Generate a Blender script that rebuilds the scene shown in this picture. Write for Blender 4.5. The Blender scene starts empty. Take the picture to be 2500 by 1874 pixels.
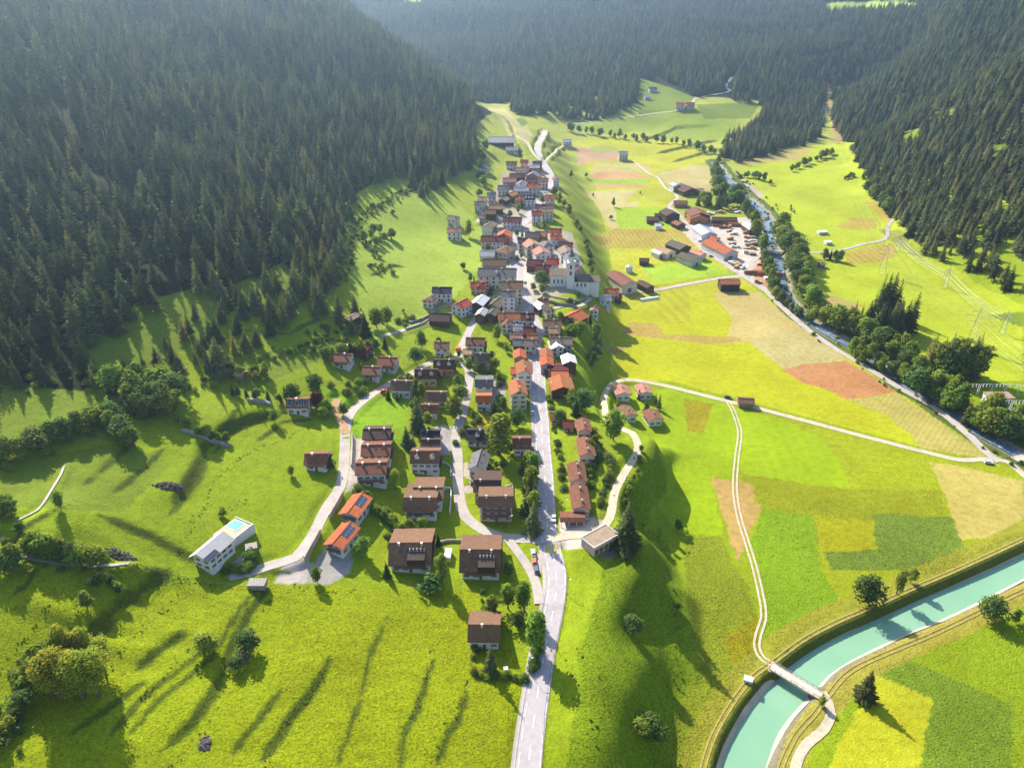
EXPO, HAZE = 1.33, 0.00016
import bpy, math, random
import numpy as np
from mathutils import Vector, Matrix
R = math.radians
rng = random.Random(7)
nrg = np.random.default_rng(11)
scn = bpy.context.scene
# ------------------------------------------------------------------ camera, light, sky
CAMZ, PITCH, FPX = 220.0, R(29), 1800.0
cam_d = bpy.data.cameras.new("camera"); cam = bpy.data.objects.new("camera", cam_d)
scn.collection.objects.link(cam); scn.camera = cam
cam_d.sensor_width = 36.0; cam_d.lens = 36.0 * FPX / 2500.0
cam_d.clip_start = 1.0; cam_d.clip_end = 9000.0
cam.location = (0, 0, CAMZ); cam.rotation_euler = (R(90) - PITCH, 0, 0)
SUN_EL, SUN_AZ = R(36), R(32)          # azimuth: to the left of the view direction (+Y)
sdir = Vector((-math.sin(SUN_AZ) * math.cos(SUN_EL), math.cos(SUN_AZ) * math.cos(SUN_EL), math.sin(SUN_EL)))
sun_d = bpy.data.lights.new("sun", 'SUN'); sun = bpy.data.objects.new("sun", sun_d)
scn.collection.objects.link(sun)
sun_d.energy = 5.0; sun_d.angle = R(0.5); sun_d.color = (1.0, 0.92, 0.77)
sun.rotation_euler = sdir.to_track_quat('Z', 'Y').to_euler(); sun.location = (0, 0, 400)
world = bpy.data.worlds.new("World"); scn.world = world; world.use_nodes = True
wn = world.node_tree
bg = wn.nodes.get('Background') or wn.nodes.new('ShaderNodeBackground')
sky = wn.nodes.new('ShaderNodeTexSky'); sky.sky_type = 'NISHITA'; sky.sun_disc = False
sky.sun_elevation = SUN_EL; sky.sun_rotation = -SUN_AZ
wn.links.new(sky.outputs[0], bg.inputs[0]); bg.inputs[1].default_value = 0.105
scn.view_settings.view_transform = 'Standard'; scn.view_settings.look = 'None'
scn.view_settings.exposure = EXPO if 'EXPO' in globals() else 0.95
scn.view_settings.gamma = 1.0; scn.view_settings.use_curve_mapping = False
cy = scn.cycles
cy.use_denoising = True
cy.max_bounces = 5; cy.diffuse_bounces = 2; cy.glossy_bounces = 1; cy.transmission_bounces = 3
cy.transparent_max_bounces = 6; cy.volume_bounces = 0
cy.caustics_reflective = False; cy.caustics_refractive = False
scn.render.use_persistent_data = False

# ------------------------------------------------------------------ photograph pixel -> world
CP, SP = math.cos(PITCH), math.sin(PITCH)
def ray(u, v):
    x = (u - 1250.0) / FPX; y = (937.0 - v) / FPX
    return x, CP + y * SP, -SP + y * CP
def PZ(u, v, z):
    dx, dy, dz = ray(u, v); t = (z - CAMZ) / dz
    return (dx * t, dy * t)

# ------------------------------------------------------------------ terrain heights
ctrl = []                                  # (x, y, z)
def cz(pts):
    for u, v, z in pts:
        x, y = PZ(u, v, z); ctrl.append((x, y, z))
def cw(pts): ctrl.extend(pts)
def dense(line, n):
    out = []
    for a, b in zip(line[:-1], line[1:]):
        for k in range(n):
            f = k / n; out.append(tuple(a[i] * (1 - f) + b[i] * f for i in range(3)))
    out.append(line[-1]); return out
# valley plain
cz([(2480,1850,0),(2000,1850,0),(1800,1650,0),(1900,1450,0),(2200,1300,0),(2480,1250,1),(2000,1100,1),(1780,1250,0),(1720,1450,0),
    (1750,1050,1),(1900,950,2),(2200,1000,1),(2450,1100,0),(2480,950,1),(2300,850,2),(2100,830,1),(1700,850,2),(1600,800,3),(1900,750,2),(2200,750,3),
    (2480,800,5),(1650,650,4),(1850,620,3),(2100,620,6),(2300,680,6),(1550,560,7),(1700,480,7),(1850,480,6),(2050,520,9),(2000,420,12),(1600,400,10),
    (1450,420,12),(1420,360,16),(1550,360,13),(1700,400,10),(1900,370,14),(2060,350,16),(1600,310,16),(1750,330,14),(1850,300,22)])
cz([(1700,1874,-1),(1750,1760,-1)])
# foot and crest of the bank between village terrace and plain
toe = dense([(1352,340,18),(1400,420,13),(1440,500,9),(1466,600,7),(1484,680,6),(1500,770,5),(1490,860,4),(1486,935,6),(1530,990,5),(1590,1050,4),(1618,1130,2),(1618,1210,1),(1632,1290,1),
             (1665,1400,0),(1690,1560,0),(1670,1700,0),(1640,1900,0)], 3)
top = dense([(1340,350,36),(1372,430,31),(1402,510,28),(1425,600,25),(1450,690,24),(1440,780,23),(1428,860,22),(1440,930,20),(1478,1000,18),(1535,1050,18),(1562,1100,17),(1535,1160,18),(1512,1230,19),
             (1540,1300,20),(1560,1400,19),(1536,1520,18),(1490,1640,17),(1455,1740,16),(1430,1900,15)], 3)
cz(toe); cz(top)
# village terrace and the meadows rising to the left
cz([(1300,1860,19),(1330,1600,20),(1340,1400,21),(1330,1200,21),(1325,1000,22),(1310,850,23),(1290,740,25),(1390,715,29),(1260,640,28),(1250,560,32),(1300,500,34),(1340,430,35),
    (1325,360,38),(1330,320,40),(1000,1850,23),(1150,1600,21),(1100,1400,22),(1000,1300,24),(900,1500,26),(700,1700,29),(400,1850,34),(200,1650,41),(500,1500,36),(0,1850,44),
    (0,1500,54),(300,1400,45),(530,1390,37),(700,1400,32),(850,1350,28),(850,1180,32),(1100,1150,23),(1000,1100,27),(780,1130,35),(600,1200,40),(350,1200,48),(150,1250,58),
    (850,1000,34),(700,1000,40),(500,1080,46),(1050,950,27),(950,900,32),(850,880,38),(650,930,46),(1100,820,28),(1000,780,32),(1080,740,33),(950,700,40),(1160,680,29),
    (1000,580,40),(1100,560,36),(1150,500,40),(1170,440,44),(1220,400,43),(1230,350,50),(1120,300,66),(1180,260,70),(1250,300,48),(1020,480,52)])
# left mountain (world metres)
cw([(-150,300,54),(-200,300,68),(-300,330,96),(-420,330,140),(-135,340,52),(-200,380,84),(-290,400,112),(-420,450,160),(-600,400,215),(-110,390,50),(-170,460,80),(-280,520,120),
    (-420,600,170),(-600,650,240),(-125,550,58),(-190,640,92),(-320,740,148),(-500,850,225),(-121,657,62),(-160,760,90),(-270,880,150),(-430,1020,205),(-62,760,58),(-90,860,74),(-150,960,114),
    (-260,1100,178),(-400,1250,250),(-45,1000,66),(-60,1120,60),(-75,1215,52),(-120,1260,82),(-200,1290,128),(-300,1400,182),(-420,1560,235),(-700,1200,330),(-800,800,330),(-900,400,330),
    (-250,240,70),(-260,180,58),(-350,200,88),(-500,200,140),(-700,150,200),(-900,100,300),(-300,100,60),(-700,1700,300),(-150,100,36),(-400,60,90)])
# behind the left spur, and the far slope
cw([(-60,1330,30),(-160,1480,40),(-300,1700,70),(-500,1900,110),(-750,2100,180)])
cz([(1150,262,40),(1250,285,34),(1400,300,20),(1450,300,22),(1560,285,26),(1680,262,36),(1600,240,38),(1500,262,34),(1350,270,38)])
cw([(x, 1400 + max(0, abs(x - 250) - 300) * .15, 50) for x in (-100,100,300,450)])
cw([(x, 1620, 84) for x in (-200,0,200,400,520)]); cw([(x, 1900, 124) for x in (-300,0,300,600)]); cw([(x, 2200, 166) for x in (-400,0,300,620)])
cw([(x, 2600, 235) for x in (-600,-200,200,600,1000)]); cw([(x, 3200, 340) for x in (-1000,0,1000)])
# gorge to the upper right, shaded steep face above it
cw([(480,1300,24),(560,1380,28),(640,1430,34),(720,1520,60),(560,1480,58),(520,1560,92),(640,1560,98),(740,1640,118),(640,1700,108),(760,1850,130),(900,2100,190),(1200,2500,300),(850,1700,160)])
# right mountain
rf = [(2010,300,16),(2100,345,16),(2060,400,14),(2110,455,13),(2190,520,12),(2230,600,10),(2320,650,10),(2420,690,10),(2500,735,11)]
cz(rf)
for (u, v, z) in rf:
    x, y = PZ(u, v, z)
    for d, g in ((60, 34), (150, 92), (260, 170), (420, 290), (650, 430)):
        ctrl.append((x + d * .97, y - d * .25 + (40 if d > 100 else 0), z + g))
cw([(520,1260,24),(600,1290,70),(690,1310,130),(760,1390,190),(850,1500,260),(1050,1600,380),(500,480,60),(450,420,22),(600,420,110),(420,300,8),(600,250,60),(350,200,2),(800,100,140),(250,80,0),(100,60,2),(0,40,16)])
C = np.array(ctrl, float)
def rbf_fit(C, s=18.0):
    n = len(C)
    d = np.sqrt(((C[:, None, :2] - C[None, :, :2]) ** 2).sum(-1) + 36.0)
    A = np.zeros((n + 3, n + 3)); A[:n, :n] = d - np.eye(n) * s * .12
    A[:n, n] = 1; A[:n, n + 1:] = C[:, :2]; A[n:, :n] = A[:n, n:].T
    b = np.zeros(n + 3); b[:n] = C[:, 2]
    return np.linalg.solve(A, b)
Wt = rbf_fit(C)
GS = 6.0
gx = np.arange(-1500, 1500 + GS, GS); gy = np.arange(-60, 3300 + GS, GS)
def rbf_eval(x, y):
    out = Wt[-3] + Wt[-2] * x + Wt[-1] * y
    for i in range(len(C)):
        out = out + Wt[i] * np.sqrt((x - C[i, 0]) ** 2 + (y - C[i, 1]) ** 2 + 36.0)
    return out
GX, GY = np.meshgrid(gx, gy)
BASE = rbf_eval(GX, GY)
def bilin(G, x, y):
    fx = np.clip((x - gx[0]) / GS, 0, len(gx) - 1.001); fy = np.clip((y - gy[0]) / GS, 0, len(gy) - 1.001)
    i = fx.astype(int); j = fy.astype(int); a = fx - i; b = fy - j
    # smooth (Catmull-like) weights keep the sheet free of creases
    def row(jj):
        i0 = np.clip(i - 1, 0, len(gx) - 1); i2 = np.clip(i + 1, 0, len(gx) - 1); i3 = np.clip(i + 2, 0, len(gx) - 1)
        p0, p1, p2, p3 = G[jj, i0], G[jj, i], G[jj, i2], G[jj, i3]
        return p1 + .5 * a * (p2 - p0 + a * (2 * p0 - 5 * p1 + 4 * p2 - p3 + a * (3 * (p1 - p2) + p3 - p0)))
    j0 = np.clip(j - 1, 0, len(gy) - 1); j2 = np.clip(j + 1, 0, len(gy) - 1); j3 = np.clip(j + 2, 0, len(gy) - 1)
    p0, p1, p2, p3 = row(j0), row(j), row(j2), row(j3)
    return p1 + .5 * b * (p2 - p0 + b * (2 * p0 - 5 * p1 + 4 * p2 - p3 + b * (3 * (p1 - p2) + p3 - p0)))
# hash noise
_perm = nrg.random((256, 256))
def vnoise(x, y, s):
    x = x / s + 37.3; y = y / s + 11.7
    i = np.floor(x).astype(int); j = np.floor(y).astype(int); a = x - i; b = y - j
    a = a * a * (3 - 2 * a); b = b * b * (3 - 2 * b)
    g = lambda p, q: _perm[p & 255, q & 255]
    return (g(i, j) * (1 - a) * (1 - b) + g(i + 1, j) * a * (1 - b) + g(i, j + 1) * (1 - a) * b + g(i + 1, j + 1) * a * b) - .5
def seg_dist(x, y, line):
    """signed distance to a polyline (positive = left of travel), and position along it 0..1"""
    best = np.full(x.shape, 1e9); sg = np.zeros(x.shape); al = np.zeros(x.shape)
    L = [0.0]
    for a, b in zip(line[:-1], line[1:]): L.append(L[-1] + math.hypot(b[0] - a[0], b[1] - a[1]))
    for k, (a, b) in enumerate(zip(line[:-1], line[1:])):
        dx, dy = b[0] - a[0], b[1] - a[1]; l2 = dx * dx + dy * dy + 1e-9
        t = np.clip(((x - a[0]) * dx + (y - a[1]) * dy) / l2, 0, 1)
        px = x - a[0] - t * dx; py = y - a[1] - t * dy
        d = np.hypot(px, py); m = d < best
        best = np.where(m, d, best); s = np.sign(dx * (y - a[1]) - dy * (x - a[0]))
        sg = np.where(m, s, sg); al = np.where(m, (L[k] + t * (L[k + 1] - L[k])) / L[-1], al)
    return best * sg, al
def near_box(x, y, line, pad):
    xs = [p[0] for p in line]; ys = [p[1] for p in line]
    return (x > min(xs) - pad) & (x < max(xs) + pad) & (y > min(ys) - pad) & (y < max(ys) + pad)
def sstep(e0, e1, x):
    t = np.clip((x - e0) / (e1 - e0), 0, 1); return t * t * (3 - 2 * t)
DET = []       # detail height functions, each takes arrays (x, y, z) and returns z
def H(x, y):
    x = np.atleast_1d(np.asarray(x, float)); y = np.atleast_1d(np.asarray(y, float))
    m = np.exp(-((x - 80) / 75) ** 2) * (1 - sstep(330, 430, y))
    xw = x + m * (26 * vnoise(x, y, 34) + 14 * vnoise(x + 77, y, 15)); yw = y + m * 18 * vnoise(x, y + 300, 24)
    z = bilin(BASE, xw, yw)
    for f in DET: z = f(x, y, z)
    return z
def Hs(x, y): return float(H(x, y)[0])
def at(u, v, h=0.0, tmax=3400.0):
    """where the sight line through a photograph pixel meets the ground raised by h"""
    dx, dy, dz = ray(u, v)
    t = np.concatenate([np.arange(120, 900, 4.0), np.arange(900, tmax, 10.0)])
    f = CAMZ + dz * t - H(dx * t, dy * t) - h
    k = np.argmax(f < 0)
    if f[k] >= 0: k = len(t) - 1
    a, b = t[max(k - 1, 0)], t[k]
    for _ in range(14):
        m = .5 * (a + b)
        if CAMZ + dz * m - Hs(dx * m, dy * m) - h < 0: b = m
        else: a = m
    t = .5 * (a + b)
    return Vector((dx * t, dy * t, CAMZ + dz * t - h)), t
def atxy(u, v, h=0.0):
    p, t = at(u, v, h); return (p.x, p.y)
def project(x, y, z):
    q = np.asarray(y) * CP - (np.asarray(z) - CAMZ) * SP          # depth along the axis
    up = np.asarray(y) * SP + (np.asarray(z) - CAMZ) * CP
    return 1250 + FPX * np.asarray(x) / q, 937 - FPX * up / q
# ------------------------------------------------------------------ shaping details of the ground
def plain_floor(x, y, z):
    lo = np.maximum(-0.2, .013 * (y - 230))
    m = (x > -20)
    d = z - lo
    return np.where(m, lo + .5 * (d + np.sqrt(d * d + 1.0)) - .2, z)
DET.append(plain_floor)
def rough(x, y, z):
    s = sstep(15, 26, z)
    z = z + s * sstep(-30, -200, x) * vnoise(x, y, 31) * 2.2
    z = z + vnoise(x, y, 46) * 2.6 * s * sstep(0, 60, np.abs(x - 20) - 40) + vnoise(x, y, 17) * .7 * s
    m = sstep(60, 110, z)
    return z + m * (vnoise(x, y, 120) * 22 + vnoise(x, y, 55) * 11 + vnoise(x, y, 24) * 4)
DET.append(rough)
# knolls along the bank above the plain
KN = [(1500,1540,15,6.5,11), (1555,1440,13,5.5,10), (1450,1690,16,6.5,10), (1590,1620,12,5,8), (1440,1830,14,6,10), (1560,1350,14,4,11), (1600,1745,12,4,9), (1590,1100,10,4,8), (1620,1500,9,4,7), (1530,1740,9,4,8), (1540,1860,9,4,9), (1400,1620,9,3,10), (1640,1660,9,3,7)]
KN = [(PZ(u, v, 14), r, h * .6) for u, v, _, h, r in KN]
def knolls(x, y, z):
    for (kx, ky), r, h in KN:
        d2 = ((x - kx) ** 2 * 1.6 + (y - ky) ** 2 * .6) / (r * r)
        z = z + h * np.exp(-d2)
    return z
DET.append(knolls)
SCARP = [([(434,1358),(505,1229),(517,1182),(564,1135),(634,1094),(720,1060)],4.4,22), ([(253,1335),(329,1246),(382,1188)],2.4,12), ([(317,1337),(382,1264),(434,1205)],1.8,12),
    ([(100,1610),(176,1522),(229,1440)],2.2,14), ([(253,1658),(305,1575),(352,1528),(434,1458)],5.0,22), ([(352,1704),(399,1652),(470,1587)],4.0,16),
    ([(294,1863),(364,1769),(487,1652),(552,1599)],1.2,9), ([(330,1863),(400,1769),(520,1652),(600,1520),(658,1440)],1.2,9), ([(411,1874),(481,1804),(528,1722),(575,1605),(611,1534),(658,1458)],3.6,16),
    ([(640,1874),(706,1763),(754,1706),(795,1636),(808,1598)],3.0,15), ([(970,1874),(985,1775),(1017,1718),(1039,1646),(1061,1579)],1.3,11), ([(1060,1850),(1092,1769),(1118,1731),(1137,1661)],2.0,10),
    ([(880,1700),(890,1630),(928,1535),(950,1487)],1.0,10), ([(270,1395),(400,1405),(520,1436),(620,1436),(720,1424)],2.6,12),
    ([(560,1874),(640,1770),(690,1700)],1.6,9), ([(820,1874),(850,1780),(880,1700)],1.2,9), ([(200,1874),(300,1790),(380,1720)],1.6,9), ([(60,1530),(130,1470),(230,1400)],1.4,9), ([(600,1090),(560,1150),(540,1190)][::-1],1.2,8), ([(905,690),(960,655),(990,650)],2.4,14), ([(640,1140),(700,1085),(770,1070)],1.4,10), ([(920,980),(880,1010),(850,1050)][::-1],1.5,8), ([(620,930),(720,912),(800,860)],2,12),
    ([(1390,760),(1420,700),(1400,620)],1.5,10), ([(1560,325),(1650,300),(1750,300)],5,30), ([(1600,352),(1700,330),(1760,320)],6,30), ([(1640,370),(1730,345),(1800,335)],5,30),
    ([(1290,420),(1230,300),(1190,262)][::-1],6,30)]
SCARP = [(l, a * (.8 if i in (0, 4) else .5), r * 1.1) for i, (l, a, r) in enumerate(SCARP)]
SC = [([PZ(u, v, 26 if u < 1290 and v > 800 else (24 if u > 1400 else 40)) for u, v in l], a, r) for l, a, r in SCARP]
def scarps(x, y, z):
    for l, a, r in SC:
        m = near_box(x, y, l, r * 3)
        if not m.any(): continue
        xm, ym = x[m], y[m]
        d, al = seg_dist(xm, ym, l)
        e = np.clip(np.minimum(al, 1 - al) * 6, 0, 1); e = e * e * (3 - 2 * e)
        ends = [l[0], l[-1]]
        w = .5 + a * .2
        s = np.where(d > 0, 1 - np.exp(-np.abs(d) / w), -(1 - np.exp(-np.abs(d) / w))) * np.exp(-(d / r) ** 2)
        z = z.copy(); z[m] = z[m] + .5 * a * s * e
    return z
DET.append(scarps)

# ------------------------------------------------------------------ canal and river
WZ = -3.2
CL = [(1740,1960),(1758,1874),(1783,1806),(1819,1748),(1870,1683),(1903,1647),(1924,1625),(1989,1582),(2062,1546),(2141,1510),(2242,1463),(2351,1419),(2423,1387),(2500,1351),(2620,1290)]
CR = [(1850,1960),(1870,1874),(1903,1785),(1953,1723),(1989,1687),(2025,1647),(2080,1611),(2152,1575),(2224,1542),(2297,1513),(2387,1470),(2500,1412),(2640,1340)]
CLW = [PZ(u, v, WZ) for u, v in CL]; CRW = [PZ(u, v, WZ) for u, v in CR]
def smooth_line(pts, step=3.0, closed=False):
    """Catmull-Rom resampling of a polyline"""
    P = [np.array(p, float) for p in pts]; out = []
    n = len(P)
    for i in range(n - 1):
        p0 = P[max(i - 1, 0)]; p1 = P[i]; p2 = P[i + 1]; p3 = P[min(i + 2, n - 1)]
        k = max(1, int(np.linalg.norm((p2 - p1)[:2]) / step))
        for j in range(k):
            t = j / k
            out.append(tuple(.5 * ((2 * p1) + (p2 - p0) * t + (2 * p0 - 5 * p1 + 4 * p2 - p3) * t * t + (3 * p1 - p0 - 3 * p2 + p3) * t ** 3)))
    out.append(tuple(P[-1])); return out
CLW = smooth_line(CLW, 5); CRW = smooth_line(CRW, 5)
def canal_sd(x, y):
    dl, _ = seg_dist(x, y, CLW); dr, _ = seg_dist(x, y, CRW)
    return dl, -dr            # >0 : outside on that side
def canal(x, y, z):
    m = near_box(x, y, CLW + CRW, 14)
    if not m.any(): return z
    dl, dr = canal_sd(x[m], y[m])
    out = np.maximum(dl, dr)
    z = z.copy(); zz = np.minimum(z[m], 0.0 + 0 * z[m]) * .0 + z[m]
    bed = WZ - .35 + np.clip(out, -3, 99) * .97 - .25
    z[m] = np.minimum(zz, bed)
    return z
DET.append(canal)
RIV = [(1745,395),(1770,425),(1788,445),(1806,462),(1835,495),(1858,515),(1875,536),(1880,581),(1893,610),(1905,644),(1914,694),(1928,739),(1958,775),(2038,826),(2101,856),(2156,894),(2222,945),(2281,980),(2344,1022),(2399,1058),(2461,1090),(2500,1112),(2600,1160)]
RIVW = smooth_line([PZ(u, v, 9 if v < 480 else (5 if v < 700 else 1)) for u, v in RIV], 6)
def river_cut(x, y, z):
    m = near_box(x, y, RIVW, 16)
    if not m.any(): return z
    d, al = seg_dist(x[m], y[m], RIVW); d = np.abs(d)
    z = z.copy(); z[m] = z[m] - 1.9 * (1 - sstep(3.5, 8.5, d)); return z
DET.append(river_cut)

# ------------------------------------------------------------------ roads: (name, pixels, width m, colour key)
ROADS = [
 ('main_road', [(1284,1980),(1290,1874),(1301,1775),(1328,1598),(1354,1471),(1358,1400),(1345,1330),(1337,1286),(1330,1160),(1325,1096),(1322,1033),(1316,970),(1314,907),(1305,859),(1309,830),(1313,800),(1300,770),(1288,739),(1272,700),(1264,676),(1260,642),(1252,600),(1263,563),(1286,535),(1304,510),(1322,488),(1343,463),(1345,436),(1339,418),(1328,401),(1322,387),(1313,372),(1315,351),(1326,332),(1330,318)], 7.6, 'asphalt'),
 ('village_lane', [(1335,1318),(1290,1316),(1245,1312),(1190,1300),(1146,1270),(1126,1235),(1118,1176),(1117,1112),(1112,1065),(1127,1017),(1138,970),(1146,922),(1140,895),(1118,875),(1126,850),(1141,818),(1152,796),(1166,770)], 4.8, 'pale'),
 ('hillside_lane', [(1116,876),(1054,884),(1003,913),(946,941),(902,967),(861,1002),(847,1030),(843,1065),(840,1128),(831,1188),(797,1239),(769,1299),(748,1335),(722,1366),(660,1378),(604,1396),(560,1404)], 4.6, 'pale'),
 ('loop_road', [(1345,1318),(1400,1306),(1450,1300),(1488,1262),(1500,1210),(1524,1153),(1548,1117),(1558,1088),(1542,1063),(1517,1045),(1486,1019),(1474,987),(1477,961),(1492,940),(1524,932),(1571,933),(1626,942),(1698,960),(1770,978),(1843,995),(1951,1023),(2100,1063),(2242,1099),(2340,1122),(2407,1121),(2461,1128),(2500,1161),(2570,1215)], 3.7, 'gravel'),
 ('farm_track', [(1778,982),(1787,996),(1801,1034),(1806,1063),(1799,1117),(1794,1189),(1803,1255),(1821,1316),(1843,1388),(1863,1481),(1864,1510),(1852,1546),(1848,1578),(1863,1607),(1888,1627)], 3.0, 'gravel'),
 ('canal_lane', [(2003,1694),(2024,1716),(2030,1741),(2009,1781),(1968,1817),(1944,1864),(1930,1960)], 3.2, 'gravel'),
 ('river_road', [(1655,484),(1638,497),(1635,508),(1653,520),(1667,536),(1678,551),(1699,585),(1719,613),(1751,633),(1805,669),(1830,684),(1862,703),(1901,742),(1968,801),(2046,856),(2093,883),(2183,938),(2281,997),(2360,1056),(2407,1103),(2440,1128)], 4.6, 'pale'),
 ('field_road', [(1655,484),(1647,472),(1624,459),(1606,434),(1586,425),(1560,405),(1545,392)], 3.4, 'gravel'),
 ('barn_road', [(1812,674),(1755,680),(1676,694),(1608,707),(1552,714),(1520,722)], 4.6, 'pale'),
 ('yard_road', [(1822,676),(1832,655),(1840,636),(1858,622),(1860,603),(1857,567),(1848,545)], 4.6, 'pale'),
 ('valley_road', [(1880,612),(1960,616),(2035,614),(2107,597),(2161,583),(2168,552),(2179,538),(2190,528)], 3.6, 'pale'),
 ('hamlet_road', [(1400,302),(1447,297),(1534,286),(1600,277),(1679,264),(1697,242),(1740,232),(1780,224),(1773,210),(1787,188)], 5.0, 'pale'),
 ('farm_lane', [(1318,392),(1300,372),(1288,350),(1270,338),(1258,330)], 3.0, 'gravel'),
 ('meadow_lane', [(1330,395),(1352,376),(1362,362),(1378,352)], 2.6, 'gravel'),
 ('canal_track', [(1700,1960),(1716,1874),(1740,1800),(1775,1735),(1812,1680),(1850,1640),(1880,1620),(1960,1562),(2040,1518),(2130,1480),(2230,1435),(2330,1392),(2420,1352),(2500,1315)], 2.4, 'dirt'),
 ('canal_track', [(1890,1960),(1905,1874),(1945,1790),(1985,1745),(2010,1712),(2060,1650),(2110,1618),(2190,1583),(2270,1550),(2360,1508),(2440,1468),(2500,1440)], 2.2, 'dirt'),
 ('construction_track', [(824,972),(818,990),(826,1015),(838,1040),(845,1062)], 4.0, 'earth'),
 ('hill_path', [(0,1300),(30,1330),(60,1352),(120,1372),(190,1384),(270,1388),(320,1390)], 1.2, 'pale'),
 ('hill_path', [(40,1268),(90,1240),(130,1195),(150,1165),(158,1140)], .9, 'pale'),
 ('forest_road', [(2010,330),(2030,345),(2045,352),(2075,350)], 3.0, 'dirt'),
 ('village_lane', [(1288,745),(1250,760),(1212,768),(1166,772),(1120,760),(1085,770),(1040,790),(985,808),(930,818)], 3.6, 'pale'),
 ('village_lane', [(1290,560),(1262,545),(1235,552),(1200,520),(1178,528),(1165,545)], 3.4, 'pale'),
 ('village_lane', [(1333,470),(1290,468),(1250,480),(1222,500),(1210,530)], 3.4, 'pale'),
 ('village_lane', [(1300,745),(1340,752),(1380,742),(1415,748),(1445,730)], 3.4, 'pale'),
 ('service_road', [(1235,1310),(1262,1345),(1292,1390),(1310,1430),(1316,1475)], 3.6, 'pale'),
]
RW = []
for nm, px, w, ck in ROADS:
    pts = [atxy(u, v) for u, v in px]
    RW.append([nm, smooth_line(pts, 4.0), w, ck])
RPROF = []
for nm, line, w, ck in RW:
    a = np.array(line); z = H(a[:, 0], a[:, 1])
    k = 5 if nm != 'main_road' else 9
    zp = np.pad(z, (k, k), 'edge'); z = np.convolve(zp, np.ones(2 * k + 1) / (2 * k + 1), 'valid')
    RPROF.append(z)
def road_bed(x, y, z):
    z = z.copy()
    for (nm, line, w, ck), prof in zip(RW, RPROF):
        m = near_box(x, y, line, w + 4)
        if not m.any(): continue
        idx = np.nonzero(m)[0]; xm, ym = x[idx], y[idx]
        best = np.full(xm.shape, 1e9); zz = np.zeros(xm.shape)
        for k in range(len(line) - 1):
            a, b = line[k], line[k + 1]
            q = (xm > min(a[0], b[0]) - w - 4) & (xm < max(a[0], b[0]) + w + 4) & (ym > min(a[1], b[1]) - w - 4) & (ym < max(a[1], b[1]) + w + 4)
            if not q.any(): continue
            dx, dy = b[0] - a[0], b[1] - a[1]; l2 = dx * dx + dy * dy + 1e-9
            t = np.clip(((xm[q] - a[0]) * dx + (ym[q] - a[1]) * dy) / l2, 0, 1)
            d = np.hypot(xm[q] - a[0] - t * dx, ym[q] - a[1] - t * dy)
            bq = best[q]; zq = zz[q]; c = d < bq
            bq[c] = d[c]; zq[c] = (prof[k] + t * (prof[k + 1] - prof[k]))[c]
            best[q] = bq; zz[q] = zq
        f = 1 - sstep(w / 2 + .6, w / 2 + 3.4, best)
        z[idx] = z[idx] * (1 - f) + zz * f
    return z
DET.append(road_bed)

# ------------------------------------------------------------------ materials
def lin(c):
    return tuple(((v / 255.0) / 12.92 if v / 255.0 <= .04045 else ((v / 255.0 + .055) / 1.055) ** 2.4) for v in c)
def new_mat(name):
    m = bpy.data.materials.new(name); m.use_nodes = True; nt = m.node_tree; nt.nodes.clear()
    out = nt.nodes.new('ShaderNodeOutputMaterial'); return m, nt, out
def N(nt, t, **kw):
    n = nt.nodes.new(t)
    for k, v in kw.items():
        if k.startswith('i'): n.inputs[int(k[1:])].default_value = v
        else: setattr(n, k, v)
    return n
def mix(nt, a, b, f, mode='MIX'):
    n = nt.nodes.new('ShaderNodeMix'); n.data_type = 'RGBA'; n.blend_type = mode
    for s, v in ((n.inputs[0], f), (n.inputs[6], a), (n.inputs[7], b)):
        if hasattr(v, 'links'): nt.links.new(v, s)
        else: s.default_value = v if not isinstance(v, tuple) or len(v) == 4 else (*v, 1)
    return n.outputs[2]
def noise(nt, co, scale, detail=3, rough=.55):
    n = nt.nodes.new('ShaderNodeTexNoise'); n.inputs['Scale'].default_value = scale; n.inputs['Detail'].default_value = detail; n.inputs['Roughness'].default_value = rough
    if co is not None: nt.links.new(co, n.inputs['Vector'])
    return n.outputs[0]
def ramp(nt, f, lo, hi, a=(0, 0, 0, 1), b=(1, 1, 1, 1)):
    n = nt.nodes.new('ShaderNodeValToRGB'); n.color_ramp.elements[0].position = lo; n.color_ramp.elements[1].position = hi
    n.color_ramp.elements[0].color = a; n.color_ramp.elements[1].color = b
    nt.links.new(f, n.inputs[0]); return n.outputs[0]
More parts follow.
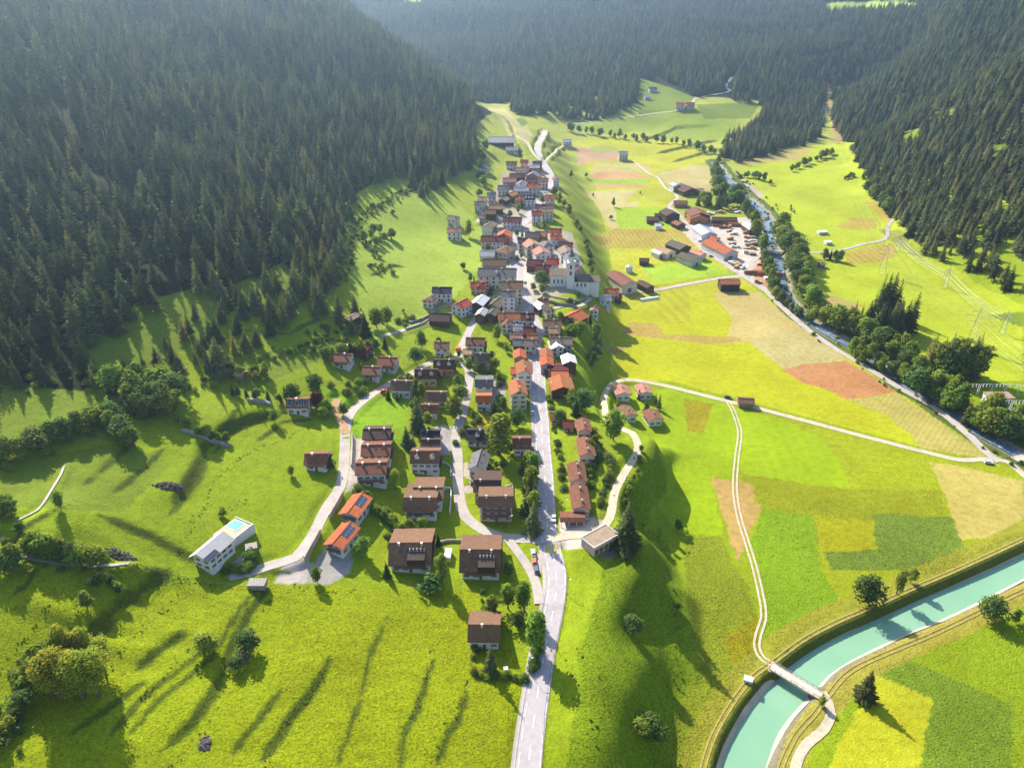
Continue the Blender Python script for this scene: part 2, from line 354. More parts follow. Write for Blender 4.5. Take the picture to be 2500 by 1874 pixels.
def surf_mat(name, col, col2=None, scale=2.0, rough=.85, bump=.0, bscale=8.0, metal=0.0, spec=.3, coord='Object', stripes=None, var=0.0):
    """a plain weathered surface: two tones mixed by noise, optional tile courses and bump"""
    m, nt, out = new_mat(name)
    tc = N(nt, 'ShaderNodeTexCoord'); co = tc.outputs[coord]
    p = N(nt, 'ShaderNodeBsdfPrincipled'); p.inputs['Roughness'].default_value = rough; p.inputs['Metallic'].default_value = metal
    p.inputs['Specular IOR Level'].default_value = spec
    c = mix(nt, col, col2 or tuple(x * .72 for x in col), ramp(nt, noise(nt, co, scale, 5, .65), .32, .68))
    c = mix(nt, c, tuple(x * .62 for x in col), ramp(nt, noise(nt, co, scale * .23, 2), .52, .8), 'MIX')
    if var:
        oi = N(nt, 'ShaderNodeObjectInfo'); hs = N(nt, 'ShaderNodeHueSaturation')
        ma = N(nt, 'ShaderNodeMath', operation='MULTIPLY_ADD', i1=var * 2, i2=1 - var)
        nt.links.new(oi.outputs['Random'], ma.inputs[0]); nt.links.new(ma.outputs[0], hs.inputs['Value']); nt.links.new(c, hs.inputs['Color']); c = hs.outputs[0]
    h = noise(nt, co, bscale, 3)
    if stripes:
        wv = N(nt, 'ShaderNodeTexWave', wave_type='BANDS', bands_direction=stripes[0]); wv.inputs['Scale'].default_value = stripes[1]; wv.inputs['Distortion'].default_value = stripes[3] if len(stripes) > 3 else .6
        nt.links.new(co, wv.inputs['Vector'])
        c = mix(nt, c, tuple(x * stripes[2] for x in col), ramp(nt, wv.outputs[0], .0, .35, (1, 1, 1, 1), (0, 0, 0, 1)))
        h = wv.outputs[0]
    nt.links.new(c, p.inputs['Base Color'])
    if bump:
        b = N(nt, 'ShaderNodeBump'); b.inputs['Strength'].default_value = bump; b.inputs['Distance'].default_value = .12
        nt.links.new(h, b.inputs['Height']); nt.links.new(b.outputs[0], p.inputs['Normal'])
    nt.links.new(p.outputs[0], out.inputs[0]); return m
def link(o): scn.collection.objects.link(o); return o
def mesh_obj(name, v, f, mats=None, parent=None, smooth=False, mi=None):
    me = bpy.data.meshes.new(name); me.from_pydata(v if isinstance(v, list) else v.tolist(), [], f if isinstance(f, list) else f.tolist())
    for m in (mats if isinstance(mats, (list, tuple)) else [mats]):
        if m: me.materials.append(m)
    if mi is not None: me.polygons.foreach_set('material_index', np.array(mi, dtype=np.int32))
    if smooth: me.polygons.foreach_set('use_smooth', np.ones(len(me.polygons), dtype=bool))
    me.update(); o = bpy.data.objects.new(name, me); link(o)
    if parent: o.parent = parent
    return o
def tag(o, label=None, cat=None, group=None, kind=None):
    if label: o['label'] = label
    if cat: o['category'] = cat
    if group: o['group'] = group
    if kind: o['kind'] = kind
    return o

# ------------------------------------------------------------------ ground sheet with the field colours
def axis(segs):
    out = [segs[0][0]]
    for a, b, s0, s1 in segs:
        x = a; 
        while x < b - 1e-6:
            f = (x - a) / (b - a); x = x + s0 + (s1 - s0) * f; out.append(min(x, b))
    return np.array(out)
xs = axis([(-1400,-700,40,12),(-700,-330,10,3.5),(-330,-210,3,1.3),(-210,320,1.15,1.15),(320,480,1.5,3),(480,800,4,10),(800,1500,14,40)])
ys = axis([(-40,120,14,1.6),(120,420,1.15,1.15),(420,700,1.2,1.7),(700,1000,1.8,3.2),(1000,1500,3.5,6),(1500,3200,8,24)])
GXv, GYv = np.meshgrid(xs, ys); gxv, gyv = GXv.ravel(), GYv.ravel()
gzv = H(gxv, gyv)
PU, PV = project(gxv, gyv, gzv)
def S(r, g, b, k=.62): c = lin((r, g, b)); return tuple(x * k for x in c)
gcol = np.tile(np.array(S(160,182,28)), (len(gxv), 1)); gtuft = np.full(len(gxv), .55)
def inpoly(px, py, poly):
    ins = np.zeros(px.shape, bool); n = len(poly); j = n - 1
    for i in range(n):
        xi, yi = poly[i]; xj, yj = poly[j]
        c = ((yi > py) != (yj > py)) & (px < (xj - xi) * (py - yi) / (yj - yi + 1e-12) + xi)
        ins ^= c; j = i
    return ins
def world_poly(poly): return [atxy(u, v) for u, v in poly]
WN1 = vnoise(gxv, gyv, 9) + .5 * vnoise(gxv, gyv, 4)
PCNT = [0]
def paint(poly, col, tuft=.5, stripe=None, edge=0.5, soft=1.6):
    PCNT[0] += 1
    if stripe is None and tuft > .12 and soft > 1: stripe = ((PCNT[0] * 1.7) % 3.1, 3.2 + (PCNT[0] * .77) % 3.0, .05)
    wp = world_poly(poly); X = gxv + WN1 * soft; Y = gyv + np.roll(WN1, 7) * soft
    m = near_box(gxv, gyv, wp, 4) & (gzv < 75)
    idx = np.nonzero(m)[0]; ins = inpoly(X[idx], Y[idx], wp); idx = idx[ins]
    c = np.array(col)[None, :] * np.ones((len(idx), 1))
    if stripe:
        ang, sp, amt = stripe; w = np.sin((gxv[idx] * math.cos(ang) + gyv[idx] * math.sin(ang)) * 2 * math.pi / sp + WN1[idx] * 1.5)
        c = c * (1 - amt * .5 * (1 + np.sign(w) * np.abs(w) ** .5)[:, None]) * (1 + .16 * (vnoise(gxv[idx], gyv[idx], 26) + vnoise(gxv[idx], gyv[idx], 60)))[:, None]
    gcol[idx] = c; gtuft[idx] = tuft
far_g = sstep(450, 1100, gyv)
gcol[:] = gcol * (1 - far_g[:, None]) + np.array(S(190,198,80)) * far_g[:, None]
LIME, YEL, TAN, LTAN, PINK, CROP, GRN = S(166,194,18), S(196,196,36), S(205,186,122), S(214,200,144), S(216,178,140), S(118,146,42), S(150,184,40)
paint([(0,1400),(270,1388),(700,1424),(1180,1440),(1285,1640),(1290,1990),(-400,1990),(-600,1500)], S(171,188,16), .8)
paint([(0,1200),(400,1050),(700,1060),(830,1080),(830,1200),(740,1340),(500,1400),(0,1380)], S(160,184,24), .55)
paint([(700,1500),(1200,1500),(1270,1700),(1240,1990),(600,1990)], S(174,188,14), .95)
paint([(840,600),(1000,420),(1180,540),(1180,640),(1060,800),(900,830)], S(176,200,70), .4)
paint([(740,920),(880,980),(1000,960),(980,1080),(850,1060)], S(150,190,30), .4)
paint([(1190,262),(1230,262),(1300,330),(1290,360),(1240,330)], S(214,205,140), .3)
# valley fields
paint([(1400,345),(1450,440),(1486,600),(1500,700),(1490,900),(1500,930),(1640,930),(1900,1000),(2240,1090),(2410,1110),(2200,960),(1960,800),(1840,700),(1700,600),(1600,420),(1740,400),(1700,350),(1540,330)], S(200,202,52), .35)
paint([(1450,720),(1820,700),(2230,1060),(2250,1092),(1640,930),(1500,930),(1490,830)], S(196,200,30), .35)
paint([(1371,354),(1500,365),(1530,384),(1510,392),(1460,392),(1410,400),(1408,370)], PINK, .2)
paint([(1440,356),(1500,358),(1512,370),(1470,374),(1445,368)], S(182,188,96), .3)
paint([(1440,430),(1450,400),(1500,396),(1580,402),(1600,420),(1560,425),(1470,418)], S(205,196,120), .3)
paint([(1440,428),(1470,418),(1560,422),(1592,434),(1450,436)], S(222,176,132), .2)
paint([(1600,425),(1690,403),(1750,410),(1770,465),(1690,468),(1640,460),(1622,440)], S(212,196,134), .25)
paint([(1450,437),(1592,437),(1580,448),(1450,449)], S(170,200,70), .3)
paint([(1450,449),(1580,449),(1570,456),(1455,458)], S(214,176,130), .2)
paint([(1425,460),(1560,462),(1560,500),(1500,560),(1490,560),(1455,500)], S(212,198,136), .25)
paint([(1560,462),(1622,462),(1650,478),(1636,492),(1525,494)], S(196,200,60), .3)
paint([(1500,506),(1630,506),(1660,530),(1670,556),(1510,556)], S(172,202,44), .3)
paint([(1440,566),(1500,558),(1682,558),(1700,602),(1520,606),(1455,592)], S(204,186,84), .3, (0.12, 4.2, .28))
paint([(1560,652),(1680,640),(1730,640),(1795,668),(1700,680),(1600,691)], S(176,208,58), .15)
paint([(1740,715),(1850,712),(1905,760),(2060,870),(1910,900),(1830,835),(1765,840),(1790,780)], S(212,192,122), .25)
paint([(1830,835),(1905,806),(1960,806),(2062,878),(1912,902)], S(206,192,128), .4)
paint([(1517,816),(1536,786),(1604,789),(1621,815),(1729,820),(1792,822),(1816,832),(1739,841),(1623,827)], S(204,178,92), .3, (.6, 3.6, .2))
paint([(1450,812),(1500,850),(1530,846),(1520,860),(1460,835)], S(190,168,90), .3)
paint([(1600,700),(1680,700),(1690,790),(1608,786)], S(196,196,42), .3, (.25, 9.0, .16))
paint([(1909,903),(1960,890),(2069,881),(2124,914),(2189,956),(2130,968),(2069,976),(2026,954),(1999,945),(1960,935)], S(220,158,106), .55, (.9, 1.9, .16), soft=1.0)
paint([(2077,979),(2191,958),(2410,1107),(2403,1116),(2246,1094),(2226,1060),(2164,1016)], S(204,192,104), .35, (-.7, 2.6, .16))
paint([(1640,950),(1772,985),(1800,1030),(1806,1063),(1794,1160),(1738,1164),(1765,1310),(1670,1300),(1610,1236),(1640,1150),(1600,1080),(1530,1040),(1480,980),(1490,945)], LIME, .35)
paint([(1670,970),(1742,986),(1718,1058),(1676,1052)], S(186,176,34), .9)
paint([(1785,985),(1960,1030),(2230,1098),(2410,1125),(2470,1140),(2500,1165),(2500,1330),(2350,1380),(1880,1610),(1850,1540),(1870,1500),(1810,1280),(1800,1180),(1808,1060)], S(176,188,28), .6)
paint([(1792,998),(1915,1023),(2005,1070),(2052,1124),(2071,1189),(1966,1179),(1806,1153),(1812,1060)], LIME, .15)
paint([(1806,1153),(1966,1179),(2080,1192),(2300,1200),(2310,1290),(2000,1330),(1860,1240)], S(172,180,30), .8)
paint([(1738,1164),(1839,1180),(1841,1229),(1859,1235),(1830,1300),(1805,1374),(1780,1310)], S(200,168,98), .3)
paint([(1859,1240),(1985,1260),(2005,1380),(2055,1480),(1960,1540),(1890,1600),(1856,1545),(1870,1490),(1835,1320)], S(150,186,32), .8)
paint([(1985,1260),(2150,1270),(2140,1340),(2010,1345)], S(186,186,22), .6)
paint([(2010,1345),(2140,1340),(2128,1254),(2330,1262),(2362,1372),(2300,1400),(2150,1392),(2030,1388)], S(140,166,58), 1.0)
paint([(2265,1130),(2350,1138),(2500,1175),(2500,1306),(2345,1318),(2310,1210)], S(206,190,104), .3)
paint([(1672,1308),(1762,1312),(1790,1378),(1825,1430),(1845,1500),(1835,1570),(1860,1610),(1800,1660),(1740,1780),(1690,1874),(1560,1990),(1600,1800),(1700,1640),(1680,1480)], S(160,174,40), 1.0)
paint([(1760,1560),(1850,1500),(1860,1600),(1800,1640)], S(176,168,24), 1.0)
paint([(2050,1700),(2500,1450),(2700,1400),(2600,1990),(1990,1990)], S(160,184,28), .8)
paint([(2141,1647),(2279,1705),(2275,1781),(2246,1864),(2260,1990),(1990,1990),(2022,1874),(2098,1720)], S(196,198,40), .45)
paint([(2130,1640),(2200,1600),(2280,1640),(2400,1690),(2470,1720),(2460,1990),(2262,1990),(2246,1864),(2279,1705)], S(142,172,46), 1.0)
# beyond the river
paint([(1900,560),(1800,420),(1990,360),(2080,340),(2130,450),(2240,620),(2330,655),(2500,745),(2500,930),(2330,930),(2100,830),(1960,720)], S(190,205,46), .3)
paint([(2112,493),(2170,488),(2202,516),(2166,547)], S(208,190,84), .3, (.3, 6, .25))
paint([(2039,556),(2075,531),(2143,534),(2139,561)], S(208,190,84), .3, (.9, 6, .28))
paint([(2062,620),(2116,602),(2179,592),(2192,624),(2130,642),(2066,642)], S(205,184,84), .3, (.1, 6, .2))
paint([(1790,398),(1903,362),(1989,362),(1953,389),(1818,403)], S(204,186,110), .3)
paint([(1975,705),(2110,745),(2040,768),(1985,740)], S(200,184,108), .3)
paint([(1765,430),(1800,425),(1860,470),(1870,520),(1835,500),(1800,470)], S(206,194,176), .3)
paint([(1895,585),(1925,590),(1945,612),(1930,640),(1900,625)], S(206,200,192), .3)
paint([(2140,560),(2200,560),(2260,640),(2190,600)], S(160,168,70), .5)
paint([(2030,300),(2046,298),(2062,345),(2040,350)], S(205,180,120), .4)
paint([(1560,1280),(1620,1300),(1665,1410),(1690,1560),(1640,1800),(1560,1960),(1380,1960),(1400,1700),(1440,1500),(1500,1340)], S(150,178,26), 1.0, soft=4)
paint([(1562,1110),(1620,1130),(1620,1220),(1560,1290),(1500,1300),(1510,1230)], S(150,178,26), 1.0, soft=3)
# yards and paved places
paint([(1662,560),(1700,540),(1860,530),(1860,620),(1905,700),(1900,735),(1830,690),(1780,650),(1700,600)], S(224,210,200), .15)
paint([(1835,660),(1860,630),(1895,660),(1900,720),(1850,690)], S(214,160,124), .2)
paint([(1250,640),(1300,640),(1330,690),(1330,740),(1300,820),(1265,820),(1250,740)], S(222,208,196), .12)
paint([(1235,560),(1300,545),(1290,620),(1330,680),(1260,700),(1230,640)], S(222,208,196), .12)
paint([(1180,480),(1330,430),(1350,470),(1340,520),(1300,540),(1260,560),(1260,650),(1180,660),(1180,600),(1240,590),(1200,560),(1190,520)], S(196,184,160), .3)
paint([(1290,560),(1400,570),(1420,640),(1430,720),(1340,730),(1310,690)], S(200,190,170), .3)
paint([(1210,500),(1330,440),(1345,400),(1300,390),(1230,420),(1200,480)], S(190,176,150), .3)
paint([(1165,700),(1250,700),(1255,760),(1160,790)], S(196,182,160), .3)
paint([(1368,1268),(1430,1262),(1490,1270),(1470,1300),(1434,1340),(1392,1340),(1368,1330)], S(226,212,204), .1, soft=.4)
paint([(1455,1340),(1500,1300),(1520,1330),(1500,1360),(1475,1362)], S(150,140,140), .1, soft=.4)
paint([(862,1066),(890,1072),(884,1130),(876,1200),(846,1200),(852,1120)], S(226,210,198), .1, soft=.4)
paint([(690,1378),(740,1340),(760,1385),(745,1422),(700,1426),(672,1420)], S(214,200,194), .1, soft=.4)
paint([(800,1330),(860,1350),(850,1400),(800,1430),(742,1420),(760,1380)], S(190,184,182), .1, soft=.4)
paint([(545,1395),(600,1352),(598,1395),(560,1412)], S(200,190,190), .1, soft=.4)
paint([(1130,1130),(1178,1125),(1185,1165),(1135,1168)], S(230,212,196), .1, soft=.4)
paint([(1128,1190),(1152,1180),(1160,1200),(1130,1205)], S(214,200,194), .1, soft=.4)
paint([(1196,930),(1236,930),(1232,985),(1204,985)], S(200,190,196), .1, soft=.4)
paint([(1140,1010),(1195,1005),(1200,1040),(1150,1050)], S(206,190,40), .4)
paint([(1060,1040),(1100,1040),(1100,1110),(1075,1110)], S(200,190,190), .1, soft=.4)
paint([(1295,1350),(1318,1350),(1325,1400),(1305,1400)], S(214,200,194), .1, soft=.4)
# forest floor
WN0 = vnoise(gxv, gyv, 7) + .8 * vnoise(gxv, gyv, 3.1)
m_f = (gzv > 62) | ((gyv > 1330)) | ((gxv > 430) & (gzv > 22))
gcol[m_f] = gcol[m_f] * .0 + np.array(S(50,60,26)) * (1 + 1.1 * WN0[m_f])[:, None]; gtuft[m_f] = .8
FLOOR = [[(0,730),(120,820),(260,850),(330,700),(520,690),(560,800),(470,940),(330,900),(220,940),(0,960)]]
for u0, v0, u1, v1 in ((1250,250,1700,340),):
    pass
paint([(1390,300),(1560,285),(1700,262),(1800,262),(1800,330),(1700,345),(1560,320),(1450,330)], S(160,180,60), .4)
def paint_any(poly, col, tuft=.4):
    ins = inpoly(PU, PV, poly) & (np.hypot(gxv, gyv) < 3000); gcol[ins] = col; gtuft[ins] = tuft
MEADOWS = [[(1560,190),(1640,215),(1700,240),(1680,262),(1560,285),(1555,240)], [(1380,262),(1410,262),(1405,285),(1385,283)], [(1700,255),(1860,250),(1830,290),(1720,290)],
           [(2195,320),(2250,310),(2240,345),(2200,350)], [(2270,275),(2330,268),(2320,290),(2275,292)], [(2410,360),(2460,350),(2440,385),(2420,380)],
           [(560,700),(690,640),(780,700),(700,760),(600,740)], [(200,850),(330,740),(530,690),(560,720),(540,800),(420,870),(380,940),(230,900)], [(560,880),(820,820),(840,850),(600,960),(520,960)],
           [(2000,8),(2200,0),(2260,20),(2100,24),(2010,34)], [(980,-10),(1030,-10),(1030,8),(985,8)], [(0,930),(150,950),(300,960),(220,1020),(0,1080)], [(0,1130),(300,1080),(420,1130),(300,1250),(100,1240),(0,1240)],
           [(2410,770),(2500,760),(2500,800)], [(1260,292),(1275,285),(1290,300),(1275,310)]]
for p in MEADOWS: paint_any(p, S(136,158,38), .5)
paint_any(MEADOWS[9], S(190,215,100)); paint_any(MEADOWS[10], S(190,215,100))
paint_any([(2016,200),(2028,200),(2034,300),(2062,345),(2046,350),(2030,320)], S(196,172,112), .4)
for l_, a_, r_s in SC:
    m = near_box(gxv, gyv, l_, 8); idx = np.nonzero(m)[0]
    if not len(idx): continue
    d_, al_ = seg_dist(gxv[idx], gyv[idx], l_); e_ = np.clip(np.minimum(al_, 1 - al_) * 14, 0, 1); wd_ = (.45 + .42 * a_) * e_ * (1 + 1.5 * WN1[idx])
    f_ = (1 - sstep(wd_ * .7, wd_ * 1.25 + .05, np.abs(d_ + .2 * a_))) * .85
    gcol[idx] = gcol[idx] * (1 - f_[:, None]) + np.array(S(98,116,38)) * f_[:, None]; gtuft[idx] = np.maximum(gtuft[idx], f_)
# canal banks and river bed
dl, _ = seg_dist(gxv, gyv, CLW); dr, _ = seg_dist(gxv, gyv, CRW); dr = -dr
mc = near_box(gxv, gyv, CLW + CRW, 16)
gcol[mc & (dl > 3) & (dl < 12)] = S(176,176,56); gcol[mc & (dr > 2.5) & (dr < 11)] = S(186,178,70)
gcol[mc & (dl < 3.4) & (dl > -2)] = S(112,124,44); gcol[mc & (dl < -.5) & (dr < 3)] = S(150,140,120)
drv, _ = seg_dist(gxv, gyv, RIVW); drv = np.abs(drv) + WN1 * 2
gcol[(drv < 13)] = S(110,128,50); gcol[(drv < 6.5)] = S(190,180,168); gtuft[(drv < 7.5)] = 1.0

m_ground, nt, out = new_mat('meadow_ground')
at_c = N(nt, 'ShaderNodeAttribute', attribute_name='gcol'); at_t = N(nt, 'ShaderNodeAttribute', attribute_name='gtuft')
tc = N(nt, 'ShaderNodeTexCoord'); co = tc.outputs['Object']
p = N(nt, 'ShaderNodeBsdfPrincipled'); p.inputs['Roughness'].default_value = .95; p.inputs['Specular IOR Level'].default_value = .12
c = at_c.outputs[0]
big = noise(nt, co, .035, 4, .6); mid = noise(nt, co, .3, 4, .62); fine = noise(nt, co, 1.35, 5, .72)
c = mix(nt, c, mix(nt, c, (.90, .88, .78, 1), 1.0, 'MULTIPLY'), ramp(nt, big, .42, .62))
hs = N(nt, 'ShaderNodeHueSaturation'); hs.inputs['Hue'].default_value = .496; hs.inputs['Value'].default_value = .86; nt.links.new(c, hs.inputs['Color'])
c = mix(nt, c, hs.outputs[0], ramp(nt, mid, .45, .62))
tm = N(nt, 'ShaderNodeMath', operation='MULTIPLY', i1=.85); nt.links.new(at_t.outputs['Fac'], tm.inputs[0])
dk = mix(nt, c, (.30, .38, .30, 1), 1.0, 'MULTIPLY')
fm = N(nt, 'ShaderNodeMath', operation='MULTIPLY'); nt.links.new(ramp(nt, fine, .47, .62), fm.inputs[0]); nt.links.new(tm.outputs[0], fm.inputs[1])
c = mix(nt, c, dk, fm.outputs[0])
lt = mix(nt, c, (1.4, 1.36, 1.1, 1), 1.0, 'MULTIPLY')
fm2 = N(nt, 'ShaderNodeMath', operation='MULTIPLY'); nt.links.new(ramp(nt, noise(nt, co, .85, 4, .7), .52, .7), fm2.inputs[0]); nt.links.new(at_t.outputs['Fac'], fm2.inputs[1])
c = mix(nt, c, lt, fm2.outputs[0])
nt.links.new(c, p.inputs['Base Color'])
b = N(nt, 'ShaderNodeBump'); b.inputs['Distance'].default_value = .8; nt.links.new(fine, b.inputs['Height']); nt.links.new(at_t.outputs['Fac'], b.inputs['Strength'])
b2 = N(nt, 'ShaderNodeBump'); b2.inputs['Distance'].default_value = .9; b2.inputs['Strength'].default_value = .35; nt.links.new(mid, b2.inputs['Height']); nt.links.new(b.outputs[0], b2.inputs['Normal'])
nt.links.new(b2.outputs[0], p.inputs['Normal']); nt.links.new(p.outputs[0], out.inputs[0])

nx, ny = len(xs), len(ys)
ii = (np.arange(nx - 1)[None, :] + nx * np.arange(ny - 1)[:, None]).ravel()
faces = np.stack([ii, ii + 1, ii + 1 + nx, ii + nx], 1).astype(np.int32)
me = bpy.data.meshes.new('ground')
me.vertices.add(len(gxv)); me.vertices.foreach_set('co', np.stack([gxv, gyv, gzv], 1).astype(np.float32).ravel())
me.loops.add(faces.size); me.loops.foreach_set('vertex_index', faces.ravel())
me.polygons.add(len(faces)); me.polygons.foreach_set('loop_start', np.arange(0, faces.size, 4, dtype=np.int32))
me.polygons.foreach_set('use_smooth', np.ones(len(faces), dtype=bool))
me.update(calc_edges=True); me.materials.append(m_ground)
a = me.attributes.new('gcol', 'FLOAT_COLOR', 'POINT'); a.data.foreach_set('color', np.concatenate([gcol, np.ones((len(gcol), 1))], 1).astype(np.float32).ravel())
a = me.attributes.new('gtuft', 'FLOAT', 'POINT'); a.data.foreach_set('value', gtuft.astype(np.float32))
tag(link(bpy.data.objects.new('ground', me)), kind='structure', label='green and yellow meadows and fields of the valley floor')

# ------------------------------------------------------------------ roads
RM = {'asphalt': surf_mat('asphalt', S(214,204,206,.58), S(196,188,192,.58), .5, .85, .1, 14), 'pale': surf_mat('pale_asphalt', S(218,206,198,.58), S(200,188,180,.58), .5, .85, .1, 14),
      'gravel': surf_mat('gravel_road', S(226,212,190,.68), S(198,182,150,.66), .8, .95, .3, 9), 'dirt': surf_mat('dirt_track', S(206,180,120,.62), S(160,150,70,.62), .7, .95, .4, 5),
      'earth': surf_mat('bare_earth', S(222,182,140,.62), S(190,150,110,.6), .6, .95, .4, 5)}
m_white = surf_mat('white_paint', (.8, .8, .78)); m_yellow = surf_mat('yellow_paint', (.75, .55, .10))
def ribbon(line, w, zoff, nc=5, side=0.0):
    a = np.array(smooth_line(line, 2.2)); t = np.gradient(a, axis=0); t /= np.linalg.norm(t, axis=1)[:, None] + 1e-9
    nrm = np.stack([-t[:, 1], t[:, 0]], 1); n = len(a); V = []
    off = np.linspace(-w / 2, w / 2, nc) + side
    P = a[:, None, :] + nrm[:, None, :] * off[None, :, None]; P = P.reshape(-1, 2)
    z = H(P[:, 0], P[:, 1]) + zoff
    V = np.concatenate([P, z[:, None]], 1)
    i = (np.arange(nc - 1)[None, :] + nc * np.arange(n - 1)[:, None]).ravel()
    return V, np.stack([i, i + nc, i + nc + 1, i + 1], 1)
for k, (nm, line, w, ck) in enumerate(RW):
    nc = 7 if w > 7 else 5
    if nm == 'farm_track':
        V1, F1 = ribbon(line, .9, .16, 3, .95); V2, F2 = ribbon(line, .9, .16, 3, -.95)
        V = np.concatenate([V1, V2]); F = np.concatenate([F1, F2 + len(V1)])
    elif nm == 'canal_track':
        V1, F1 = ribbon(line, .6, .16, 3, .75); V2, F2 = ribbon(line, .6, .16, 3, -.75)
        V = np.concatenate([V1, V2]); F = np.concatenate([F1, F2 + len(V1)])
    else: V, F = ribbon(line, w, .13 + .011 * k, nc)
    o = mesh_obj(nm, V, F, RM[ck], smooth=True); tag(o, kind='structure')
MR = RW[0][1]
V, F = ribbon(MR[: len(MR) * 2 // 3], 1.3, .27, 3, 4.5)
n = len(V); V2 = V.copy(); V2[:, 2] -= .4
edge = []
for i in range(n // 3 - 1):
    for e in (0, 2): a0 = i * 3 + e; edge.append([a0, a0 + 3, a0 + 3 + n, a0 + n])
tag(mesh_obj('pavement', np.concatenate([V, V2]), np.concatenate([F, np.array(edge)]), RM['pale']), kind='structure')
# dashes down the middle and edge lines
dv, df = [], []
a = np.array(smooth_line(MR, 1.0)); t = np.gradient(a, axis=0); t /= np.linalg.norm(t, axis=1)[:, None]
def mark(i0, i1, off, w, zo=.20):
    i1 = min(i1, len(a) - 1)
    for i in range(i0, i1, 2):
        j = min(i + 2, i1); q = []
        for k, s in ((i, -1), (j, -1), (j, 1), (i, 1)):
            P = a[k] + np.array([-t[k][1], t[k][0]]) * (off + s * w / 2); q.append((P[0], P[1], Hs(P[0], P[1]) + zo))
        b0 = len(dv); dv.extend(q); df.append([b0, b0 + 3, b0 + 2, b0 + 1])
NM = int(len(a) * .52)
for i in range(4, NM, 9): mark(i, i + 4, 0, .28)
for i in range(4, int(NM * .5), 7): mark(i, i + 4, 2.9, .22); mark(i, i + 5, -3.3, .22)
tag(mesh_obj('road_marking', dv, df, m_white), kind='structure')
dv, df = [], []
pj = at(1348, 1352)[0]; k0 = int(np.argmin(np.hypot(a[:, 0] - pj.x, a[:, 1] - pj.y)))
for o_ in np.arange(-3.2, 3.4, 1.1): mark(k0, k0 + 4, o_, .5)
tag(mesh_obj('yellow_road_marking', dv, df, m_yellow), kind='structure')

# ------------------------------------------------------------------ water
m_canal, nt, out = new_mat('canal_water')
tc = N(nt, 'ShaderNodeTexCoord'); p = N(nt, 'ShaderNodeBsdfPrincipled')
p.inputs['Roughness'].default_value = .22; p.inputs['Specular IOR Level'].default_value = .35
nt.links.new(mix(nt, S(150,196,162,.66), S(138,188,154,.66), ramp(nt, noise(nt, tc.outputs['Object'], .03, 4), .35, .65)), p.inputs['Base Color'])
b = N(nt, 'ShaderNodeBump'); b.inputs['Strength'].default_value = .12; b.inputs['Distance'].default_value = .1; nt.links.new(noise(nt, tc.outputs['Object'], .9, 3), b.inputs['Height']); nt.links.new(b.outputs[0], p.inputs['Normal'])
nt.links.new(p.outputs[0], out.inputs[0])
def strip_between(A, B, za, zb, n=160):
    def res(L):
        L = np.array(L); s = np.concatenate([[0], np.cumsum(np.hypot(*np.diff(L, axis=0).T))]); t = np.linspace(0, s[-1], n)
        return np.stack([np.interp(t, s, L[:, 0]), np.interp(t, s, L[:, 1])], 1)
    a_, b_ = res(A), res(B)
    V = np.concatenate([np.c_[a_, np.full(n, za)], np.c_[b_, np.full(n, zb)]]); i = np.arange(n - 1)
    return V, np.stack([i, i + n, i + n + 1, i + 1], 1)
def offs(line, d):
    a = np.array(line); t = np.gradient(a, axis=0); t /= np.linalg.norm(t, axis=1)[:, None]
    return a + np.stack([-t[:, 1], t[:, 0]], 1) * d
V, F = strip_between(offs(CLW, .9), offs(CRW, -.9), WZ, WZ)
tag(mesh_obj('canal_water', V, F, m_canal), kind='structure')
m_conc = surf_mat('canal_concrete', S(222,200,182,.7), S(196,176,156,.68), .25, .9, .1)
for L_, s_ in ((CLW, 1), (CRW, -1)):
    wd = 1.5 if s_ > 0 else 1.5; zt = -1.75
    A = offs(L_, -1.1 * s_); B = offs(L_, wd * s_)
    V, F = strip_between(A, B, WZ - .9, zt)
    if s_ < 0: F = F[:, ::-1]
    tag(mesh_obj('canal_bank', V, F, m_conc, smooth=True), kind='structure')
m_riv, nt, out = new_mat('river_water')
tc = N(nt, 'ShaderNodeTexCoord'); p = N(nt, 'ShaderNodeBsdfPrincipled'); p.inputs['Roughness'].default_value = .25
nt.links.new(mix(nt, (.10, .16, .22, 1), (.55, .57, .58, 1), ramp(nt, noise(nt, tc.outputs['Object'], .45, 5, .75), .54, .66)), p.inputs['Base Color'])
nt.links.new(p.outputs[0], out.inputs[0])
V, F = ribbon(RIVW, 6.5, .0, 5); z = np.array([H(np.array([x]), np.array([y]))[0] for x, y in V.reshape(-1, 5, 3)[:, 2, :2]])
V = V.reshape(-1, 5, 3); V[:, :, 2] = (z + .55)[:, None]; V = V.reshape(-1, 3)
tag(mesh_obj('river_water', V, F, m_riv, smooth=True), kind='structure')
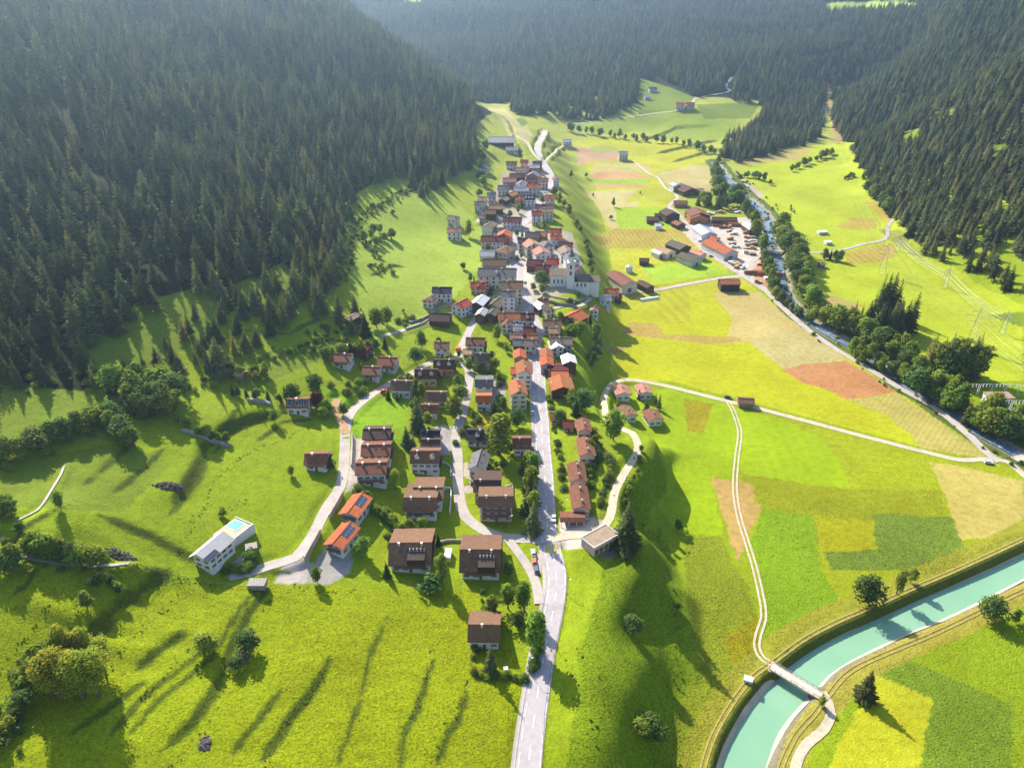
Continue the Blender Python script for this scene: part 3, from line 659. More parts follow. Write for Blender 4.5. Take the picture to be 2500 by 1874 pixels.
# ------------------------------------------------------------------ foliage materials
def leaf_mat(name, c1, c2, trans=.35, var=.25, sc=.8, tip=None):
    m, nt, out = new_mat(name)
    tc = N(nt, 'ShaderNodeTexCoord'); oi = N(nt, 'ShaderNodeObjectInfo')
    c = mix(nt, c1, c2, ramp(nt, noise(nt, tc.outputs['Object'], sc, 2, .6), .38, .62))
    hs = N(nt, 'ShaderNodeHueSaturation'); nt.links.new(c, hs.inputs['Color'])
    ma = N(nt, 'ShaderNodeMath', operation='MULTIPLY_ADD', i1=var * 2, i2=1 - var); nt.links.new(oi.outputs['Random'], ma.inputs[0]); nt.links.new(ma.outputs[0], hs.inputs['Value'])
    mb = N(nt, 'ShaderNodeMath', operation='MULTIPLY_ADD', i1=.05, i2=.475); mf = N(nt, 'ShaderNodeMath', operation='FRACT'); mm = N(nt, 'ShaderNodeMath', operation='MULTIPLY', i1=7.31)
    nt.links.new(oi.outputs['Random'], mm.inputs[0]); nt.links.new(mm.outputs[0], mf.inputs[0]); nt.links.new(mf.outputs[0], mb.inputs[0]); nt.links.new(mb.outputs[0], hs.inputs['Hue'])
    d = N(nt, 'ShaderNodeBsdfDiffuse'); t = N(nt, 'ShaderNodeBsdfTranslucent'); mx = N(nt, 'ShaderNodeMixShader', i0=trans)
    nt.links.new(hs.outputs[0], d.inputs[0]); nt.links.new(hs.outputs[0], t.inputs[0])
    nt.links.new(d.outputs[0], mx.inputs[1]); nt.links.new(t.outputs[0], mx.inputs[2]); nt.links.new(mx.outputs[0], out.inputs[0]); return m
M_SPR = leaf_mat('spruce_needles', (.062,.112,.056,1), (.21,.215,.075,1), .52, .5, 1.6)
M_LAR = leaf_mat('larch_needles', (.22,.24,.07,1), (.30,.27,.08,1), .42, .2)
M_LF = leaf_mat('green_leaves', (.15,.23,.035,1), (.27,.32,.05,1), .42, .25)
M_LD = leaf_mat('dark_leaves', (.085,.145,.04,1), (.15,.20,.05,1), .38, .25)
M_LY = leaf_mat('yellow_leaves', (.42,.40,.04,1), (.25,.33,.05,1), .48, .06)
M_LR = leaf_mat('red_leaves', (.10,.025,.03,1), (.16,.04,.04,1), .35, .15)
M_BK = surf_mat('bark', (.16,.12,.09), (.09,.07,.05), 3.0, .95, .4, 9)
def trunk_mesh(h, r0, r1, n=6, lean=0.0, sections=4):
    V, F = [], []
    for k in range(sections + 1):
        f = k / sections; r = r0 * (1 - f) + r1 * f; z = -.6 + f * (h + .6)
        for i in range(n):
            a = 2 * math.pi * i / n; V.append((math.cos(a) * r + lean * f * f, math.sin(a) * r, z))
    for k in range(sections):
        for i in range(n): j = (i + 1) % n; F.append((k * n + i, k * n + j, (k + 1) * n + j, (k + 1) * n + i))
    F.append(tuple(sections * n + i for i in range(n))); return V, F
def spruce_crown(seed, h=20.0, R0=3.1, whorls=24, br=9, sub=3, low=.08, droop=.32):
    r = random.Random(seed); V, F = [], []
    for w in range(whorls):
        f = w / (whorls - 1); f = f ** .93; z = h * (low + (1 - low) * f * .975)
        rad = R0 * ((1 - f) ** .82 + .035) * r.uniform(.8, 1.12); nb = max(4, int(br * (1 - .5 * f)))
        a0 = r.uniform(0, 6.28)
        for b_ in range(nb):
            a = a0 + 6.283 * b_ / nb + r.uniform(-.22, .22); L = rad * r.uniform(.62, 1.18); dr = L * (droop * r.uniform(.5, 1.3)); up = L * .1
            ca, sa = math.cos(a), math.sin(a); wd = max(.16, L * .24) * r.uniform(.8, 1.25)
            base = len(V)
            V += [(0, 0, z + up * .3), (ca * L * .45 - sa * wd, sa * L * .45 + ca * wd, z - dr * .35), (ca * L * .5, sa * L * .5, z + up * .9 - dr * .1),
                  (ca * L * .45 + sa * wd, sa * L * .45 - ca * wd, z - dr * .35), (ca * L, sa * L, z - dr * .8)]
            F += [(base, base + 1, base + 2), (base, base + 2, base + 3), (base + 1, base + 4, base + 2), (base + 2, base + 4, base + 3)]
            for s in range(sub):
                g = r.uniform(.35, .95); side = r.choice((-1, 1)); l2 = L * (1.05 - g) * .7 + .18; a2 = a + side * r.uniform(.5, 1.1)
                x0, y0, z0 = ca * L * g, sa * L * g, z + up - dr * g * .8; q = len(V)
                V += [(x0, y0, z0 + .06), (x0 + math.cos(a2) * l2, y0 + math.sin(a2) * l2, z0 - l2 * .35 - .05), (x0 + ca * l2 * .4, y0 + sa * l2 * .4, z0 - l2 * .5)]
                F.append((q, q + 1, q + 2))
    q = len(V); V += [(-.12, 0, h * .93), (.12, 0, h * .93), (0, 0, h * 1.0), (0, -.12, h * .93), (0, .12, h * .93)]; F += [(q, q + 1, q + 2), (q + 3, q + 4, q + 2)]
    return V, F
def leafy_crown(seed, h, rx, n=900, lobes=9, ls=.42, low=.22, tall=1.0, hollow=.62):
    """many small leaf tufts on the outside of a cluster of uneven lobes"""
    r = random.Random(seed); V, F = [], []; Ls = []
    hz = h * (1 - low) / 2; zc = h * low + hz
    for k in range(lobes):
        a = 6.283 * k / lobes * 2.4 + r.uniform(-.5, .5); f = r.uniform(.0, .62); zz = r.uniform(-.62, .66)
        wdt = math.sqrt(max(.05, 1 - zz * zz))
        Ls.append((math.cos(a) * rx * f * wdt, math.sin(a) * rx * f * wdt, zc + zz * hz, rx * r.uniform(.36, .6) * (.75 + .35 * wdt)))
    Ls.append((0, 0, zc, rx * .66)); Ls.append((0, 0, zc + hz * .62, rx * .42))
    for i in range(n):
        cx, cy_, c_z, rr = r.choice(Ls); u = r.uniform(-1, 1); a = r.uniform(0, 6.283); q = math.sqrt(1 - u * u); rad = rr * r.uniform(hollow, 1.08)
        x, y, z = cx + math.cos(a) * q * rad, cy_ + math.sin(a) * q * rad, c_z + u * rad * tall
        if z < h * low * .6: continue
        s = ls * r.uniform(.6, 1.5); t1 = Vector((r.gauss(0, 1), r.gauss(0, 1), r.gauss(0, .6))).normalized(); t2 = t1.cross(Vector((math.cos(a) * q, math.sin(a) * q, u + .3))).normalized()
        t1 = t1 * s; t2 = t2 * s * r.uniform(.6, 1.0); b0 = len(V); P = Vector((x, y, z))
        V += [tuple(P - t1), tuple(P + t2 * .8), tuple(P + t1), tuple(P - t2 * .8)]; F.append((b0, b0 + 1, b0 + 2, b0 + 3))
    return V, F
def limbs(seed, h, rx, low):
    r = random.Random(seed); V, F = trunk_mesh(h * .62, max(.14, h * .022), .05, 6)
    for k in range(6):
        a = 6.283 * k / 6 + r.uniform(-.4, .4); z0 = h * r.uniform(low * .8, .5); L = rx * r.uniform(.5, .8); q = len(V)
        for (d, rr) in ((0, h * .010), (L, .03)):
            for i in range(3):
                b_ = 2.094 * i; V.append((math.cos(a) * d + rr * math.cos(b_) * math.sin(a), math.sin(a) * d - rr * math.cos(b_) * math.cos(a), z0 + d * .8 + rr * math.sin(b_)))
        for i in range(3): j = (i + 1) % 3; F.append((q + i, q + j, q + 3 + j, q + 3 + i))
    return V, F
def mk(name, V, F, mats):
    me = bpy.data.meshes.new(name); me.from_pydata(V, [], F)
    for m in mats: me.materials.append(m)
    return me
SPR = []        # unit spruces 20 m tall: (crown mesh, trunk mesh)
for s, (R0, wh, br, lw, dr) in enumerate([(4.1,24,9,.05,.34),(3.4,23,8,.10,.42),(4.7,25,10,.03,.3),(3.0,21,8,.16,.5),(3.9,19,8,.22,.36)]):
    V, F = spruce_crown(100 + s, 20, R0, wh, br, 3, lw, dr); SPR.append((mk('spruce_crown', V, F, [M_SPR]), mk('spruce_trunk', *trunk_mesh(18.5, .30, .05), [M_BK])))
LAR = []
for s in range(2):
    V, F = spruce_crown(140 + s, 20, 3.0, 24, 8, 3, .1, .15); LAR.append((mk('larch_crown', V, F, [M_LAR]), SPR[0][1]))
def broad(kind, seed, mat, h=10.0, rx=3.6, n=1100, low=.2, tall=1.0, ls=.4, lobes=9):
    V, F = leafy_crown(seed, h, rx, n, lobes, ls, low, tall); return (mk(kind + '_crown', V, F, [mat]), mk(kind + '_trunk', *limbs(seed, h, rx, low), [M_BK]))
BRD = [broad('broadleaf', 200 + s, M_LD if s == 2 else M_LF, 10, [3.6,3.1,4.0,3.3][s], 1200, .14, 1.0) for s in range(4)]
ROUND = [broad('round', 210, M_LD, 10, 4.4, 2200, .08, 1.05, .36)]
POP = [broad('poplar', 220 + s, M_LF, 14, 2.7, 1500, .10, 1.5, .38, 12) for s in range(2)]
BIR = [broad('birch', 230 + s, M_LY, 12, 2.7, 3200, .2, 1.25, .19, 12) for s in range(3)]
RED = [broad('plum', 240, M_LR, 6, 2.2, 700, .2)]
BUSH = []
for s in range(4):
    V, F = leafy_crown(250 + s, 3.0, 2.2, 420, 6, .3, .0, .8); BUSH.append((mk('bush_foliage', V, F, [[M_LD, M_LF, M_LF, M_LY][s]]), None))
BUSHBIG = []
V, F = leafy_crown(260, 3.0, 2.2, 1400, 8, .17, .0, .85); BUSHBIG.append((mk('bush_foliage', V, F, [M_LD]), None))
V, F = leafy_crown(261, 3.0, 2.2, 1200, 8, .17, .0, .85); BUSHBIG.append((mk('bush_foliage', V, F, [M_LF]), None))
REFH = {'s': 20, 'l': 20, 'b': 10, 'r': 10, 'p': 14, 'y': 12, 'd': 6, 'u': 3, 'U': 3}
LIB = {'s': SPR, 'l': LAR, 'b': BRD, 'r': ROUND, 'p': POP, 'y': BIR, 'd': RED, 'u': BUSH[:3], 'U': BUSHBIG}
NAMES = {'s': 'spruce_tree', 'l': 'larch_tree', 'b': 'broadleaf_tree', 'r': 'round_tree', 'p': 'poplar_tree', 'y': 'birch_tree', 'd': 'plum_tree', 'u': 'bush', 'U': 'bush'}
CATS = {'s': 'tree', 'l': 'tree', 'b': 'tree', 'r': 'tree', 'p': 'tree', 'y': 'tree', 'd': 'tree', 'u': 'bush', 'U': 'bush'}
def put_tree(k, x, y, h, label, group=None, wide=1.0, var=None, parts=True, z=None):
    lib = LIB[k]; cm, tm = lib[(var if var is not None else rng.randrange(len(lib))) % len(lib)]; s = h / REFH[k]
    z = Hs(x, y) if z is None else z; rz = rng.uniform(0, 6.28)
    if parts and tm is not None:
        root = bpy.data.objects.new(NAMES[k], None); link(root); root.location = (x, y, z - .15); root.rotation_euler = (rng.uniform(-.03,.03), rng.uniform(-.03,.03), rz); root.scale = (s * wide, s * wide, s)
        for nm_, me_ in (('crown', cm), ('trunk', tm)):
            c_ = bpy.data.objects.new(nm_, me_); link(c_); c_.parent = root
    else:
        root = bpy.data.objects.new(NAMES[k], cm); link(root); root.location = (x, y, z - .15); root.rotation_euler = (0, 0, rz); root.scale = (s * wide, s * wide, s)
    tag(root, label, CATS[k], group); return root

# ------------------------------------------------------------------ forests
def visible(X, Y, Z, lift=14.0, n=60):
    ok = np.ones(len(X), bool)
    for f in np.linspace(.25, .985, n):
        ok &= bilin(BASE, X * f, Y * f) < (CAMZ + (Z + lift - CAMZ) * f) + 3
    return ok
def scatter(x0, x1, y0, y1, sp, seed):
    r = np.random.default_rng(seed); X, Y = np.meshgrid(np.arange(x0, x1, sp), np.arange(y0, y1, sp * .9)); X = X + (np.arange(X.shape[0]) % 2)[:, None] * sp / 2
    X = X.ravel() + r.uniform(-.42, .42, X.size) * sp; Y = Y.ravel() + r.uniform(-.42, .42, Y.size) * sp; return X, Y
POLY_LEFT = [(-900,-600),(700,-300),(880,0),(1010,110),(1100,190),(1150,235),(1162,300),(1160,350),(1165,400),(1150,430),(1110,410),(1060,425),(1000,470),(930,478),(868,520),(842,560),(838,650),(805,770),(770,820),
             (700,835),(640,850),(560,905),(470,945),(400,955),(240,960),(200,930),(0,960),(-300,1000),(-900,1200)]
CLEAR_L = [[(600,690),(660,655),(720,665),(720,700),(640,710)], [(230,860),(330,770),(400,770),(500,715),(520,740),(450,800),(400,830),(380,880),(330,915),(250,900)], [(395,650),(480,620),(520,640),(480,670),(400,680)],
           [(545,900),(640,840),(700,838),(560,930)], [(700,800),(790,770),(800,800),(760,828),(700,830)], [(860,470),(1000,430),(1010,470),(930,490),(880,520)]]
POLY_FAR = [(400,-600),(2700,-600),(2400,-20),(2330,0),(2200,100),(2120,150),(2040,215),(2030,290),(2000,320),(1990,345),(1940,355),(1860,385),(1800,400),(1770,385),(1762,350),(1800,330),(1850,300),(1870,262),(1790,245),(1768,228),
            (1700,240),(1660,215),(1600,190),(1560,200),(1560,250),(1545,286),(1450,300),(1380,292),(1330,318),(1250,290),(1180,262),(1150,235),(1000,240),(850,140),(600,0),(400,-100)]
CLEAR_F = [[(1560,190),(1640,215),(1680,262),(1540,290),(1500,290),(1555,250)], [(1380,262),(1410,262),(1405,285),(1383,283)], [(2012,6),(2200,0),(2262,20),(2100,26),(2010,34)], [(978,-10),(1032,-10),(1032,10),(983,10)], [(2012,205),(2030,205),(2040,300),(2062,345),(2020,345),(2010,300)],
           [(1430,300),(1760,225),(1770,205),(1785,180),(1800,180),(1788,232),(1700,262),(1450,310)], [(1880,155),(2090,112),(2090,124),(1880,166)]]
POLY_RIGHT = [(2030,290),(2040,215),(2120,150),(2200,100),(2330,0),(2400,-20),(2700,-600),(3400,-500),(3400,900),(2500,720),(2420,700),(2360,670),(2345,640),(2250,640),(2235,610),(2210,560),(2170,540),(2140,490),(2110,450),(2100,420),(2090,395),(2085,350),(2062,345),(2040,320)]
CLEAR_R = [[(2205,322),(2250,312),(2242,345),(2200,352)], [(2268,275),(2330,268),(2322,290),(2275,294)], [(2410,358),(2465,350),(2445,388),(2418,382)], [(2136,530),(2200,540),(2215,600),(2180,600)], [(2450,620),(2500,640),(2500,690),(2440,660)]]
def forest_points(sp, box, poly, clears, seed, zmin, zoneflt):
    X, Y = scatter(*box, sp, seed); Z = H(X, Y); U, Vv = project(X, Y, Z); front = (Y * CP - (Z - CAMZ) * SP) > 30
    m = front & inpoly(U, Vv, poly) & zoneflt(X, Y, Z)
    for c in clears: m &= ~(inpoly(U, Vv, c))
    dens = vnoise(X, Y, 60) + .6 * vnoise(X + 999, Y, 23); r = np.random.default_rng(seed + 1); m &= r.random(len(X)) < np.clip(.95 + dens * .9, .45, 1)
    X, Y, Z = X[m], Y[m], Z[m]; v_ = visible(X, Y, Z); return X[v_], Y[v_], Z[v_]
fl = forest_points(8.9, (-1050, 20, 90, 1360), POLY_LEFT, CLEAR_L, 5, 0, lambda x, y, z: (y < 1330) & (x < 0 + 0 * y))
fr = forest_points(7.7, (330, 1300, 330, 1900), POLY_RIGHT, CLEAR_R, 6, 0, lambda x, y, z: (x > 300) & (z > 8) & ((y < 1420) | (x > 640)))
ff = forest_points(8.6, (-760, 1250, 930, 2700), POLY_FAR, CLEAR_F, 7, 0, lambda x, y, z: ((y > 1180) & ((y > 1330) | (x > 0))) | ((y > 930) & (x > 120)))
def heights(X, Y, seed, lo, hi):
    r = np.random.default_rng(seed); return lo + (hi - lo) * np.clip(.5 + vnoise(X, Y, 80) * .7 + r.normal(0, .32, len(X)), 0, 1)
hl = heights(fl[0], fl[1], 1, 15, 28); ul, vl = project(*fl)
young = inpoly(ul, vl, [(480,720),(800,560),(860,560),(850,700),(790,830),(560,900),(480,940),(200,1000),(0,1000),(0,760),(200,850),(400,850)]); hl = np.where(young, hl * .75, hl)
hr = heights(fr[0], fr[1], 2, 13, 22); hf = heights(ff[0], ff[1], 3, 13, 23)
bare = {'l': [], 'r': [], 'f': []}
ALL = []
for key, (X, Y, Z), Hh in (('l', fl, hl), ('r', fr, hr), ('f', ff, hf)):
    q = Y * CP - (Z - CAMZ) * SP; U, Vv = project(X, Y, Z); U2, V2_ = project(X, Y, Z + Hh)
    inside = (U > 5) & (U < 2495) & (V2_ > 0) & (Vv < 1870)
    px = Hh * FPX / q * inside; ALL.append(np.stack([X, Y, Z, Hh, px, np.full(len(X), {'l': 0, 'r': 1, 'f': 2}[key])], 1))
ALL = np.concatenate(ALL); order = np.argsort(-ALL[:, 4]); NIND = 135
r_ = random.Random(3)
# a few hundred of the largest stand as trees of their own
IND = ALL[order[:NIND]]; REST = ALL[order[NIND:]]
for X, Y, Z, Hh, px, k in IND:
    if k == 0: put_tree('s', X, Y, Hh, 'tall dark spruce inside the forest covering the left mountainside', 'spruces of the left mountainside forest', r_.uniform(1.1, 1.7), z=Z)
    elif k == 1: put_tree('s', X, Y, Hh, 'dark spruce at the edge of the forest on the right mountainside', 'spruces of the right mountainside forest', r_.uniform(1.1, 1.6), z=Z)
    else: put_tree('s', X, Y, Hh, 'hazy spruce in the far forest beyond the upper meadows', 'spruces of the far forest', z=Z)
# the rest of each forest is one mass
tree_col = bpy.data.collections.new('forest_kinds')
def merged(pair):
    V, F, mi = [], [], []; ms = []
    for me_, idx in ((pair[0], 0), (pair[1], 1)):
        o0 = len(V); V += [tuple(v.co) for v in me_.vertices]; F += [tuple(i + o0 for i in pl.vertices) for pl in me_.polygons]; mi += [idx] * len(me_.polygons); ms.append(me_.materials[0])
    me_ = bpy.data.meshes.new('forest_tree'); me_.from_pydata(V, [], F)
    for m in ms: me_.materials.append(m)
    me_.polygons.foreach_set('material_index', np.array(mi, dtype=np.int32)); return me_
for i, pr in enumerate(SPR + LAR):
    o = bpy.data.objects.new('forest_tree', merged(pr)); tree_col.objects.link(o); o.name = 'forest_tree_%d' % i
gn = bpy.data.node_groups.new('forest_trees', 'GeometryNodeTree')
gn.interface.new_socket('Geometry', in_out='INPUT', socket_type='NodeSocketGeometry'); gn.interface.new_socket('Geometry', in_out='OUTPUT', socket_type='NodeSocketGeometry')
gi = gn.nodes.new('NodeGroupInput'); go = gn.nodes.new('NodeGroupOutput'); iop = gn.nodes.new('GeometryNodeInstanceOnPoints'); ci = gn.nodes.new('GeometryNodeCollectionInfo')
ci.inputs[0].default_value = tree_col; ci.inputs['Separate Children'].default_value = True; ci.inputs['Reset Children'].default_value = True
def nattr(name, ty):
    n = gn.nodes.new('GeometryNodeInputNamedAttribute'); n.data_type = ty; n.inputs[0].default_value = name; return n.outputs[0]
gn.links.new(gi.outputs[0], iop.inputs['Points']); gn.links.new(ci.outputs[0], iop.inputs['Instance']); iop.inputs['Pick Instance'].default_value = True
gn.links.new(nattr('kind', 'INT'), iop.inputs['Instance Index']); gn.links.new(nattr('rot', 'FLOAT_VECTOR'), iop.inputs['Rotation']); gn.links.new(nattr('scl', 'FLOAT_VECTOR'), iop.inputs['Scale'])
gn.links.new(iop.outputs[0], go.inputs[0])
def forest_mass(name, label, P, larch=.0):
    n = len(P); me_ = bpy.data.meshes.new(name); me_.vertices.add(n); P = P.copy(); P[:, 2] -= .3; me_.vertices.foreach_set('co', P[:, :3].astype(np.float32).ravel())
    g = np.random.default_rng(n); kd = g.integers(0, 5, n); kd = np.where(g.random(n) < larch, g.integers(5, 7, n), kd)
    s = P[:, 3] / 20; w = s * g.uniform(1.05, 1.75, n)
    a_ = me_.attributes.new('kind', 'INT', 'POINT'); a_.data.foreach_set('value', kd.astype(np.int32))
    a_ = me_.attributes.new('rot', 'FLOAT_VECTOR', 'POINT'); a_.data.foreach_set('vector', np.stack([g.normal(0, .03, n), g.normal(0, .03, n), g.uniform(0, 6.28, n)], 1).astype(np.float32).ravel())
    a_ = me_.attributes.new('scl', 'FLOAT_VECTOR', 'POINT'); a_.data.foreach_set('vector', np.stack([w, w, s], 1).astype(np.float32).ravel())
    o = bpy.data.objects.new(name, me_); link(o); md = o.modifiers.new('trees', 'NODES'); md.node_group = gn
    tag(o, label, 'forest', kind='stuff'); return o
forest_mass('left_mountain_forest', 'dense dark spruce forest covering the left mountainside', REST[REST[:, 5] == 0], .16)
forest_mass('right_mountain_forest', 'dense spruce forest covering the right mountainside', REST[REST[:, 5] == 1], .12)
forest_mass('far_forest', 'hazy blue spruce forest on the far slope across the top', REST[REST[:, 5] == 2], .16)
print('forest', len(fl[0]), len(fr[0]), len(ff[0]))
# brush: shrubs under and along the forest edges, one mass
bush_col = bpy.data.collections.new('brush_kinds')
for i, pr in enumerate(BUSH[:3]):
    o = bpy.data.objects.new('brush_kind_%d' % i, pr[0]); bush_col.objects.link(o)
gb = gn.copy(); [n for n in gb.nodes if n.type == 'COLLECTION_INFO'][0].inputs[0].default_value = bush_col
def brush(name, label, lines, n, spread, hmin, hmax, seed, kinds=3):
    g = np.random.default_rng(seed); P = []
    for l in lines:
        w = smooth_line([atxy(u, v) for u, v in l], 2.0); k = max(2, int(n * len(w)))
        idx = g.integers(0, len(w), k); A = np.array(w)[idx] + g.normal(0, spread, (k, 2)); P.append(A)
    P = np.concatenate(P); m = len(P); z = H(P[:, 0], P[:, 1]) - .2; hh = g.uniform(hmin, hmax, m)
    me_ = bpy.data.meshes.new(name); me_.vertices.add(m); me_.vertices.foreach_set('co', np.c_[P, z].astype(np.float32).ravel())
    a_ = me_.attributes.new('kind', 'INT', 'POINT'); a_.data.foreach_set('value', g.integers(0, kinds, m).astype(np.int32))
    a_ = me_.attributes.new('rot', 'FLOAT_VECTOR', 'POINT'); a_.data.foreach_set('vector', np.stack([0 * hh, 0 * hh, g.uniform(0, 6.28, m)], 1).astype(np.float32).ravel())
    s = hh / 3; w_ = s * g.uniform(.8, 1.3, m); a_ = me_.attributes.new('scl', 'FLOAT_VECTOR', 'POINT'); a_.data.foreach_set('vector', np.stack([w_, w_, s], 1).astype(np.float32).ravel())
    o = bpy.data.objects.new(name, me_); link(o); md = o.modifiers.new('shrubs', 'NODES'); md.node_group = gb; tag(o, label, 'undergrowth', kind='stuff'); return o
brush('undergrowth', 'low dark scrub and weeds along the terrace banks of the left meadows', [
    [(434,1358),(505,1229),(517,1182),(564,1135),(634,1094),(720,1060)], [(500,1240),(560,1240),(600,1220)], [(1,1640),(60,1560),(120,1480)],
    [(253,1658),(305,1575),(352,1528),(434,1458)], [(352,1704),(399,1652),(470,1587)], [(411,1874),(481,1804),(528,1722),(575,1605),(611,1534),(650,1470)], [(640,1874),(706,1763),(754,1706),(795,1636)],
    [(985,1775),(1017,1718),(1039,1646),(1061,1579)], [(1060,1850),(1092,1769),(1118,1731),(1137,1661)], [(270,1395),(400,1405),(520,1436)], [(720,1430),(800,1445),(860,1440)], [(140,1580),(176,1522),(229,1440)]], 4.0, .7, .15, .5, 5)
brush('scrub', 'tangled dark scrub along the foot of the left forest', [[(0,1130),(100,1090),(200,1050),(300,1010),(420,985)], [(0,945),(200,935),(330,925),(420,950),(560,915),(640,880),(760,850),(800,800)], [(830,680),(850,600),(880,530),(960,490),(1060,440)],
    [(40,1330),(120,1360),(250,1380),(300,1395)], [(0,1750),(20,1700),(60,1640),(90,1600)], [(0,1850),(30,1800)], [(850,560),(900,600),(930,660)], [(760,830),(850,800),(930,770),(1010,790)]], 1.3, 3.5, 1.0, 3.2, 6)
brush('riverside_scrub', 'low green scrub on the banks of the mountain river', [RIV[1:][i:i + 2] for i in range(0, len(RIV) - 2)], .9, 9.0, .8, 2.6, 8)
brush('bank_grass', 'tall grass tufts on the steep bank beside the plain', [[(u, v - 6) for u, v in [(1570,1290),(1610,1330),(1640,1420),(1660,1560),(1640,1700)]], [(1450,1650),(1470,1740),(1440,1850)], [(1380,1700),(1400,1620),(1420,1560)],
    [(1552,1115),(1530,1170),(1508,1230)], [(1560,1270),(1640,1330),(1680,1350)]], .8, 1.6, .3, .8, 9)

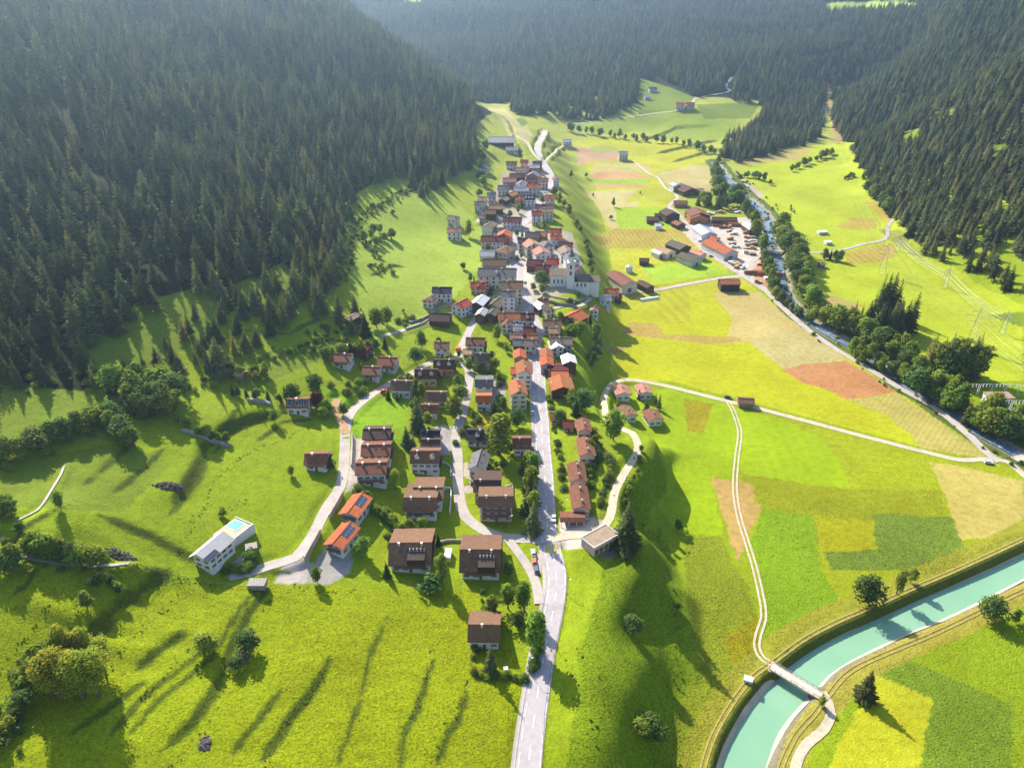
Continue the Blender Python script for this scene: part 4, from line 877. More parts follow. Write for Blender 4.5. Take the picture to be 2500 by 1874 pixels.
# ------------------------------------------------------------------ single trees: kind, pixel of the foot, height in photograph pixels, label
def tree_px(k, u, v, hp, label, group=None, wide=1.0, var=None):
    P, t = at(u, v); q = P.y * CP - (P.z - CAMZ) * SP
    e = math.atan2(CAMZ - P.z, P.y); h = hp * q / FPX / (math.cos(e) + .16 * math.sin(e)); return put_tree(k, P.x, P.y, h, label, group, wide, var, z=P.z)
T = [
 ('s',2108,1706,76,'spruce standing alone beside the canal bridge, at the corner of a yellow field',None,1.35,2), ('r',2119,1474,74,'dense dark round tree beside the canal, leftmost of the three on the far bank',None,1.0,0),
 ('p',2188,1448,68,'slender silvery tree on the canal bank, middle of the three',None,1.1,0), ('b',2222,1420,40,'small thin yellowish tree on the canal bank, right of the slender one',None,1.0,1),
 ('r',2418,1510,60,'large dark round tree on the near canal bank at the right edge',None,1.1,0), ('b',2476,1518,34,'small greyish tree beside the large round one on the near canal bank',None,1,0), ('b',2005,1722,26,'young tree on the verge where the canal bridge meets the lane',None,1,1),
 ('s',1528,1340,105,'tall dark spruce behind the flat-roofed garage, nearer of two',None,1.25,0), ('s',1527,1308,80,'tall dark spruce behind the flat-roofed garage, farther of two',None,1.2,2),
 ('b',1655,1297,34,'lone small tree in the lime meadow below the bank',None,.8,2), ('r',1549,1540,34,'small round yellow-green tree on the shaded bank',None,1.1,0), ('b',1655,1488,22,'dark low tree in the shadow on the bank',None,1,2),
 ('U',1562,1782,24,'round bush at the lower bank, left of a pair',None,1,1), ('U',1590,1790,30,'round bush at the lower bank, right of a pair',None,1,0), ('b',1497,1075,72,'tall light-leaved tree inside the bend of the loop road','',1.0,1),
 ('s',1509,1000,30,'small spruce between the four holiday bungalows, at the left',None,1,0), ('s',1560,975,28,'small spruce between the two upper holiday bungalows',None,1,1), ('s',1578,1006,34,'spruce between the upper and lower right bungalows',None,1,2),
 ('s',1607,1000,40,'taller spruce right of the lower right bungalow',None,1,3), ('s',1600,985,28,'spruce just behind the taller one right of the bungalows',None,1,3),
 ('s',1198,1640,68,'spruce in the garden corner of the lone white house by the main road',None,.95,0), ('p',1305,1590,98,'tall leafy tree between the lone white house and the main road',None,1.05,0), ('p',1240,1485,60,'silvery poplar behind the lone white house, left of a pair',None,1.1,0),
 ('p',1280,1490,70,'green poplar behind the lone white house, right of a pair',None,1.0,1), ('b',1200,1500,44,'broad tree behind the roof of the lone white house',None,1,0), ('b',1265,1530,34,'darker tree squeezed behind the lone white house',None,1,2),
 ('p',1080,1425,76,'tall loose tree on the lawn between the twin apartment houses',None,.8,0), ('u',1050,1432,28,'dark bush in front of the left twin apartment house',None,1.2,0), ('s',945,1408,36,'small conifer at the left corner of the left twin apartment house',None,1,2),
 ('b',775,1420,36,'small olive tree beside the turning place',None,.9,1), ('b',888,1355,44,'shrubby tree right of the lower orange-roofed chalet',None,1,1), ('b',1241,1405,34,'small tree at the right corner of the right twin apartment house',None,1,1),
 ('b',1000,1296,30,'young tree in front of the large brown-roofed block, at the left',None,1,1), ('b',1030,1292,28,'young tree in front of the large brown-roofed block, in the middle',None,1,3), ('s',1070,1330,30,'conifer between the brown-roofed block and the twin houses',None,1,0),
 ('y',966,1195,48,'yellow birch on the lawn right of the three stepped row houses',None,.9,0), ('b',712,1160,24,'small tree at the corner of the brown-roofed house by the hillside lane',None,1,1), ('b',808,1148,26,'dark tree between the brown-roofed house and the hillside lane',None,1,2),
 ('s',1290,1200,74,'tall larch-green conifer left of the main road, upper of the row',None,1.1,1), ('s',1288,1250,62,'conifer left of the main road, second of the row',None,1.2,2), ('s',1300,1300,76,'broad conifer left of the main road, lowest of the row',None,1.25,0),
 ('p',1220,1110,96,'very tall green tree between the black-roofed house and the brown-roofed house',None,1.35,1), ('s',1208,1035,62,'dark conifer on the lawn below the orange-roofed annex',None,1.1,0), ('s',1236,1045,50,'dark conifer on the lawn, middle of three',None,1.2,1), ('r',1262,1042,44,'round dark tree on the lawn, right of three',None,.85,0),
 ('b',1245,1105,28,'small reddish tree left of the brown-roofed roadside house',None,1,0), ('s',1020,1050,80,'tall dark conifer in the grove above the dark-roofed row',None,1.2,0), ('s',995,1090,50,'conifer in the small grove left of the dark-roofed row',None,1.1,2), ('s',1010,1100,40,'lower conifer left of the dark-roofed row',None,1.2,1),
 ('b',1045,1040,34,'leafy tree beside the red-brown roofed house',None,1,1), ('b',1110,1020,52,'leafy tree on the bend of the village lane',None,1.0,1), ('b',1122,985,44,'leafy tree above the bend of the village lane',None,1.1,3), ('b',1118,950,34,'yellow-green tree beside the village lane',None,1,1),
 ('s',948,975,30,'small dark conifer left of the white house above the round meadow',None,1,0), ('s',970,978,26,'small dark conifer in front of the white house above the round meadow',None,1,0), ('b',1030,960,26,'tree between two brown-roofed houses',None,1,0),
 ('r',1368,1035,34,'round dark tree by the roadside terrace houses',None,.9,0), ('b',1395,985,36,'leafy garden tree below the orange-roofed barn, at the left',None,1.1,0), ('b',1420,1000,48,'leafy garden tree below the orange-roofed barn, at the right',None,1.2,2), ('s',1405,1015,44,'dark conifer among the garden trees right of the main road',None,1.2,0),
 ('b',1440,1100,30,'garden tree beside the terrace houses',None,.8,0), ('b',1452,1085,26,'garden tree right of the terrace houses',None,.8,3), ('b',1432,1190,22,'small garden tree right of the lower terrace houses',None,.8,1),
 ('s',1440,790,30,'dark conifer at the bank edge below the church',None,1,0), ('r',1390,745,20,'dark round bush tree below the church wall',None,1.2,0), ('r',1323,695,36,'broad round tree on the village square by the church',None,1.3,0), ('r',1322,742,14,'small round tree in front of the church wall',None,1,0),
 ('b',1395,830,38,'olive tree in the garden right of the grey building',None,1.3,1), ('b',1415,820,34,'olive tree at the bank edge',None,1.3,3), ('b',1385,850,24,'garden tree at the bank edge behind the white gabled house',None,1.3,1),
 ('s',1190,738,40,'slim conifer beside the apartment block forecourt',None,1,0), ('s',1158,690,22,'conifer behind the red-roofed house in the meadow edge',None,.8,0), ('s',1196,720,32,'conifer pair beside the cream long house',None,1,2),
 ('s',830,790,74,'big light-green spruce beside the barn at the forest edge',None,1.3,1), ('s',868,768,60,'spruce at the forest edge above the barn',None,1.2,0), ('s',892,820,56,'spruce right of the barn at the forest edge',None,1.2,2), ('s',860,815,46,'spruce behind the small barn',None,1.1,0),
 ('s',775,775,58,'lit spruce standing out before the left forest',None,1.3,2), ('b',920,800,46,'leafy tree on the lane to the forest barn',None,1.1,1), ('b',945,790,40,'second leafy tree on the lane to the forest barn',None,1,3), ('b',882,870,40,'yellow-green tree among the brown chalets',None,1.1,1),
 ('s',858,872,46,'dark conifer among the brown chalets',None,1.1,0), ('b',1030,850,40,'bare-looking tree above the salmon-walled house',None,.9,0), ('b',1015,885,34,'dark tree in the meadow left of the salmon-walled house',None,1.3,2), ('b',1072,850,26,'tree left of the small white house',None,1,0),
 ('b',770,960,46,'leafy tree behind the solar-roofed house',None,1.1,3), ('s',768,985,30,'conifer right of the solar-roofed house',None,1,0), ('d',775,995,36,'dark red plum tree right of the solar-roofed house',None,1.1,0), ('b',715,975,36,'dark tree behind the solar-roofed house',None,1.2,2), ('b',800,1010,34,'greyish tree between the solar house and the earth track',None,1.2,0),
 ('b',790,1020,26,'lower tree below the earth track',None,1.2,3), ('b',670,1030,30,'small tree left of the solar-roofed house',None,1,0), ('s',772,945,34,'dark conifer in the garden above the solar-roofed house',None,1.1,0), ('b',838,1012,26,'tree between the earth track and the lane',None,1.2,2),
 ('b',245,1432,34,'round shrub tree alone in the lower left meadow, upper of two',None,1.1,2), ('b',213,1482,36,'round shrub tree alone in the lower left meadow, lower of two',None,1.1,0), ('b',608,1590,44,'bushy tree beside the grassy track in the lower left meadow',None,1.2,2), ('b',508,1590,40,'broad low tree at the end of the dark terrace bank',None,1.5,0), ('b',580,1632,26,'low tree left of the bushy track tree',None,1.4,2),
 ('b',148,1240,42,'small tree standing in the half-shaded upper left clearing',None,.8,1), ('b',545,1260,22,'dark shrub on the terrace bank above the pool house',None,1.2,0), ('b',1205,770,26,'small tree on the village lane junction',None,1,0),
 ('b',1214,830,36,'tree on the lawn above the grey-roofed town house',None,.9,0), ('b',1145,905,30,'tree between the lane and the yellow house',None,1,0), ('b',1207,905,32,'garden tree left of the orange barn',None,1,3), ('b',1218,930,22,'garden tree left of the tall white house',None,1,1),
 ('s',1275,590-8,26,'dark round conifer in the square, left of two',None,1.1,0), ('s',1291,580,26,'dark round conifer in the square, right of two',None,1.1,0), ('b',1328,560,26,'tree behind the orange-roofed old houses',None,1.1,0), ('b',1188,562,26,'tree between the white house and the lane in the old village',None,1,3), ('b',1145,578,44,'tall tree right of the orange-roofed house in the meadow',None,.8,0),
 ('b',1265,520,24,'small tree in the upper village garden',None,1,1), ('b',1345,535,24,'tree below the white tall house in the upper village',None,1,0), ('b',1365,500,20,'tree at the upper bank edge',None,1,0), ('b',1250,500,20,'tree in the upper village',None,1,2),
 ('b',1497,505,24,'lone tree in the valley fields, upper',None,.7,0), ('b',1491,536,12,'lone bush in the valley fields below the lone tree',None,1.2,2), ('b',1394,434,20,'small tree at the edge of the upper field',None,.9,0), ('b',1431,434,14,'small tree beside the brown strip of the upper field',None,.9,2), ('b',1448,480,10,'bush in the tan field',None,1,0), ('b',1563,474,8,'bush at the corner of the yellow field',None,1,1),
 ('b',2430,1500,18,'low shrub beside the canal lane',None,1,1),
]
for k, u, v, hp, lb, gr, wd, vr in T: q_ = 1.0 if (u > 1640 or v < 780) else 1.16; tree_px(k, u, v, hp * q_, lb, gr or None, wd * (1.15 if q_ > 1 else 1.0), vr)
ORD = 'first second third fourth fifth sixth seventh eighth ninth tenth eleventh twelfth thirteenth fourteenth fifteenth sixteenth seventeenth eighteenth nineteenth twentieth'.split() + ['twenty-' + w for w in 'first second third fourth fifth sixth seventh eighth ninth'.split()] + ['thirtieth'] + ['thirty-' + w for w in 'first second third fourth fifth sixth'.split()]
NM2 = {1: 'riverside_tree', 2: 'riverside_tree', 3: 'riverside_tree', 4: 'riverside_tree', 5: 'riverside_tree', 10: 'riverside_tree', 11: 'riverside_tree', 12: 'riverside_tree', 13: 'riverside_tree', 29: 'scrub_tree', 34: 'scrub_tree', 28: 'scrub_tree', 41: 'garden_tree', 42: 'garden_tree', 22: 'grove_tree', 23: 'grove_tree', 24: 'grove_tree', 25: 'grove_tree'}
def row(k, pts, n, hp0, hp1, lb, gr, jit=6, wd=1.0, seed=0):
    r = random.Random(seed); made = []; L = [0]
    for a_, b_ in zip(pts[:-1], pts[1:]): L.append(L[-1] + math.hypot(b_[0] - a_[0], b_[1] - a_[1]))
    for i in range(n):
        s = (i + r.random() * .8) / n * L[-1]; j = max(m_ for m_ in range(len(pts) - 1) if L[m_] <= s); f = (s - L[j]) / (L[j + 1] - L[j] + 1e-9)
        u = pts[j][0] * (1 - f) + pts[j + 1][0] * f + r.uniform(-jit, jit); v = pts[j][1] * (1 - f) + pts[j + 1][1] * f + r.uniform(-jit, jit) * .6
        kk = k if len(k) == 1 else r.choice(k); o = tree_px(kk, u, v, r.uniform(hp0, hp1), lb, gr, wd * r.uniform(.9, 1.25)); made.append((u, o))
        if seed in NM2 and kk in 'br': o.name = NM2[seed]
    made.sort(key=lambda q: q[0])
    for i, (u, o) in enumerate(made):
        t_ = lb + ', ' + ORD[i] + ' from the left'
        if len(t_.split()) > 16: t_ = t_.replace(' the ', ' ')
        o['label'] = t_
row('bbs', [(1740,420),(1752,470),(1800,500),(1838,545),(1850,590),(1868,640),(1880,700),(1905,740)], 34, 30, 46, 'leafy tree in the row between the river and the sawmill yard', 'trees on the village side of the river', 7, 1.1, 1)
row('b', [(1900,560),(1915,610),(1940,650),(1958,700),(1975,750),(2000,770)], 30, 42, 62, 'leafy tree on the far bank of the river opposite the sawmill', 'trees on the far river bank opposite the sawmill', 10, 1.15, 2)
row('bb', [(1905,740),(1935,765),(1985,790)], 7, 22, 34, 'small leafy tree at the upper bend of the river road', 'trees at the upper bend of the river road', 5, 1.0, 3)
row('b', [(1990,790),(2050,800),(2110,830),(2150,850),(2200,880),(2230,930)], 28, 44, 64, 'leafy tree on the river bank below the tall spruce grove', 'trees on the river bank below the spruce grove', 12, 1.1, 4)
row('bbb', [(2070,860),(2130,895),(2190,925),(2240,955),(2300,1000)], 20, 34, 54, 'leafy tree between the river and the river road beside the orange field', 'trees between the river and the orange field', 8, 1.0, 5)
row('s', [(2060,790),(2100,780)], 5, 44, 60, 'slim spruce at the left end of the riverside grove', 'slim spruces left of the riverside grove', 8, .9, 6)
row('s', [(2120,800),(2160,815),(2200,815),(2225,800)], 16, 74, 105, 'tall dark spruce packed in the riverside grove', 'spruces of the riverside grove', 14, 1.1, 7)
row('s', [(2130,770),(2190,770)], 6, 90, 110, 'towering spruce at the top of the riverside grove', 'towering spruces at the top of the riverside grove', 10, 1.1, 8)
row('sbl', [(2260,905),(2300,915),(2350,925),(2385,915)], 16, 84, 116, 'tall bright green tree in the second riverside grove beside the substation', 'trees of the second riverside grove', 14, 1.15, 9)
row('bp', [(2230,960),(2290,985),(2340,1010),(2330,970)], 12, 60, 84, 'leafy tree on the river bank in front of the substation', 'trees on the river bank before the substation', 12, 1.1, 10)
row('bs', [(2350,1030),(2400,1060),(2440,1070),(2390,1020),(2440,1040)], 14, 54, 78, 'bushy tree on the river bank upstream of the road bridge', 'trees upstream of the road bridge', 10, 1.15, 11)
row('bs', [(2440,1050),(2500,1070),(2490,1020)], 11, 50, 70, 'bright green tree at the right edge beside the substation fence', 'trees at the substation fence', 10, 1.15, 12)
row('b', [(1750,400),(1770,385),(1740,375),(1700,365),(1640,350),(1560,345),(1480,335),(1420,325),(1380,320)], 30, 14, 24, 'small leafy tree in the band above the valley fields', 'trees in the band above the valley fields', 4, 1.1, 13)
row('sb', [(1700,500),(1740,505),(1790,505),(1800,490),(1750,480),(1770,470)], 22, 28, 44, 'conifer in the small wood above the sawmill', 'trees in the small wood above the sawmill', 8, 1.1, 14)
row('s', [(1770,385),(1830,372),(1900,362),(1960,352),(2000,335)], 26, 30, 46, 'dark spruce on the edge of the wooded spur above the river meadows', 'spruces on the wooded spur', 8, 1.1, 15)
row('b', [(1930,420),(1960,405),(2000,390),(2040,375)], 12, 14, 24, 'round tree in the curved hedge across the river meadow', 'trees of the curved hedge in the river meadow', 4, 1.2, 16)
row('b', [(1800,440),(1840,430),(1865,445),(1880,450)], 8, 14, 24, 'small tree beside the gravel bed of the river', 'trees beside the gravel bed', 5, 1.1, 17)
row('b', [(2060,440),(2085,430)], 5, 8, 14, 'low tree at the forest edge of the right meadow', 'low trees at the right meadow edge', 4, 1.3, 18)
row('b', [(1925,505),(1935,520),(1945,525)], 4, 8, 12, 'tiny tree in the right hand meadow', 'tiny trees in the right hand meadow', 5, 1, 19)
row('sb', [(2005,630),(2030,634),(2050,640)], 8, 24, 34, 'dark tree in the clump beside the shed by the valley road', 'trees of the clump by the valley road', 5, 1.1, 20)
row('b', [(2110,470),(2150,500),(2170,530)], 8, 26, 40, 'leafy tree on the lower edge of the right forest', 'leafy trees at the edge of the right forest', 8, 1.2, 21)
row('bbbr', [(0,1125),(60,1105),(130,1080),(200,1060),(250,1030),(300,1060),(330,1090)], 30, 40, 62, 'rounded leafy tree in the wooded strip crossing the left meadows', 'leafy trees of the strip across the left meadows', 16, 1.25, 22)
row('br', [(330,1020),(380,1000),(420,1010),(400,960),(330,1000)], 16, 50, 76, 'bright round tree in the clump below the left forest', 'round trees of the clump below the left forest', 14, 1.25, 23)
row('sb', [(250,960),(340,975),(320,920),(380,960)], 10, 60, 84, 'dark tree at the lower left forest edge above the round clump', 'dark trees above the round clump', 14, 1.2, 24)
row('b', [(60,1345),(110,1360),(170,1370),(210,1380),(250,1372)], 14, 40, 62, 'yellow-tipped leafy tree in the copse on the footpath', 'trees of the copse on the footpath', 12, 1.2, 25)
row('b', [(0,1400),(25,1395),(40,1370)], 5, 40, 60, 'leafy tree at the left edge below the footpath', 'trees at the left edge below the footpath', 8, 1.2, 26)
row('b', [(0,1270),(30,1250)], 4, 36, 50, 'leafy tree at the left edge above the footpath', 'trees at the left edge above the footpath', 8, 1.2, 27)
row('b', [(440,1030),(500,1065),(560,1080)], 9, 22, 36, 'small tree on the dry bank above the pool house meadow', 'small trees on the dry bank', 8, 1.2, 28)
row('b', [(0,1830),(30,1770),(60,1710),(100,1640)], 12, 30, 54, 'scrubby tree in the thicket at the lower left edge', 'scrubby trees of the lower left thicket', 12, 1.2, 29)
row('y', [(125,1710),(170,1700),(220,1705),(250,1695)], 6, 92, 118, 'tall yellow birch in the autumn grove, front row', 'birches of the autumn grove, front row', 12, 1.15, 30)
row('yyb', [(120,1650),(170,1625),(220,1620),(255,1640)], 6, 80, 110, 'yellow birch in the autumn grove, back row', 'birches of the autumn grove, back row', 10, 1.15, 31)
row('b', [(540,905),(600,920),(660,915),(620,935)], 9, 24, 36, 'small tree around the hut in the shaded upper meadow', 'trees around the meadow hut', 8, 1.1, 32)
row('bs', [(560,960),(640,975),(690,985),(700,960)], 10, 22, 38, 'small tree along the stone wall above the solar-roofed house', 'trees along the stone wall', 6, 1.1, 33)
row('b', [(880,590),(930,570),(960,585),(900,600)], 9, 20, 34, 'shrubby tree on the sloping meadow below the left forest', 'shrubby trees on the sloping meadow', 8, 1.2, 34)
row('sl', [(1020,480),(1080,450),(1130,420),(1160,380)], 14, 40, 62, 'spruce on the forest tongue behind the upper village', 'spruces behind the upper village', 10, 1.1, 35)
row('b', [(1180,360),(1178,400),(1170,440),(1190,460)], 8, 18, 28, 'leafy tree beside the lane behind the upper village', 'leafy trees behind the upper village', 6, 1.1, 36)
row('b', [(1352,470),(1400,540),(1430,600),(1440,640),(1450,700)], 15, 14, 26, 'leafy tree on the bank edge right of the old village', 'trees on the bank edge by the old village', 6, 1.1, 37)
row('sb', [(1440,900),(1455,870),(1460,840),(1450,800)], 8, 30, 44, 'dark tree on the shaded bank below the village gardens', 'dark trees on the shaded bank', 6, 1.2, 38)
row('b', [(1566,1100),(1560,1140),(1540,1190),(1520,1240)], 9, 14, 24, 'shrub tree on the crest of the bank beside the loop road', 'shrub trees beside the loop road', 4, 1.1, 39)
row('b', [(1200,640),(1190,600),(1170,590)], 4, 16, 24, 'garden tree at the meadow edge of the old village', 'garden trees at the meadow edge', 5, 1.1, 40)
row('b', [(1160,480),(1200,490),(1330,500),(1280,500),(1230,540),(1200,560),(1330,600),(1180,680)], 14, 14, 22, 'garden tree between the old village houses', 'garden trees between the old village houses', 6, 1.1, 41)
row('b', [(1300,830),(1200,880),(1190,980),(1240,1000),(1140,870),(1080,900),(1060,1000),(1180,1030)], 14, 18, 28, 'garden shrub tree between the lower village houses', 'garden shrub trees of the lower village', 10, 1.1, 42)
row('U', [(560,1395),(610,1390),(612,1372),(618,1350)], 12, 12, 20, 'garden bush around the forecourt of the pool house', 'bushes around the pool house', 4, 1.2, 43)
row('U', [(870,1195),(880,1215),(905,1240),(945,1260),(980,1300),(1010,1300)], 14, 12, 20, 'garden bush on the slope beside the orange-roofed chalets', 'bushes beside the orange-roofed chalets', 5, 1.2, 44)
row('U', [(1300,1640),(1310,1590),(1318,1540)], 12, 12, 18, 'clipped bush in the hedge between the lone house and the road', 'bushes of the roadside hedge', 2, 1.0, 45)
row('U', [(1150,1640),(1190,1655),(1240,1650),(1290,1665)], 14, 9, 15, 'garden bush along the lower fence of the lone white house', 'bushes along the lower fence', 3, 1.1, 46)
row('U', [(1178,1440),(1182,1500),(1160,1590),(1150,1620)], 9, 8, 13, 'low bush along the left fence of the lone white house', 'bushes along the left fence', 3, 1.0, 47)
row('U', [(1480,1110),(1492,1140),(1478,1190),(1462,1240)], 12, 10, 16, 'bush in the hedge between the allotment gardens and the loop road', 'bushes of the allotment hedge', 2, 1.1, 48)
row('U', [(1450,1060),(1462,1100),(1455,1130),(1440,1160),(1450,1200)], 12, 10, 18, 'dark bush in the gardens behind the terrace houses', 'bushes behind the terrace houses', 4, 1.1, 49)
row('U', [(880,890),(925,930),(850,940),(900,960),(840,960),(800,940)], 12, 9, 16, 'low bush on the banks around the brown chalets', 'bushes around the brown chalets', 5, 1.2, 50)

row('b', [(1180,1080),(1230,1090),(1150,1140),(1240,1150)], 10, 16, 26, 'small garden tree among the houses between the two roads', 'garden trees between the two roads', 8, 1.1, 51)
row('b', [(1300,690),(1340,760),(1400,800),(1380,860),(1400,940)], 12, 16, 26, 'garden tree on the bank side of the lower village', 'garden trees on the bank side', 8, 1.1, 52)
row('U', [(1150,900),(1220,920),(1230,1010),(1160,1030),(1110,1090)], 16, 8, 15, 'garden bush beside the village lane', 'garden bushes beside the village lane', 9, 1.2, 53)
row('U', [(1340,960),(1350,1040),(1370,1140),(1378,1210)], 16, 7, 12, 'hedge bush on the lawn edge along the main road', 'hedge bushes along the main road', 3, 1.2, 54)
row('b', [(960,960),(1000,930),(1020,960),(1010,1010),(1050,1020)], 10, 20, 32, 'garden tree around the brown-roofed houses above the grove', 'garden trees above the grove', 8, 1.1, 55)
row('bs', [(780,850),(800,880),(870,860),(900,860),(960,850)], 12, 24, 40, 'tree on the bank around the hillside chalets', 'trees around the hillside chalets', 8, 1.2, 56)
row('b', [(1130,660),(1150,700),(1190,700),(1215,745),(1140,745)], 9, 14, 24, 'garden tree near the pale apartment block', 'garden trees near the pale apartment block', 6, 1.1, 57)
row('b', [(870,1195),(900,1230),(960,1280),(1000,1300),(930,1330)], 8, 20, 34, 'small tree on the grassy slope beside the orange-roofed chalets', 'small trees on the chalet slope', 8, 1.1, 58)
row('sp', [(1270,1150),(1300,1160),(1296,1230),(1310,1270)], 7, 56, 84, 'tall tree in the dark row left of the main road', 'tall trees left of the main road', 6, 1.2, 59)
# ------------------------------------------------------------------ building materials
RC = {'db': (100,74,64), 'br': (148,110,84), 'rb': (150,96,72), 'dr': (120,52,46), 'or': (214,112,66), 'rd': (190,70,48), 'gr': (140,136,140), 'lg': (190,186,186), 'wh': (232,230,230), 'tn': (196,160,120), 'pk': (218,150,128), 'bk': (48,50,62), 'ob': (190,116,70), 'bg': (160,140,120), 'gn': (110,104,86), 'bl': (168,180,200)}
WC = {'w': (236,234,236), 'c': (226,216,196), 'y': (232,208,150), 's': (226,160,124), 'g': (178,176,180), 't': (120,90,68), 'p': (232,200,190), 'd': (70,60,56), 'o': (206,140,86), 'k': (170,150,126), 'e': (214,218,206)}
MROOF = {}
for k_, c_ in RC.items():
    if k_ in ('wh', 'bl', 'lg'): MROOF[k_] = surf_mat('metal_roof_' + k_, S(*c_, .8), S(*[x * .93 for x in c_], .8), .5, .45, .25, 5, 0.0, .5, stripes=('X', 1.1, .86, .0), var=.05)
    else: MROOF[k_] = surf_mat('tile_roof_' + k_, S(*c_, .92), S(*[x * .72 for x in c_], .92), .8, .85, .7, 5, stripes=('Y', 1.7, .55, .5), var=.16)
MWALL = {k_: surf_mat('wall_' + k_, S(*c_, .74), S(*[x * .93 for x in c_], .74), .5, .9, .1, 6, var=.04) for k_, c_ in WC.items()}
MWALL['t'] = surf_mat('timber_wall', S(124,92,68), S(92,66,48), 1.5, .9, .3, 6, stripes=('X', 2.4, .6, .2))
m_glass = surf_mat('window_glass', (.03,.04,.06), (.06,.07,.09), 2, .15, 0, spec=.6)
m_frame = surf_mat('window_frame', (.62,.60,.58)); m_shut = surf_mat('shutter', (.16,.10,.06)); m_wood = surf_mat('dark_wood', (.17,.10,.06), (.11,.07,.045), 3, .8, .2)
m_door = surf_mat('door_wood', (.16,.09,.05)); m_chim = surf_mat('chimney_render', (.62,.60,.58)); m_fascia = surf_mat('eaves_board', (.34,.22,.14)); m_metal = surf_mat('grey_metal', (.42,.43,.45), rough=.4, metal=.6)
m_pv = surf_mat('solar_glass', (.035,.04,.075), (.05,.055,.10), 1.5, .2, 0, spec=.6); m_whitep = surf_mat('white_render', (.72,.72,.73)); m_stone = surf_mat('rough_stone', (.34,.31,.28), (.2,.18,.17), 1.6, .95, .6, 3)
m_pool = surf_mat('pool_water', (.09,.44,.66), (.12,.5,.7), .6, .6, 0, 2, spec=.1); m_redp = surf_mat('orange_screen', (.7,.16,.06)); m_flat = surf_mat('gravel_roof', S(176,152,132,.75), S(150,130,112,.75), .6, .95, .3, 8)
def BX(V, F, x0, x1, y0, y1, z0, z1):
    b = len(V); V += [(x0,y0,z0),(x1,y0,z0),(x1,y1,z0),(x0,y1,z0),(x0,y0,z1),(x1,y0,z1),(x1,y1,z1),(x0,y1,z1)]
    F += [(b,b+3,b+2,b+1),(b+4,b+5,b+6,b+7),(b,b+1,b+5,b+4),(b+1,b+2,b+6,b+5),(b+2,b+3,b+7,b+6),(b+3,b,b+4,b+7)]
def part(name, V, F, mats, parent, mi=None, loc=None, label=None):
    o = mesh_obj(name, V, F, mats, parent, mi=mi)
    if loc: o.location = loc
    if label: o['label'] = label
    return o
# shared window: frame with shutters (near) or plain frame (far), pane as its sub-part; faces -Y
def win_meshes():
    V, F = [], []
    BX(V, F, -.58, .58, -.06, .04, -.68, -.58); BX(V, F, -.58, .58, -.06, .04, .58, .68); BX(V, F, -.58, -.49, -.06, .04, -.58, .58); BX(V, F, .49, .58, -.06, .04, -.58, .58); BX(V, F, -.035, .035, -.05, .04, -.58, .58)
    n1 = len(F); BX(V, F, -1.02, -.60, -.09, -.03, -.62, .62); BX(V, F, .60, 1.02, -.09, -.03, -.62, .62)
    a = mk('window', V, F, [m_frame, m_shut]); a.polygons.foreach_set('material_index', np.array([0] * n1 + [1] * (len(F) - n1), dtype=np.int32))
    V, F = [], []; BX(V, F, -.49, .49, -.03, .03, -.58, .58); p_ = mk('pane', V, F, [m_glass])
    V, F = [], []; BX(V, F, -.62, .62, -.07, .03, -.75, .75); f_ = mk('window', V, F, [m_glass]); return a, p_, f_
WMESH, PMESH, FMESH = win_meshes()
V, F = [], []; BX(V, F, -.55, .55, -.08, .04, 0, 2.1); DMESH = mk('door', V, F, [m_door])
V, F = [], []; BX(V, F, -.42, .42, -.42, .42, 0, 1.9); n1 = len(F); BX(V, F, -.52, .52, -.52, .52, 1.9, 2.05); CHM = mk('chimney', V, F, [m_chim, m_metal]); CHM.polygons.foreach_set('material_index', np.array([0] * n1 + [1] * (len(F) - n1), dtype=np.int32))
V, F = [], []; BX(V, F, -.55, .55, -.45, .45, 0, .055); SKM = mk('skylight', V, F, [m_pv])
def shared(name, me_, parent, loc, rz=0.0, scale=None):
    o = bpy.data.objects.new(name, me_); link(o); o.parent = parent; o.location = loc; o.rotation_euler = (0, 0, rz)
    if scale: o.scale = scale
    return o
def add_window(root, loc, rz, near, sc=(1, 1, 1)):
    if near:
        w = shared('window', WMESH, root, loc, rz, sc); shared('pane', PMESH, w, (0, 0, 0))
    else: shared('window', FMESH, root, loc, rz, sc)
def gable_roof(L, W, eave, rise, ov, th, ovg=None, split=.5):
    """ridge along X; split <.5 puts the ridge nearer the back (+Y) slope"""
    ovg = ov if ovg is None else ovg; l = L / 2 + ovg; yr = W * (split - .5) * -1.0
    V, F = [], []
    for s, half in ((-1, W / 2 + yr), (1, W / 2 - yr)):
        k_ = rise / half; ye = s * (half + ov) + yr; ze = eave - k_ * ov; b = len(V)
        V += [(-l, yr, eave + rise), (l, yr, eave + rise), (l, ye, ze), (-l, ye, ze), (-l, yr, eave + rise + th), (l, yr, eave + rise + th), (l, ye, ze + th), (-l, ye, ze + th)]
        F += [(b,b+1,b+2,b+3),(b+4,b+7,b+6,b+5),(b+2,b+6,b+7,b+3),(b+1,b+5,b+6,b+2),(b,b+3,b+7,b+4)]
    return V, F, yr
def footprint_base(x, y, L, W, rz):
    c, s = math.cos(rz), math.sin(rz); P = [(x + c * a - s * b, y + s * a + c * b) for a in (-L / 2, L / 2) for b in (-W / 2, W / 2)]
    z = H(np.array([q[0] for q in P]), np.array([q[1] for q in P])); return float(z.min()), float(z.mean())
PADS = []
